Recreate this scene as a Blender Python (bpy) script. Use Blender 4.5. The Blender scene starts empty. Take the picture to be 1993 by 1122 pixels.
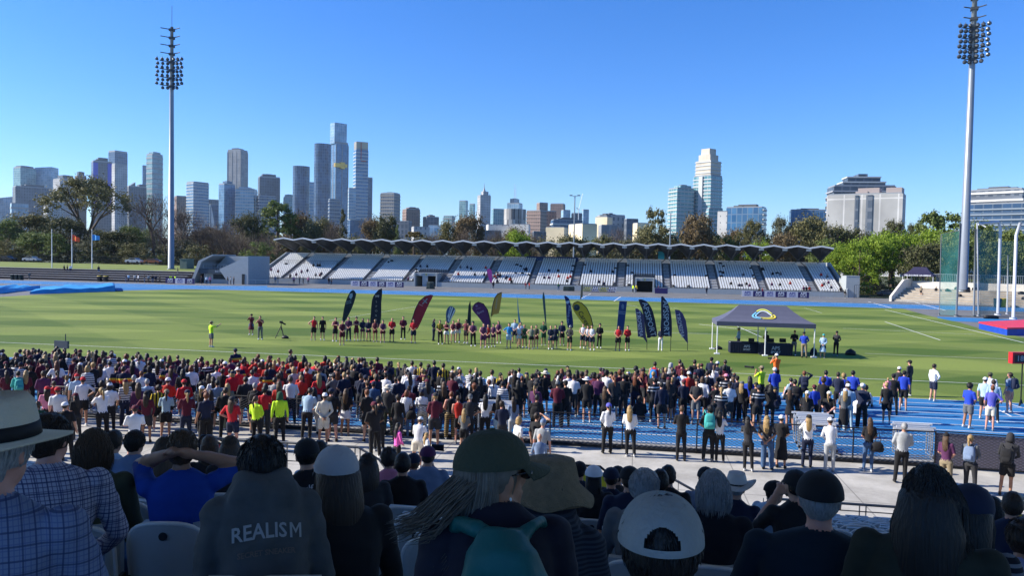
import bpy, bmesh, math, random
import numpy as np
from mathutils import Vector, Matrix, Euler
from mathutils.bvhtree import BVHTree
R = math.radians
scene = bpy.context.scene
WORK = scene.collection                      # short-lived helpers are evaluated here
COL = bpy.data.collections.new('place')       # linked to the scene once everything stands
rnd = random.Random(7)

# ---------------------------------------------------------------- camera, world, sun, exposure
F_PX, CX, CY = 1477.0, 996.5, 561.0          # focal length and centre in photograph pixels
YAW, PITCH, ROLL = R(9.3), math.atan(54/1477.0), R(1.13)
CAM = Vector((0, 0, 6.2))
_f = Vector((-math.sin(YAW)*math.cos(PITCH), math.cos(YAW)*math.cos(PITCH), -math.sin(PITCH)))
_r0 = Vector((math.cos(YAW), math.sin(YAW), 0)); _u0 = _r0.cross(_f)
_R = _r0*math.cos(ROLL) + _u0*math.sin(ROLL)
_U = -_r0*math.sin(ROLL) + _u0*math.cos(ROLL)
cd = bpy.data.cameras.new("camera"); cam = bpy.data.objects.new("camera", cd); COL.objects.link(cam)
cd.sensor_width = 36; cd.lens = F_PX/1993*36; cd.clip_start = 0.1; cd.clip_end = 9000
mw = Matrix.Identity(4)
for i in range(3):
    mw[i][0], mw[i][1], mw[i][2], mw[i][3] = _R[i], _U[i], -_f[i], CAM[i]
cam.matrix_world = mw
scene.camera = cam
SUN_EL, SUN_AZ = R(32), R(263.5)                # sun low on the left, along the stand
world = bpy.data.worlds.new("World"); scene.world = world; world.use_nodes = True
wn = world.node_tree; bg = wn.nodes['Background']
sky = wn.nodes.new('ShaderNodeTexSky'); sky.sky_type = 'NISHITA'; sky.sun_disc = False
sky.sun_elevation = SUN_EL; sky.sun_rotation = SUN_AZ; sky.altitude = 0; sky.air_density = 1.0; sky.dust_density = 0.15; sky.ozone_density = 3.0
hs = wn.nodes.new('ShaderNodeHueSaturation'); hs.inputs['Saturation'].default_value = 1.30; hs.inputs['Value'].default_value = 1.2
wn.links.new(sky.outputs[0], hs.inputs['Color']); tint = wn.nodes.new('ShaderNodeMix'); tint.data_type = 'RGBA'; tint.blend_type = 'MULTIPLY'; tint.inputs[0].default_value = 1; tint.inputs[7].default_value = (.56, .70, 1.0, 1)
wn.links.new(hs.outputs[0], tint.inputs[6]); wn.links.new(tint.outputs[2], bg.inputs[0]); bg.inputs[1].default_value = 0.098
sl = bpy.data.lights.new("sun", 'SUN'); sl.energy = 5.0; sl.angle = R(0.5); sl.color = (1.0, 0.94, 0.84)
so = bpy.data.objects.new("sun", sl); COL.objects.link(so)
SUN_DIR = Vector((math.sin(SUN_AZ)*math.cos(SUN_EL), math.cos(SUN_AZ)*math.cos(SUN_EL), math.sin(SUN_EL)))
so.rotation_euler = SUN_DIR.to_track_quat('Z', 'Y').to_euler(); so.location = SUN_DIR*200
scene.view_settings.view_transform = 'Standard'; scene.view_settings.look = 'None'
scene.view_settings.exposure = 0.85; scene.view_settings.gamma = 1
scene.cycles.max_bounces = 5; scene.cycles.diffuse_bounces = 3; scene.cycles.glossy_bounces = 2
scene.cycles.transparent_max_bounces = 8; scene.cycles.use_denoising = True

# ---------------------------------------------------------------- where a pixel of the photograph lies in the place
def ray(px, py):
    return _f + _R*((px-CX)/F_PX) - _U*((py-CY)/F_PX)
def hz(px):                                     # horizon row at a column
    return 507.0 + (px-CX)*math.tan(ROLL)
def ground(px, py, z=0.0):
    d = ray(px, py); return CAM + d*((z-CAM.z)/d.z)
def on_y(px, py, y):
    d = ray(px, py); return CAM + d*(y/d.y)
def at(px, py, depth):
    return CAM + ray(px, py)*depth
def topix(p):
    v = Vector(p)-CAM; d = v.dot(_f)
    return (CX+F_PX*v.dot(_R)/d, CY-F_PX*v.dot(_U)/d, d)

# ---------------------------------------------------------------- materials
def srgb(*c):
    if len(c) == 1: c = c[0]
    o = []
    for v in c:
        v = v/255.0; o.append(v/12.92 if v <= 0.04045 else ((v+0.055)/1.055)**2.4)
    return (o[0], o[1], o[2], 1)
_mats = {}
def mat(name, col, rough=0.8, metal=0.0, noise=0.0, nscale=8.0, bump=0.0, bscale=40.0, spec=0.3, coat=0.0, sheen=0.0, trans=0.0, alpha=1.0):
    if name in _mats: return _mats[name]
    m = bpy.data.materials.new(name); m.use_nodes = True; nt = m.node_tree; b = nt.nodes['Principled BSDF']
    c = tuple(col) if len(col) == 4 else tuple(col)+(1,)
    b.inputs['Base Color'].default_value = c; b.inputs['Roughness'].default_value = rough; b.inputs['Metallic'].default_value = metal
    b.inputs['Specular IOR Level'].default_value = spec; b.inputs['Coat Weight'].default_value = coat; b.inputs['Sheen Weight'].default_value = sheen
    b.inputs['Alpha'].default_value = alpha
    if noise or bump:
        tc = nt.nodes.new('ShaderNodeTexCoord')
    if noise:
        n = nt.nodes.new('ShaderNodeTexNoise'); n.inputs['Scale'].default_value = nscale; n.inputs['Detail'].default_value = 5
        r = nt.nodes.new('ShaderNodeMapRange'); r.inputs['From Min'].default_value = .3; r.inputs['From Max'].default_value = .7
        r.inputs['To Min'].default_value = 1-noise; r.inputs['To Max'].default_value = 1+noise
        mx = nt.nodes.new('ShaderNodeMix'); mx.data_type = 'RGBA'; mx.blend_type = 'MULTIPLY'; mx.inputs[0].default_value = 1; mx.inputs[6].default_value = c
        nt.links.new(tc.outputs['Object'], n.inputs['Vector']); nt.links.new(n.outputs[0], r.inputs[0]); nt.links.new(r.outputs[0], mx.inputs[7]); nt.links.new(mx.outputs[2], b.inputs['Base Color'])
    if bump:
        n2 = nt.nodes.new('ShaderNodeTexNoise'); n2.inputs['Scale'].default_value = bscale; n2.inputs['Detail'].default_value = 4
        bp = nt.nodes.new('ShaderNodeBump'); bp.inputs['Strength'].default_value = bump; bp.inputs['Distance'].default_value = .02
        nt.links.new(tc.outputs['Object'], n2.inputs['Vector']); nt.links.new(n2.outputs[0], bp.inputs['Height']); nt.links.new(bp.outputs[0], b.inputs['Normal'])
    _mats[name] = m
    return m
class NT:
    """tiny helper for node graphs"""
    def __init__(s, name, rough=.9):
        s.m = bpy.data.materials.new(name); s.m.use_nodes = True; s.t = s.m.node_tree; s.b = s.t.nodes['Principled BSDF']
        s.b.inputs['Roughness'].default_value = rough; s.b.inputs['Specular IOR Level'].default_value = .25
    def n(s, typ, **kw):
        x = s.t.nodes.new('ShaderNode'+typ)
        for k, v in kw.items():
            if k.startswith('i_'): x.inputs[k[2:].replace('_', ' ')].default_value = v
            else: setattr(x, k, v)
        return x
    def l(s, a, b): s.t.links.new(a, b)
    def math(s, op, a, b=None):
        x = s.n('Math', operation=op)
        for i, v in enumerate((a, b)):
            if v is None: continue
            if isinstance(v, (int, float)): x.inputs[i].default_value = v
            else: s.l(v, x.inputs[i])
        return x.outputs[0]
    def mix(s, fac, a, b, blend='MIX'):
        x = s.n('Mix', data_type='RGBA', blend_type=blend)
        for i, v in ((0, fac), (6, a), (7, b)):
            if isinstance(v, (int, float)): x.inputs[i].default_value = v
            elif isinstance(v, (tuple, list)): x.inputs[i].default_value = tuple(v) if len(v) == 4 else tuple(v)+(1,)
            else: s.l(v, x.inputs[i])
        return x.outputs[2]

# ---------------------------------------------------------------- mesh helpers
class MB:
    def __init__(s): s.v = []; s.f = []; s.mi = []; s.uv = None
    def add(s, vs, fs, mi=0):
        o = len(s.v); s.v += [tuple(v) for v in vs]; s.f += [tuple(i+o for i in f) for f in fs]; s.mi += [mi]*len(fs); return s
    def box(s, c, d, rz=0.0, mi=0, M=None):
        hx, hy, hz_ = d[0]/2, d[1]/2, d[2]/2; vs = []
        ca, sa = math.cos(rz), math.sin(rz)
        for z in (-hz_, hz_):
            for x, y in ((-hx, -hy), (hx, -hy), (hx, hy), (-hx, hy)):
                p = Vector((c[0]+x*ca-y*sa, c[1]+x*sa+y*ca, c[2]+z))
                vs.append(M @ p if M else p)
        return s.add(vs, [(3, 2, 1, 0), (4, 5, 6, 7), (0, 1, 5, 4), (1, 2, 6, 5), (2, 3, 7, 6), (3, 0, 4, 7)], mi)
    def b2(s, lo, hi, mi=0):
        return s.box([(a+b)/2 for a, b in zip(lo, hi)], [abs(b-a) for a, b in zip(lo, hi)], 0, mi)
    def tube(s, pts, rad, n=8, mi=0, cap=True):
        pts = [Vector(p) for p in pts]; k = len(pts)
        if not hasattr(rad, '__len__'): rad = [rad]*k
        vs = []; fs = []; up = None
        for i, p in enumerate(pts):
            t = (pts[min(i+1, k-1)]-pts[max(i-1, 0)]).normalized()
            if up is None:
                up = Vector((0, 0, 1)) if abs(t.z) < .9 else Vector((0, 1, 0))
            a = t.cross(up).normalized(); b = a.cross(t).normalized(); up = b
            for j in range(n):
                w = 2*math.pi*j/n; vs.append(p + a*math.cos(w)*rad[i] + b*math.sin(w)*rad[i])
        for i in range(k-1):
            for j in range(n):
                fs.append((i*n+j, i*n+(j+1) % n, (i+1)*n+(j+1) % n, (i+1)*n+j))
        if cap: fs.append(tuple(range(n))); fs.append(tuple(reversed(range((k-1)*n, k*n))))
        return s.add(vs, fs, mi)
    def loft(s, rings, n=12, mi=0, M=None, power=2.0):
        """rings: (cx, cy, cz, rx, ry) stacked; closed ends"""
        vs = []; fs = []; k = len(rings)
        for (x, y, z, rx, ry) in rings:
            for j in range(n):
                w = 2*math.pi*j/n; c, q = math.cos(w), math.sin(w)
                if power != 2: c = math.copysign(abs(c)**(2/power), c); q = math.copysign(abs(q)**(2/power), q)
                p = Vector((x+rx*c, y+ry*q, z)); vs.append(M @ p if M else p)
        for i in range(k-1):
            for j in range(n): fs.append((i*n+j, i*n+(j+1) % n, (i+1)*n+(j+1) % n, (i+1)*n+j))
        fs.append(tuple(reversed(range(n)))); fs.append(tuple(range((k-1)*n, k*n)))
        return s.add(vs, fs, mi)
    def ell(s, c, r, nu=12, nv=8, mi=0, M=None):
        vs = []; fs = []
        for i in range(1, nv):
            ph = math.pi*i/nv
            for j in range(nu):
                th = 2*math.pi*j/nu
                vs.append(Vector((c[0]+r[0]*math.sin(ph)*math.cos(th), c[1]+r[1]*math.sin(ph)*math.sin(th), c[2]+r[2]*math.cos(ph))))
        vs += [Vector((c[0], c[1], c[2]+r[2])), Vector((c[0], c[1], c[2]-r[2]))]
        if M: vs = [M @ v for v in vs]
        t = (nv-1)*nu
        for i in range(nv-2):
            for j in range(nu): fs.append((i*nu+j, (i+1)*nu+j, (i+1)*nu+(j+1) % nu, i*nu+(j+1) % nu))
        for j in range(nu):
            fs.append((t, j, (j+1) % nu)); fs.append((t+1, (nv-2)*nu+(j+1) % nu, (nv-2)*nu+j))
        return s.add(vs, fs, mi)
    def prism(s, poly, dvec, mi=0):
        """closed outline extruded by a vector"""
        n = len(poly); d = Vector(dvec); a = [Vector(p) for p in poly]
        return s.add(a+[p+d for p in a], [tuple(reversed(range(n))), tuple(range(n, 2*n))]+[(i, (i+1) % n, n+(i+1) % n, n+i) for i in range(n)], mi)
    def mesh(s, name, smooth=False):
        me = bpy.data.meshes.new(name); me.from_pydata(s.v, [], s.f)
        if any(s.mi): me.polygons.foreach_set('material_index', s.mi)
        if smooth: me.polygons.foreach_set('use_smooth', [True]*len(me.polygons))
        if s.uv:
            uvl = me.uv_layers.new(name='UVMap'); fl = [c for u in s.uv for c in u]; uvl.data.foreach_set('uv', fl)
        me.update(); return me
    def build(s, name, mats=None, parent=None, smooth=False, loc=None):
        me = s.mesh(name, smooth)
        for m in (mats if isinstance(mats, (list, tuple)) else [mats] if mats else []): me.materials.append(m)
        return link(name, me, parent, loc)
def link(name, me, parent=None, loc=None, rz=None, sc=None):
    o = bpy.data.objects.new(name, me); COL.objects.link(o)
    if parent: o.parent = parent
    if loc is not None: o.location = loc
    if rz is not None: o.rotation_euler = (0, 0, rz)
    if sc is not None: o.scale = (sc,)*3 if not hasattr(sc, '__len__') else sc
    return o
def empty(name, loc=(0, 0, 0), rz=0.0):
    o = bpy.data.objects.new(name, None); COL.objects.link(o); o.location = loc; o.rotation_euler = (0, 0, rz); return o
_used = {}
def tag(o, label, cat, group=None):
    o['label'] = label; o['category'] = cat; _used.setdefault(label, []).append(o)
    if group: o['group'] = group
    return o
def struct(o, label=None):
    o['kind'] = 'structure'
    if label: o['label'] = label
    return o
def copy_tree(o, parent=None):
    c = o.copy(); COL.objects.link(c)
    if parent: c.parent = parent
    for ch in list(o.children): copy_tree(ch, c)
    return c
_font = None
def text_mesh(txt, size, depth=0.0, bold=0.0, align='CENTER'):
    cu = bpy.data.curves.new('lettering', 'FONT'); cu.body = txt; cu.size = size; cu.extrude = depth; cu.offset = bold
    cu.align_x = align; cu.align_y = 'CENTER'; cu.resolution_u = 2
    o = bpy.data.objects.new('lettering', cu); WORK.objects.link(o)
    dg = bpy.context.evaluated_depsgraph_get(); me = bpy.data.meshes.new_from_object(o.evaluated_get(dg))
    bpy.data.objects.remove(o); bpy.data.curves.remove(cu)
    return me
def lettering(txt, size, parent, M, m, bold=0.0, name='lettering', mirror=False):
    me = text_mesh(txt, size, 0.002, bold)
    T = M @ Matrix.Diagonal((-1 if mirror else 1, 1, 1, 1)) if mirror else M
    me.transform(T); me.materials.clear(); me.materials.append(m)
    return link(name, me, parent)
# ================================================================ the setting: ground, field, tracks
def grass_mat():
    g = NT('mown_turf', .95); tc = g.n('TexCoord'); sp = g.n('SeparateXYZ'); g.l(tc.outputs['Object'], sp.inputs[0])
    wob = g.n('TexNoise', i_Scale=.06, i_Detail=2.0); g.l(tc.outputs['Object'], wob.inputs['Vector'])
    wv = g.math('MULTIPLY', wob.outputs[0], 1.6)
    def band(expr, period, soft):
        a = g.math('MULTIPLY', g.math('ADD', expr, wv), 2*math.pi/period); b_ = g.math('SINE', a)
        mr = g.n('MapRange'); mr.inputs['From Min'].default_value = -soft; mr.inputs['From Max'].default_value = soft; g.l(b_, mr.inputs[0]); return mr.outputs[0]
    e1 = g.math('ADD', sp.outputs[1], g.math('MULTIPLY', sp.outputs[0], -.02))
    d1 = band(e1, 12.6, .08)
    e2 = g.math('ADD', g.math('MULTIPLY', sp.outputs[1], .80), g.math('MULTIPLY', sp.outputs[0], -.62))
    d2 = band(e2, 13.5, .10)
    e3 = g.math('ADD', g.math('MULTIPLY', sp.outputs[1], .80), g.math('MULTIPLY', sp.outputs[0], .62))
    d3 = band(e3, 17.0, .10)
    s = g.math('ADD', g.math('ADD', g.math('MULTIPLY', d1, .40), g.math('MULTIPLY', d2, .34)), g.math('MULTIPLY', d3, .26))
    n1 = g.n('TexNoise', i_Scale=.22, i_Detail=6.0, i_Roughness=.65); g.l(tc.outputs['Object'], n1.inputs['Vector'])
    n2 = g.n('TexNoise', i_Scale=9.0, i_Detail=4.0, i_Roughness=.7); g.l(tc.outputs['Object'], n2.inputs['Vector'])
    c = g.mix(s, (.056, .108, .008), (.190, .240, .044))
    mr = g.n('MapRange'); mr.inputs['From Min'].default_value = .35; mr.inputs['From Max'].default_value = .75; g.l(n1.outputs[0], mr.inputs[0])
    c = g.mix(g.math('MULTIPLY', mr.outputs[0], .30), c, (.115, .125, .04))
    mr2 = g.n('MapRange'); mr2.inputs['From Min'].default_value = .2; mr2.inputs['From Max'].default_value = .8; mr2.inputs['To Min'].default_value = .72; mr2.inputs['To Max'].default_value = 1.28; g.l(n2.outputs[0], mr2.inputs[0])
    c = g.mix(1.0, c, mr2.outputs[0], 'MULTIPLY'); g.l(c, g.b.inputs['Base Color'])
    bp = g.n('Bump', i_Strength=.5, i_Distance=.03); g.l(n2.outputs[0], bp.inputs['Height']); g.l(bp.outputs[0], g.b.inputs['Normal'])
    return g.m
def rough_ground(name, c1, c2, scale, bumps=.4, detail=6.0, rough=.9):
    g = NT(name, rough); tc = g.n('TexCoord'); n = g.n('TexNoise', i_Scale=scale, i_Detail=detail, i_Roughness=.65); g.l(tc.outputs['Object'], n.inputs['Vector'])
    n2 = g.n('TexNoise', i_Scale=scale*14, i_Detail=3.0); g.l(tc.outputs['Object'], n2.inputs['Vector'])
    mr = g.n('MapRange'); mr.inputs['From Min'].default_value = .35; mr.inputs['From Max'].default_value = .68; g.l(n.outputs[0], mr.inputs[0])
    f = g.math('ADD', g.math('MULTIPLY', mr.outputs[0], .7), g.math('MULTIPLY', n2.outputs[0], .3))
    g.l(g.mix(f, c1, c2), g.b.inputs['Base Color'])
    bp = g.n('Bump', i_Strength=bumps, i_Distance=.02); g.l(n2.outputs[0], bp.inputs['Height']); g.l(bp.outputs[0], g.b.inputs['Normal'])
    return g.m
M_TURF = grass_mat()
M_PARK = rough_ground('park_ground', (.05, .06, .02), (.10, .10, .04), .05)
M_BLUE = rough_ground('blue_track_rubber', (.016, .125, .31), (.040, .195, .43), .22, .3, 7, .75)
M_APRON = rough_ground('grey_apron', (.12, .12, .125), (.18, .18, .18), .3)
def slab_mat():
    g = NT('pale_concrete_slabs', .85); tc = g.n('TexCoord'); sp = g.n('SeparateXYZ'); g.l(tc.outputs['Object'], sp.inputs[0])
    n = g.n('TexNoise', i_Scale=.55, i_Detail=7.0, i_Roughness=.7); g.l(tc.outputs['Object'], n.inputs['Vector']); n2 = g.n('TexNoise', i_Scale=5.0, i_Detail=5.0, i_Roughness=.75); g.l(tc.outputs['Object'], n2.inputs['Vector'])
    mr = g.n('MapRange'); mr.inputs['From Min'].default_value = .38; mr.inputs['From Max'].default_value = .66; g.l(n.outputs[0], mr.inputs[0])
    c = g.mix(mr.outputs[0], (.32, .305, .275), (.50, .48, .44))
    mr2 = g.n('MapRange'); mr2.inputs['From Min'].default_value = .62; mr2.inputs['From Max'].default_value = .72; g.l(n2.outputs[0], mr2.inputs[0]); c = g.mix(g.math('MULTIPLY', mr2.outputs[0], .35), c, (.22, .21, .19))
    for o_, per in ((0, 3.0), (1, 4.2)):
        f = g.math('FRACT', g.math('DIVIDE', sp.outputs[o_], per)); j = g.math('LESS_THAN', f, .012); c = g.mix(g.math('MULTIPLY', j, .6), c, (.12, .115, .11))
    g.l(c, g.b.inputs['Base Color']); return g.m
M_CONC = slab_mat()
M_CONC2 = rough_ground('worn_concrete', (.22, .21, .20), (.33, .32, .30), .9, .25)
M_LINE = mat('white_line_paint', (.78, .78, .76), .7, noise=.08, nscale=3)
M_MOUND = rough_ground('mound_grass', (.13, .17, .030), (.20, .23, .06), .3)
M_DKSTEP = rough_ground('dark_step_timber', (.045, .035, .035), (.085, .065, .06), .9)
M_TANSTEP = rough_ground('tan_step_concrete', (.30, .25, .19), (.46, .39, .30), .7)

def sheet(name, poly, z, m):
    b = MB(); b.add([(p[0], p[1], z) for p in poly], [tuple(range(len(poly)))]); return struct(b.build(name, m))
sheet('ground', [(-5000, -200), (5000, -200), (5000, 6000), (-5000, 6000)], -.02, M_PARK)
sheet('pavement', [(-200, 15), (200, 15), (200, 163), (-200, 163)], 0.0, M_APRON)
sheet('concourse', [(-60, 15.2), (60, 15.2), (60, 25.55), (-60, 25.55)], .006, M_CONC)
sheet('running_track', [(-120, 26.3), (120, 26.3), (120, 38.5), (-120, 38.5)], .004, M_BLUE)
left_edge = [ground(x, y) for x, y in ((520, 567), (365, 564), (224, 567), (78, 574), (0, 578.6), (-150, 592), (-400, 640))]
right_edge = [ground(x, y) for x, y in ((2250, 720), (1993, 658), (1906, 640), (1870, 629), (1826, 619.6), (1799, 613), (1757, 601.5))]
field = [(-130, 38.5), (110, 38.5)] + [(p.x, p.y) for p in right_edge] + [(p.x, p.y) for p in left_edge]
sheet('playing_field', field, .012, M_TURF)
sheet('far_running_track', [(-150, 124.0), (150, 124.0), (150, 137.6), (-150, 137.6)], .004, M_BLUE)
q = [ground(x, y) for x, y in ((1824, 617), (1826, 624), (1906, 628), (2050, 645), (2050, 625))]
sheet('throwing_sector', [(p.x, p.y) for p in q], .008, M_BLUE)
# left bend of the track, outside the turf
q = [ground(x, y) for x, y in ((520, 566), (365, 563), (224, 566), (150, 568), (-20, 567), (-20, 556), (520, 557))]
sheet('track_bend', [(p.x, p.y) for p in q], .008, M_BLUE)
lines = MB()
def strip(p, q_, w=.06, z=.020):
    p = Vector((p[0], p[1])); q2 = Vector((q_[0], q_[1])); d = (q2-p).normalized(); nrm = Vector((-d.y, d.x))*w/2
    a = [p-nrm, q2-nrm, q2+nrm, p+nrm]; lines.add([(v.x, v.y, z) for v in a], [(0, 1, 2, 3)])
for i in range(11): strip((-120, 26.4+i*1.2), (120, 26.4+i*1.2), .06)
for i in (0, 3, 6, 9, 11): strip((-150, 124.1+i*1.22), (150, 124.1+i*1.22), .11)
strip((-70, 44.5), (95, 44.5), .07)
def pxl(x0, y0, x1, y1, w=.12): strip(ground(x0, y0), ground(x1, y1), w)
pxl(1722, 603.5, 1993, 668, .11); pxl(1722, 627, 1830, 663, .09); pxl(1683, 689, 1960, 700, .05); pxl(1430, 634, 1482, 657, .07)
pxl(1360, 632, 1480, 646, .12); pxl(1000, 642, 1400, 651, .08); pxl(640, 625, 830, 594, .05); pxl(1215, 594, 1240, 597, .12); pxl(1290, 599, 1320, 601, .1)
pxl(1565, 600, 1600, 610, .07); pxl(1640, 640, 1900, 652, .08)
pxl(1958, 786, 1993, 796, .08); pxl(1955, 801, 1993, 812, .07); pxl(1945, 800, 1968, 812, .07)
pxl(1780, 589, 1840, 605, .2); pxl(1690, 588, 1735, 600, .2); pxl(1130, 582, 1150, 572, .12); pxl(1195, 587, 1208, 578, .14)
struct(lines.build('line_marking', M_LINE))
# kerb between the near track and the concourse
k = MB(); k.b2((-60, 25.57, 0), (60, 25.75, .10)); struct(k.build('kerb', M_CONC2))
k = MB(); k.b2((-70, 139.2, 0), (72, 139.5, .12)); struct(k.build('far_kerb', M_CONC))

# ---------------------------------------------------------------- terraces left and right
M_WALLW = mat('pale_rendered_wall', (.62, .58, .50), .85, noise=.08, nscale=1.5)
M_GREYW = mat('grey_panel_wall', (.33, .36, .37), .7, noise=.05, nscale=2)
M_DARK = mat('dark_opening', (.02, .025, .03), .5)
M_STEEL = mat('galvanised_steel', (.42, .45, .48), .45, .6, noise=.06, nscale=3)
M_POLE = mat('pole_grey_paint', (.25, .28, .31), .4, .35, noise=.05, nscale=.5)
M_BLACK = mat('black_metal', (.02, .02, .022), .45, .3)
M_DKGREY = mat('dark_grey_metal', (.07, .075, .08), .5, .3)
M_WHITE = mat('white_paint', (.75, .75, .74), .5, noise=.04, nscale=5)
xl = on_y(-120, 540, 146).x; xr = on_y(352, 540, 146).x
st = MB()
for i in range(5):
    y0 = 145+i*1.25; st.b2((xl-30, y0, -.1), (xr+i*.2, 152, .10+.45*(i+1)-.06)); st.b2((xl-30, y0-.05, .04+.45*(i+1)), (xr+i*.2, y0+.5, .10+.45*(i+1)+.02), 1)
tag(st.build('terrace', [M_DKSTEP, mat('pale_step_nosing', (.50, .47, .44), .8)]), 'long dark stepped terrace with pale nosings below the grass mound', 'terrace')
mg = MB(); xm = on_y(400, 527, 152).x
mg.add([(xl-60, 151.9, 2.36), (xm, 151.9, 2.36), (xm, 172, 3.3), (xl-60, 172, 3.3), (xm+3, 151.9, -.1), (xm+3, 172, -.1)], [(0, 1, 2, 3), (1, 4, 5, 2)])
struct(mg.build('grass_mound', M_MOUND))
# dark boundary fence behind the mound
def rail_fence(name, pts, h, z0, step, m, label, bars=.0, thick=.03, rails=(.05, 1.0)):
    t = empty(name, (pts[0][0], pts[0][1], z0)); tag(t, label, 'fence')
    o = Vector(t.location)
    for i in range(len(pts)-1):
        a, b_ = Vector((pts[i][0], pts[i][1], z0)), Vector((pts[i+1][0], pts[i+1][1], z0)); L = (b_-a).length; n = max(1, round(L/step)); d = (b_-a)/n; ang = math.atan2(d.y, d.x)
        pm = MB(); w = d.length
        for rz in rails: pm.box((w/2, 0, h*rz-.02), (w, thick, .05))
        if bars:
            kx = bars
            while kx < w: pm.box((kx, 0, h/2), (.03, .02, h)); kx += bars
        pme = pm.mesh('rail_panel'); pme.materials.append(m)
        qm = MB(); qm.box((0, 0, h/2), (.07, .07, h)); qme = qm.mesh('post'); qme.materials.append(m)
        for j in range(n):
            link('rail_panel', pme, t, a-o+d*j, ang); link('post', qme, t, a-o+d*j, ang)
    return t
rail_fence('boundary_fence', [(-190, 171), (-66, 171)], 2.0, 3.2, 4.1, M_BLACK, 'dark picket boundary fence behind the grass mound, left of the kiosk', bars=.35)
# right terrace
A = ground(1737, 587); B = ground(1993, 600); dv = (B-A).normalized(); nv = Vector((-dv.y, dv.x, 0)); Ln = 70
def fr(u, v, z): return A + dv*u + nv*v + Vector((0, 0, z))
t = empty('terrace', A, math.atan2(dv.y, dv.x)); tag(t, 'sunlit tan stepped terrace with pale flank wall, right of the far stand', 'terrace')
st = MB()
for i in range(6): st.b2((0, .2+i*1.25, -.1), (Ln, 9, .05+.40*(i+1))); st.b2((0, .16+i*1.25, .02+.40*(i+1)-.06), (Ln, .2+i*1.25+.3, .053+.40*(i+1)), 1)
st.b2((0, 0, -.1), (Ln, .19, .25), 1)
st.build('steps', [M_TANSTEP, M_CONC], t)
w = MB(); w.prism([(-.45, -.4, 0), (-.45, 9.5, 0), (-.45, 9.5, 4.2), (-.45, 5.5, 4.0), (-.45, -.4, .9)], (.42, 0, 0)); w.build('flank_wall', M_WALLW, t)
bx = MB(); bx.b2((.01, 9.05, 2.0), (Ln, 9.35, 3.7)); bw = bx.build('back_wall', M_WALLW, t)
rail_fence('boundary_fence', [tuple(fr(-.3, 9.7, 0))[:2], tuple(fr(Ln, 9.7, 0))[:2]], 1.5, 3.7, 4.0, M_STEEL, 'pale picket fence along the wall above the tan terrace', bars=.3)
TER = (A, dv, nv)

# ---------------------------------------------------------------- far grandstand
YF, YT, NR = 162.5, 177.5, 18
def zrow(i): return .85 + i*(5.55/NR)
def yrow(i): return YF + i*((YT-YF)/NR)
SECT = [(505, 547), (556, 627), (637, 706), (718, 783), (790, 858), (871, 940), (954, 1027), (1038, 1111), (1126, 1199), (1215, 1292), (1306, 1384), (1400, 1480), (1495, 1580), (1594, 1641)]
SX = [(on_y(a, hz(a)+52, YF).x, on_y(b_, hz(b_)+52, YF).x) for a, b_ in SECT]
XL, XR = SX[0][0]-.6, SX[-1][1]+.6
VOM = [(on_y(806, 555, YF).x, on_y(851, 555, YF).x), (on_y(1236, 565, YF).x, on_y(1273, 565, YF).x)]
gs = empty('grandstand', ((XL+XR)/2, YF, 0)); tag(gs, 'long far grandstand with zigzag folded roof over rows of white seats', 'grandstand')
G0 = Vector(gs.location)
M_GST = rough_ground('stand_concrete', (.10, .10, .11), (.17, .17, .18), .5, .2)
M_ROOFU = mat('roof_underside', (.075, .080, .085), .75, noise=.15, nscale=.6)
M_FASC = mat('roof_fascia_white', (.66, .66, .63), .5)
def gb(): return MB()
def gadd(mb, name, m, par=gs, smooth=False):
    mb.v = [(v[0]-G0.x, v[1]-G0.y, v[2]-G0.z) for v in mb.v]; return mb.build(name, m, par, smooth)
b = gb()
def nonvom(y):
    if y > YF+5.0: return [(XL, XR)]
    return [(XL, VOM[0][0]), (VOM[0][1], VOM[1][0]), (VOM[1][1], XR)]
for i in range(NR):
    for x0, x1 in nonvom(yrow(i)): b.b2((x0, yrow(i), -.1), (x1, yrow(i+1)+.01, zrow(i)))
b.b2((XL, YT, -.1), (XR, YT+2.6, zrow(NR-1)+.05))
gadd(b, 'tiers', M_GST)
b = gb()                                       # front wall coping and vomitory walls
for x0, x1 in nonvom(YF): b.b2((x0, YF-.18, 0), (x1, YF-.003, 1.05))
gadd(b, 'front_wall', M_GREYW)
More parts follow.
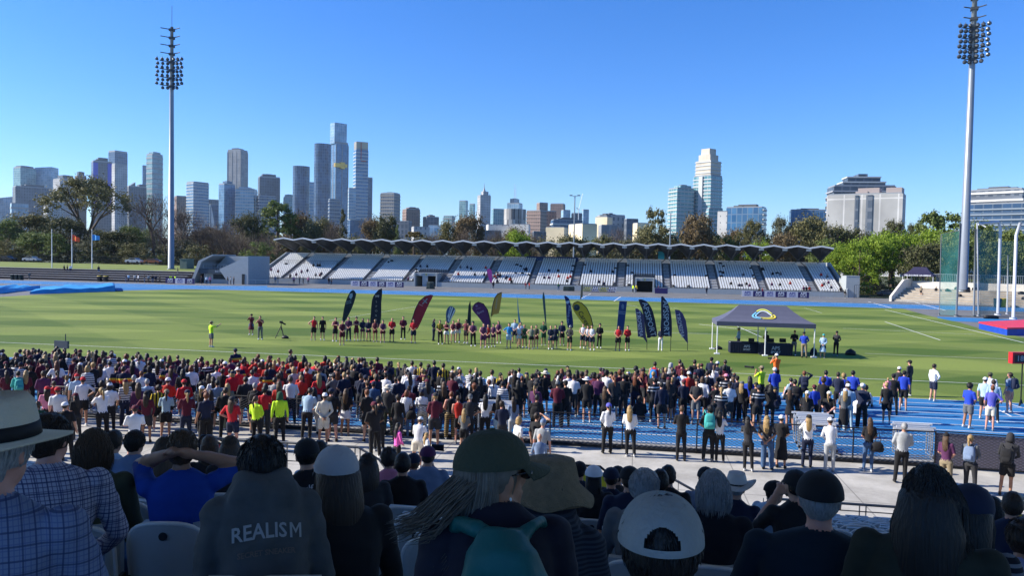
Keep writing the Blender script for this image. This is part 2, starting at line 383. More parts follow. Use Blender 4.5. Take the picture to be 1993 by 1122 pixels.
for vi, (x0, x1) in enumerate(VOM):
    b = gb(); ys = YF-.3
    b.b2((x0-.02, ys, 0), (x0+.3, YF+5.2, 3.0)); b.b2((x1-.3, ys, 0), (x1+.02, YF+5.2, 3.0)); b.b2((x0+.3, YF+.4, 2.35), (x1-.3, YF+5.2, 3.0))
    v = gadd(b, 'entrance', M_GREYW)
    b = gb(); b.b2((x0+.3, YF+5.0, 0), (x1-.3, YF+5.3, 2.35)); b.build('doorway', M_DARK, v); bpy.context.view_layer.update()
    v.children[0].location = (-G0.x, -G0.y, 0)
    if vi == 0:
        b = gb(); b.b2(((x0+x1)/2-.9, YF+.42, 0), ((x0+x1)/2+.3, YF+.8, 2.34)); o = b.build('partition', M_GREYW, v); o.location = (-G0.x, -G0.y, 0)
    b = gb()
    for zz in (3.5, 3.95):
        b.tube([(x0-2.5, YF-.2, zz-2.3), (x0, YF+.2, zz), (x1, YF+.2, zz), (x1+2.5, YF-.2, zz-2.3)], .045, 5)
    for k in range(8): b.tube([(x0+(x1-x0)*k/7, YF+.2, 3.0), (x0+(x1-x0)*k/7, YF+.2, 3.95)], .03, 4)
    gadd(b, 'balustrade', M_DKGREY)
    b = gb(); b.tube([((x0+x1)/2, YF+.36, 2.66), ((x0+x1)/2, YF+.40, 2.66)], .24, 16); sg = gadd(b, 'gate_sign', mat('gate_sign_yellow', (.62, .55, .22), .5))
    lettering('8' if vi == 0 else '9', .4, gs, Matrix.Translation(((x0+x1)/2-G0.x, YF+.35-G0.y, 2.65)) @ Matrix.Rotation(R(90), 4, 'X'), M_BLACK, .01)
b = gb()                                       # aisle steps: brighter treads in the gaps
for i in range(len(SX)-1):
    x0, x1 = SX[i][1]+.15, SX[i+1][0]-.15
    for k in range(NR*2):
        y = YF+k*(YT-YF)/(NR*2); z = zrow(0)+k*(5.55/NR)/2
        b.b2((x0, y, z-.16), (x1, y+.42, z+.012))
gadd(b, 'aisle_steps', mat('aisle_concrete', (.50, .50, .50), .85, noise=.1, nscale=1))
# roof: folded plates, one per bay
RX0, RX1 = on_y(528, 470, 166).x, on_y(1626, 482, 166).x
NB = 26; BW = (RX1-RX0)/NB
yA, yB = 167.2, 178.6
zfP, zfV, zbP, zbV = 10.42, 9.98, 10.0, 7.5
b = gb()
for k in range(NB):
    xa, xm_, xb = RX0+k*BW, RX0+(k+.5)*BW, RX0+(k+1)*BW
    for xo, xi in ((xa, xm_), (xb, xm_)):
        P = [(xo, yA, zfV), (xi, yA, zfP), (xi, yB, zbP), (xo, yB, zbV)]
        T = [(x, y, z+.12) for x, y, z in P]
        f = [(0, 1, 2, 3), (7, 6, 5, 4), (0, 4, 5, 1), (1, 5, 6, 2), (2, 6, 7, 3), (3, 7, 4, 0)]
        b.add(P+T, f)
gadd(b, 'roof', M_ROOFU)
b = gb()
for k in range(NB):
    for s0 in (0, 1):
        x0 = RX0+(k+s0*.5)*BW; z0 = zfP if s0 else zfV; z1 = zfV if s0 else zfP; x1 = x0+BW/2
        b.add([(x0, yA-.06, z0-.2), (x1, yA-.06, z1-.2), (x1, yA-.06, z1+.12), (x0, yA-.06, z0+.12), (x0, yA-.004, z0-.2), (x1, yA-.004, z1-.2), (x1, yA+.5, z1+.12), (x0, yA+.5, z0+.12)],
              [(0, 1, 2, 3), (7, 6, 5, 4), (3, 2, 6, 7), (0, 4, 5, 1), (0, 3, 7, 4), (1, 5, 6, 2)])
gadd(b, 'roof_fascia', M_FASC)
b = gb()                                       # ribs under the plates and rear struts
for k in range(NB+1):
    x = RX0+k*BW; top = zrow(NR-1)
    b.tube([(x, yA+.8, zfV-.16), (x, yB, zbV-.16)], .14, 5)
    for dx in (-1, 1):
        if 0 <= k+dx*.5 <= NB: b.tube([(x, yB, zbV-.1), (x+dx*BW*.5, yB, zbP-.1)], .13, 5)
    for dx in (-.32, .32):
        if (k == 0 and dx < 0) or (k == NB and dx > 0): continue
        b.tube([(x+dx*BW, YT+.6, top), (x, yB-.3, zbV)], .10, 5)
gadd(b, 'roof_frame', mat('roof_frame_grey', (.16, .165, .17), .6))
lm = MB(); lm.box((0, 0, 0), (1.0, .35, .45)); lm.box((0, -.18, 0), (.9, .02, .36)); lme = lm.mesh('floodlight_box'); lme.materials.append(mat('lamp_box_pale', (.55, .56, .55), .5))
for k in range(1, NB):
    if k % 2 == 0 or k > 12: link('floodlight_box', lme, gs, Vector((RX0+k*BW, yA+.9, zfV-.42))-G0)
b = gb(); b.b2((XL, YT+2.5, zrow(NR-1)), (XR, YT+2.6, zrow(NR-1)+1.0)); gadd(b, 'rear_parapet', M_GREYW)
b = gb()                                       # sloping end walls
for x, s_ in ((XL-.25, -1), (XR+.02, 1)):
    b.prism([(x, YF-.2, 0), (x, YT+2.6, 0), (x, YT+2.6, zrow(NR-1)+1.0), (x, YT, zrow(NR-1)+1.0), (x, YF, zrow(0)+1.0), (x, YF-.2, zrow(0)+.8)], (.23, 0, 0))
gadd(b, 'end_wall', M_GREYW)
# small plant room right of the stand
x0 = on_y(1638, 560, YF+1).x+.6; x1 = on_y(1664, 560, YF+1).x+.6
b = MB(); b.b2((x0, YF, 0), (x1, YF+4, 4.3)); b.b2((x0-.05, YF-.05, 4.3), (x1+.05, YF+4.05, 4.42)); tag(b.build('plant_room', M_GREYW), 'small blue grey block building at the right end of the far stand', 'building')
b = MB(); xs = on_y(1075, 509, YT+1.5); b.b2((xs.x-6.0, YT-.15, 5.6), (xs.x+6.3, YT-.1, 7.2)); bo = b.build('banner', mat('dark_blue_banner', (.010, .035, .14), .6)); tag(bo, 'dark blue banner hung at the top of the far stand centre', 'banner')
lettering('SECONDARY SCHOOL', 1.0, bo, Matrix.Translation((xs.x, YT-.17, 6.4)) @ Matrix.Rotation(R(90), 4, 'X'), mat('banner_text_blue', (.10, .20, .45), .6))
b = MB(); b.b2((on_y(1281, 500, YT).x, YT-.2, 7.1), (on_y(1293, 500, YT).x, YT-.15, 8.9)); tag(b.build('banner', mat('teal_banner', (.04, .40, .48), .6)), 'small teal banner standing at the top row of the far stand', 'banner')

# far seats
M_SEATW = mat('white_seat_plastic', (.66, .66, .64), .45, noise=.05, nscale=2)
sm = MB(); TB = Matrix.Translation((0, .2, .62)) @ Matrix.Rotation(R(-24), 4, 'X'); sm.box((0, 0, 0), (.36, .045, .36), M=TB); sm.box((0, .0, .18), (.30, .09, .05), M=TB); sm.box((0, -.04, .40), (.36, .44, .07)); sm.box((0, .16, .2), (.06, .06, .4))
sme = sm.mesh('stadium_seat_small'); sme.materials.append(M_SEATW)
FAR_SEATS = []
for si, (x0, x1) in enumerate(SX):
    n = int((x1-x0-.3)/.52)
    for i in range(NR):
        for j in range(n):
            x = x0+.2+(x1-x0-.4)*(j+.5)/n; y = yrow(i)+.42
            if any(a-.35 < x < c+.35 for a, c in VOM) and i < 8: continue
            FAR_SEATS.append((i, si, j, x, y, zrow(i)))
# ================================================================ floodlight masts
fl = MB()   # one floodlight
Mx = Matrix.Rotation(R(90), 4, 'X')
fl.loft([(0, 0, -.05, .15, .15), (0, 0, .0, .46, .46), (0, 0, .30, .44, .44), (0, 0, .55, .24, .24), (0, 0, .7, .12, .12)], 10, M=Matrix.Rotation(R(115), 4, 'X'))
fl.box((0, -.1, .42), (.08, .1, .5))
flm = fl.mesh('floodlight'); flm.materials.append(mat('floodlight_housing', (.08, .09, .10), .35, .5))
def mast(px, pybase, ytop_block, ybot_block, yarm_top, y, base_z, dpx0, dpx1, yaw, label, spike=None):
    p = on_y(px, pybase, y); X = p.x; dep = topix((X, y, 5))[2]
    t = empty('floodlight_mast', (X, y, base_z), yaw); tag(t, label, 'floodlight mast')
    def zat(py):
        lo, hi = 0, 150
        for _ in range(40):
            m_ = (lo+hi)/2
            if topix((X, y, m_))[1] > py: lo = m_
            else: hi = m_
        return lo-base_z
    zt, zb, za = zat(ytop_block), zat(ybot_block), zat(yarm_top)
    r0, r1 = dpx0*dep/F_PX/2, dpx1*dep/F_PX/2
    b = MB(); b.tube([(0, 0, 0), (0, 0, .3)], r0*1.3, 16); b.tube([(0, 0, 0), (0, 0, zb), (0, 0, za+.3)], [r0, r1, r1*.72], 20); b.build('pole', M_POLE, t, True)
    b = MB(); b.tube([(0, 0, za), (0, 0, za+(spike or 2.5))], .05, 5); b.build('lightning_rod', M_DKGREY, t)
    gap = (zt-zb)/4; half = 26*dep/F_PX/1.12
    for i in range(8):
        z = zb+gap*.45+i*gap
        if z > za+.1: break
        bare = i >= 4
        hw = half*(.80 if bare else .86)
        b = MB(); b.tube([(-hw, -.9, z+.15), (-hw*.5, -.25, z+.12), (0, 0, z), (hw*.5, -.25, z+.12), (hw, -.9, z+.15)], .10, 6)
        b.box((0, 0, z-.1), (r1*2.3, r1*2.3, .5)); b.build('crossarm', M_STEEL if False else M_DKGREY, t)
        if bare: continue
        for q_ in (-1, 1):
            xs_ = [-1.0, -.62, -.25, .25, .62, 1.0]
            if i == 0 and q_ == -1: xs_ = xs_[1:5]
            for xx in xs_:
                a = link('floodlight', flm, t, (xx*half*(1 if q_ > 0 else .92), -.35-.75*abs(xx), z+q_*gap*.27), xx*.7, .80)
    return t
mast(333, 527, 112, 175, 55, 158, 2.55, 11.5, 7.6, R(9), 'tall grey floodlight mast with lamp rack behind the left terrace', 5)
mast(1874, 558, 45, 125, -40, 149, 2.2, 17, 11, R(-14), 'tall grey floodlight mast rising behind the green throwing cage')
# slender lamp poles beyond the stand
for px, y0, y1, lab, dd in ((1117, 381, 470, 'thin lamp pole with twin heads above the stand roof centre', 215), (1304, 415, 470, 'thin plain pole between the tall gum and the stand roof', 205)):
    p = on_y(px, y1, dd); zt = on_y(px, y0, dd).z
    t = empty('light_pole', (p.x, dd, 0)); tag(t, lab, 'light pole')
    b = MB(); b.tube([(0, 0, 0), (0, 0, zt)], [.28, .14], 8); b.build('pole', M_POLE, t)
    if px == 1117:
        for s_ in (-1, 1):
            b = MB(); b.tube([(0, 0, zt-.3), (s_*.9, 0, zt)], .06, 5); b.box((s_*1.1, 0, zt+.05), (.8, .5, .25)); b.build('lamp_head', M_DKGREY, t)

# ---------------------------------------------------------------- flagpoles
for px, fcol, lab in ((101, None, 'bare white flagpole, leftmost of the three on the mound'), (140, (.75, .10, .03), 'flagpole flying a red and yellow flag on the mound'), (179, (.06, .30, .62), 'flagpole flying a blue flag on the mound')):
    p = on_y(px, 527, 153.5); zt = on_y(px, 448, 153.5).z
    t = empty('flagpole', (p.x, 153.5, 2.4)); tag(t, lab, 'flagpole', None)
    b = MB(); b.tube([(0, 0, 0), (0, 0, zt-2.4)], [.11, .06], 8); b.ell((0, 0, zt-2.35), (.12, .12, .12), 8, 6); b.build('pole', M_WHITE, t)
    if fcol:
        b = MB(); n = 8; vs = []; fs = []
        for k_ in range(n+1):
            u = k_/n; s_ = (zt-2.4)-1.0-1.2*u*(.6 if px == 140 else .25); wv = .25*math.sin(u*7)
            for zz in (0, -1.35+.4*u): vs.append((.05+1.75*u, wv, s_+zz)); vs.append((.05+1.75*u, wv+.02, s_+zz))
        for k_ in range(n):
            o_ = k_*4; fs += [(o_, o_+4, o_+6, o_+2), (o_+1, o_+3, o_+7, o_+5)]
        b.add(vs, fs); fo = b.build('flag', mat('flag_cloth_%d' % px, fcol, .7), t, True)
        if px == 140:
            b = MB(); b.ell((.75, .10, zt-2.4-1.9), (.28, .05, .28), 8, 6); b.build('flag_disc', mat('flag_yellow', (.8, .55, .03), .7), t)

# ---------------------------------------------------------------- kiosk building on the left
yk = 148.0
def kx(px): return on_y(px, 550, yk).x
def kz(px, py): return on_y(px, py, yk).z
M_KROOF = mat('kiosk_cladding', (.30, .33, .34), .6, noise=.05, nscale=1)
t = empty('kiosk', (kx(370), yk, 0)); tag(t, 'low grey kiosk with sloped roof ends and dark servery, left of the stand', 'building'); K0 = Vector(t.location)
def kadd(b, n, m):
    b.v = [(v[0]-K0.x, v[1]-K0.y, v[2]-K0.z) for v in b.v]; return b.build(n, m, t)
xa, xb_, xc, xd = kx(372), kx(386), kx(448), kx(484)
b = MB(); b.b2((xb_+.8, yk+.8, 0), (xd-.4, yk+9, 2.1)); kadd(b, 'ground_floor', M_GREYW)
b = MB(); b.b2((xb_+.3, yk-.1, 2.1), (xc, yk+9, 3.1)); kadd(b, 'fascia', mat('kiosk_fascia_dark', (.035, .055, .075), .5))
b = MB(); b.prism([(xa, yk-.3, 0), (xa+.6, yk-.3, 0), (xb_+.9, yk-.3, 4.6), (kx(415), yk-.3, 5.95), (kx(415), yk-.3, 6.2), (xb_+.2, yk-.3, 4.8)], (0, 9.5, 0)); kadd(b, 'left_fin', M_KROOF)
b = MB(); b.prism([(xc-2.4, yk-.25, 3.1), (xc-.1, yk-.25, 0), (xd, yk-.25, 0), (xd, yk-.25, 6.0)], (0, 9.4, 0)); kadd(b, 'gable_wall', M_GREYW)
b = MB(); b.prism([(xb_+.9, yk+5, 3.3), (kx(415), yk+5, 5.9), (xd-.1, yk+5, 5.9), (xd-.1, yk+5, 3.3)], (0, 4.2, 0)); kadd(b, 'upper_wall', M_KROOF)
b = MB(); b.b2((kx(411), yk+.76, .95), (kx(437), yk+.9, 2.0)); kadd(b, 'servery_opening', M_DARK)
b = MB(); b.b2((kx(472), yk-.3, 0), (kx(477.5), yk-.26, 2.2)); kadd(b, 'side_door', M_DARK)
b = MB()
for zz in (3.3, 4.1): b.tube([(xb_+1, yk+.2, zz), (xc-1, yk+.2, zz)], .04, 4)
for k_ in range(9): b.tube([(xb_+1+(xc-xb_-2)*k_/8, yk+.2, 3.1), (xb_+1+(xc-xb_-2)*k_/8, yk+.2, 4.1)], .03, 4)
kadd(b, 'balustrade', M_STEEL)
lettering('BISTRO', .6, t, Matrix.Translation(((kx(417)+1.2)-K0.x, -.12, 2.6)) @ Mx, mat('sign_letters_pale', (.4, .45, .5), .6))
x0 = on_y(350, 525, 160).x; x1 = on_y(363, 525, 160).x
b = MB(); b.b2((x0, 160, 2.5), (x1, 163, on_y(356, 505, 160).z)); b.b2((x0-.1, 159.9, on_y(356, 505, 160).z), (x1+.1, 163.1, on_y(356, 505, 160).z+.12)); tag(b.build('shed', mat('shed_green', (.10, .15, .14), .6)), 'small dark green box shed beside the left floodlight mast', 'shed')

# ---------------------------------------------------------------- jump mats
def cushion(name, pts_px, h, m, label, seed, lumps=.25, hs=None):
    r_ = random.Random(seed); g = [ground(x, y) for x, y in pts_px]; c = sum((Vector(p) for p in g), Vector())/len(g)
    n = 14; b = MB(); vs = []; fs = []
    P00, P10, P11, P01 = g
    for j in range(n+1):
        for i in range(n*2+1):
            u, v = i/(n*2), j/n
            p = P00*(1-u)*(1-v)+P10*u*(1-v)+P11*u*v+P01*(1-u)*v
            edge = min(u, 1-u)*n*2 < .5 or min(v, 1-v)*n < .5
            hh = h*(1+(hs[0]*(1-u)+hs[1]*u if hs else 0))+lumps*(math.sin(u*9+seed)+math.sin(u*23+v*7+seed)*.6+r_.uniform(-.4, .4))*.5
            vs.append((p.x-c.x, p.y-c.y, 0 if edge and False else hh))
    W = n*2+1
    for j in range(n):
        for i in range(n*2): a = j*W+i; fs.append((a, a+1, a+1+W, a+W))
    ring = [i for i in range(W)]+[j*W+W-1 for j in range(1, n+1)]+[n*W+i for i in range(W-2, -1, -1)]+[j*W for j in range(n-1, 0, -1)]
    o_ = len(vs); vs += [(vs[i][0], vs[i][1], 0) for i in ring]; L = len(ring)
    for k_ in range(L): fs.append((ring[k_], ring[k_-1], o_+(k_-1) % L, o_+k_))
    b.add(vs, fs); o = b.build(name, m, None, True, c); tag(o, label, 'landing mat'); return o
M_TARP = mat('blue_tarpaulin', (.035, .26, .55), .45, noise=.12, nscale=.8, bump=.6, bscale=1.6)
cushion('landing_mat', [(-70, 575), (-5, 572.5), (78, 563), (-20, 564)], 0.62, M_TARP, 'blue tarpaulin covered jump mat cut by the photo edge, left of the larger one', 3, .3)
cushion('landing_mat', [(58, 573), (224, 568), (222, 561), (85, 564)], 0.72, M_TARP, 'large blue tarpaulin covered jump mat with creased cover by the left terrace', 5, .20, (-.35, .1))
# red and blue high jump mat on the right
c0 = [ground(x, y) for x, y in ((1905, 641), (1960, 654), (2080, 652), (2075, 632))]
c = sum((Vector(p) for p in c0), Vector())/4
t = empty('high_jump_mat', c); tag(t, 'thick high jump mat with red top and blue sides, right of the throwing cage', 'landing mat')
b = MB(); b.prism([p-c for p in c0], (0, 0, .62)); b.build('base', mat('mat_blue_vinyl', (.01, .055, .38), .4, noise=.15, nscale=2), t)
b = MB(); cc = [Vector(p)-c for p in c0]; b.prism([p*1.01+Vector((0, 0, .622)) for p in cc], (0, 0, .14)); b.build('top_pad', mat('mat_red_vinyl', (.66, .03, .06), .45, noise=.08, nscale=2), t)

# ---------------------------------------------------------------- throwing cage
def netmat(name, col, a):
    g = NT(name, .8); g.b.inputs['Base Color'].default_value = col+(1,); g.b.inputs['Alpha'].default_value = a
    tc = g.n('TexCoord'); n = g.n('TexNoise', i_Scale=.35, i_Detail=3.0); g.l(tc.outputs['Object'], n.inputs['Vector'])
    mr = g.n('MapRange'); mr.inputs['To Min'].default_value = a*.5; mr.inputs['To Max'].default_value = a*1.4; mr.inputs['From Min'].default_value = .3; mr.inputs['From Max'].default_value = .7
    g.l(n.outputs[0], mr.inputs[0]); g.l(mr.outputs[0], g.b.inputs['Alpha']); return g.m
M_NET = netmat('green_netting', (.03, .17, .17), .36)
cg = empty('throwing_cage', ground(1890, 622)); tag(cg, 'tall throwing cage with grey posts and green netting on the right', 'sports cage'); C0 = Vector(cg.location)
M_CPOST = mat('cage_post_paint', (.52, .54, .58), .5, .1)
tops = {}
def cpost(xb, yb, xt, yt, r, bend=None, mm=M_CPOST):
    p = ground(xb, yb); q = at(xt, yt, topix(p)[2]); q = Vector((q.x, q.y, q.z)); b = MB(); pts = [p-C0, q-C0]
    if bend:
        for (bx_, by_) in bend:
            e = at(bx_, by_, topix(p)[2]); pts.append(e-C0)
    b.tube(pts, r, 8); b.tube([p-C0, p-C0+Vector((0, 0, .25))], r*2.2, 8); b.build('post', mm, cg, True); return p, q
M_CD = mat('cage_post_dark', (.14, .16, .18), .5, .2)
pa = cpost(1861, 617, 1870, 436, .13, [(1868, 437)], M_CD); pb = cpost(1895, 618, 1899, 446, .13, None, M_CD)
pc = cpost(1942, 614, 1947, 446, .20, [(1943, 432), (1904, 436)]); pd = cpost(1972, 622, 1978, 458, .20, [(1986, 434)])
pe = cpost(1828, 614, 1832, 456, .05, [(1870, 448)], M_CD); pf = cpost(1904, 616, 1902, 434, .09, [(1918, 442)])
pg = cpost(1960, 612, 1962, 497, .09)
def netp(cs, name='netting'):
    b = MB(); b.add([Vector(p)-C0 for p in cs], [tuple(range(len(cs)))])
    o = b.build(name, M_NET, cg); return o
def lift(px, py, ref): return at(px, py, topix(ref)[2])
netp([pe[0], pa[0], lift(1870, 450, pa[0]), lift(1833, 456, pe[0])])
netp([pb[0], ground(1910, 616), lift(1908, 448, pb[0]), lift(1899, 446, pb[0])])
netp([ground(1903, 616), pc[0], lift(1945, 470, pc[0]), lift(1944, 452, pc[0]), lift(1902, 446, pf[0])])
netp([ground(1908, 612), ground(1996, 612), lift(1996, 470, pg[0]), lift(1908, 470, pg[0])])
b = MB(); b.tube([Vector(ground(1828, 615))-C0, Vector(ground(1905, 619))-C0], .12, 6); b.build('base_rail', M_DKGREY, cg)
for px_, lab in ((1765, 'charcoal equipment cabinet against the terrace back wall'),): pass
p = fr(22.5, 8.4, 0)
for u, ww, hh, lab in ((25.8, 2.2, 2.2, 'grey steel cabinet beside the mast at the top of the tan terrace'), (38.5, 1.8, 2.0, 'grey steel cabinet behind the throwing cage netting')):
    o_ = fr(u, 8.5, 2.3); b = MB(); b.box((0, 0, hh/2), (ww, .8, hh), TER and math.atan2(dv.y, dv.x)); b.box((0, 0, hh+.04), (ww+.1, .9, .08), math.atan2(dv.y, dv.x)); tag(b.build('cabinet', M_GREYW, None, False, o_), lab, 'cabinet')
for px_, py_, cc_, lab in ((1950, 588, (.62, .42, .02), 'yellow litter bin seen through the cage netting'), (1941, 588, (.02, .05, .07), 'dark litter bin left of the yellow bin behind the cage')):
    b = MB(); p = ground(px_, 598, .05); b.loft([(0, 0, 0, .45, .45), (0, 0, 1.4, .55, .55), (0, 0, 1.45, .4, .4)], 8, power=4); tag(b.build('litter_bin', mat('bin_%d' % px_, cc_, .5), None, False, p), lab, 'litter bin')
b = MB(); p = ground(1929, 621); b.loft([(0, 0, 0, .9, .3), (0, 0, .35, .9, .35), (0, 0, .45, .6, .2)], 10, power=3); tag(b.build('kit_bag', M_BLACK, None, True, p), 'black kit bag lying at the foot of the cage post', 'bag')

# ---------------------------------------------------------------- tents
M_TENT = mat('tent_grey_navy', (.085, .088, .13), .65, noise=.06, nscale=2, sheen=.1)
M_TEXTW = mat('print_white', (.66, .68, .72), .7)
def tent(pxl_, pyl, pxr, pyr, depth_m, zeave, zpeak, m, label, ridge=.5, logo=False, text=None, mid=True):
    p0, p1 = ground(pxl_, pyl), ground(pxr, pyr); d = (p1-p0); W = d.length; ang = math.atan2(d.y, d.x)
    t = empty('canopy_tent', p0, ang); tag(t, label, 'tent')
    D = depth_m; cx_, cy_ = W/2, D/2; ra = W*ridge/2
    b = MB()                                   # curved canopy: eave ring, mid ring, ridge
    rings = []
    for f_, zz in ((0, zeave), (.25, zeave+(zpeak-zeave)*.16), (.5, zeave+(zpeak-zeave)*.38), (.75, zeave+(zpeak-zeave)*.66), (1, zpeak)):
        hx = (W/2+.06)*(1-f_)+ra*f_; hy = (D/2+.06)*(1-f_)+.04*f_
        rings.append([(cx_-hx, cy_-hy, zz), (cx_+hx, cy_-hy, zz), (cx_+hx, cy_+hy, zz), (cx_-hx, cy_+hy, zz)])
    low = [(x, y, zeave-.30) for x, y, _ in rings[0]]
    vs = low+[v for r_ in rings for v in r_]; fs = []
    for k_ in range(len(rings)):
        for j in range(4): fs.append((k_*4+j, k_*4+(j+1) % 4, k_*4+4+(j+1) % 4, k_*4+4+j))
    fs.append(tuple(range(len(vs)-4, len(vs)))); b.add(vs, fs)
    can = b.build('canopy', m, t)
    sol = can.modifiers.new('thick', 'SOLIDIFY'); sol.thickness = .02
    xs = [0, W/2, W] if mid else [0, W]
    for xx in xs:
        for yy in (0, D):
            b = MB(); b.tube([(xx, yy, 0), (xx, yy, zeave)], .04, 6); b.box((xx, yy, .04), (.35, .35, .07)); b.build('leg', M_WHITE, t)
    if logo:
        for a0, a1, cc_, r0, r1 in ((20, 130, (.70, .72, .12), .80, .95), (140, 250, (.20, .55, .75), .80, .95), (260, 370, (.75, .60, .06), .80, .95), (0, 120, (.80, .85, .80), .58, .70), (120, 240, (.30, .62, .80), .58, .70), (240, 360, (.78, .72, .15), .58, .70)):
            vs = []; n = 14
            for k_ in range(n+1):
                a = R(a0+(a1-a0)*k_/n)
                for rr in (r0, r1):
                    sq = 1-.16*math.cos(3*(a-R(90)))*-1*.9
                    u = rr*math.cos(a)*sq*.80; v_ = rr*math.sin(a)*sq*.55
                    fz = .52+v_*.52      # position up the slope
                    k2 = min(3, max(0, int(fz*4))); fr_ = fz*4-k2
                    A_, B_ = rings[k2][0], rings[k2+1][0]
                    y_ = A_[1]*(1-fr_)+B_[1]*fr_; z_ = A_[2]*(1-fr_)+B_[2]*fr_
                    vs.append((cx_-.05+u, y_-.03, z_+.03))
            b = MB(); b.add(vs, [(2*i, 2*i+2, 2*i+3, 2*i+1) for i in range(n)]); b.build('logo', mat('logo_%d_%d' % (a0, int(r0*100)), cc_, .6), t)
    if text: lettering(text, .42, t, Matrix.Translation((W/2, -.09, zeave-.13)) @ Mx, M_TEXTW, .006)
    return t
tent(1395, 690, 1584, 697, 3.0, 2.28, 3.38, M_TENT, 'large navy canopy tent with ring logo standing on the turf', .50, logo=True)
pL = fr(3.2, 7.0, 2.5)
tt = tent(1758, 590, 1822, 593, 3.5, 2.5, 4.0, mat('tent_purple_navy', (.020, .018, .050), .7), 'small dark purple canopy tent on the tan terrace', .42, text='MELBOURNE GRAMMAR', mid=False)
tt.location = at(1756, 563, 146); tt.location.z = 2.45
# tables under the tent
def table(px, py, w_, h, label, text, rz=R(4)):
    p = ground(px, py); t = empty('display_table', p, rz); tag(t, label, 'table')
    b = MB(); b.box((0, 0, h-.02), (w_, .75, .04)); b.build('tabletop', M_WHITE, t)
    b = MB(); vs = []; n = 40; fs = []
    per = [(-w_/2, -.38), (w_/2, -.38), (w_/2, .38), (-w_/2, .38)]
    for k_ in range(4):
        a, c_ = per[k_], per[(k_+1) % 4]
        for j in range(n): u = j/n; w2 = .012*math.sin(j*1.9); vs.append((a[0]*(1-u)+c_[0]*u, a[1]*(1-u)+c_[1]*u-w2, .04)); vs.append((a[0]*(1-u)+c_[0]*u, a[1]*(1-u)+c_[1]*u, h+.005))
    N_ = len(vs)//2
    for j in range(N_): k2 = (j+1) % N_; fs.append((2*j, 2*k2, 2*k2+1, 2*j+1))
    fs.append(tuple(2*j+1 for j in range(N_))); b.add(vs, fs); b.build('tablecloth', mat('cloth_dark_navy', (.012, .016, .035), .8), t)
    for (s_, sz, zz, ox) in text: lettering(s_, sz, t, Matrix.Translation((ox, -.41, zz)) @ Mx, mat('print_grey_blue', (.32, .37, .44), .7), .006)
    return t
table(1448, 688, 2.05, .80, 'black clothed table with folded drape, left one under the tent', [('APS', .26, .52, .1), ('SPORT', .16, .3, .1)])
table(1508, 692, 2.15, .82, 'navy clothed table lettered in grey, right one under the tent', [('APS', .34, .52, -.05), ('SPORT', .22, .24, -.05)])
# laptop, bag
for px, py, ww in ((1463, 665, .4), (1500, 666, .5), (1524, 668, .45)):
    p = on_y(px, py, ground(px, 690).y+.1); p.z = .815
    b = MB(); b.box((0, 0, .012), (ww, .28, .02)); b.box((0, .15, .14), (ww, .015, .26)); tag(b.build('laptop', M_BLACK, None, False, p), 'open black laptop on the tent table, %s' % {1463: 'left table', 1500: 'middle of the right table', 1524: 'right end of the right table'}[px], 'laptop')
def duffel(px, py, w_, h, m, label, name='duffel_bag', cat='bag', z=0):
    p = ground(px, py, z); b = MB(); b.loft([(0, 0, 0, w_*.42, w_*.24), (0, 0, h*.12, w_*.5, w_*.3), (.02*w_, 0, h*.6, w_*.45, w_*.27), (0, 0, h*.9, w_*.25, w_*.15), (0, 0, h, w_*.08, w_*.06)], 12, power=2.6)
    b.tube([(-w_*.2, 0, h*.85), (0, -.03, h*1.12), (w_*.2, 0, h*.85)], .02, 5); return tag(b.build(name, m, None, True, p), label, cat)
duffel(1655, 692, .75, .42, M_BLACK, 'black sports bag lying in the tent shadow on the turf')
duffel(555, 660, .55, .25, M_BLACK, 'black camera bag on the turf beside the tripod')
duffel(1398, 681, .6, .25, M_BLACK, 'dark bag beside the left tent leg')
duffel(1583, 691, .5, .5, mat('bag_navy', (.01, .014, .03), .7), 'navy bag against the right tent leg')
# tripod
p = ground(547, 659); t = empty('camera_tripod', p); tag(t, 'black camera on a tripod standing alone on the turf', 'tripod')
for a in (90, 210, 330):
    b = MB(); b.tube([(0, 0, .95), (.42*math.cos(R(a)), .42*math.sin(R(a)), 0)], .03, 5); b.build('leg', M_BLACK, t)
b = MB(); b.tube([(0, 0, .6), (0, 0, 1.15)], .03, 5); b.build('centre_column', M_BLACK, t)
b = MB(); b.box((0, 0, 1.22), (.2, .16, .16)); b.tube([(.05, 0, 1.18), (.35, 0, 1.05)], .06, 8); b.build('camera_body', M_BLACK, t)

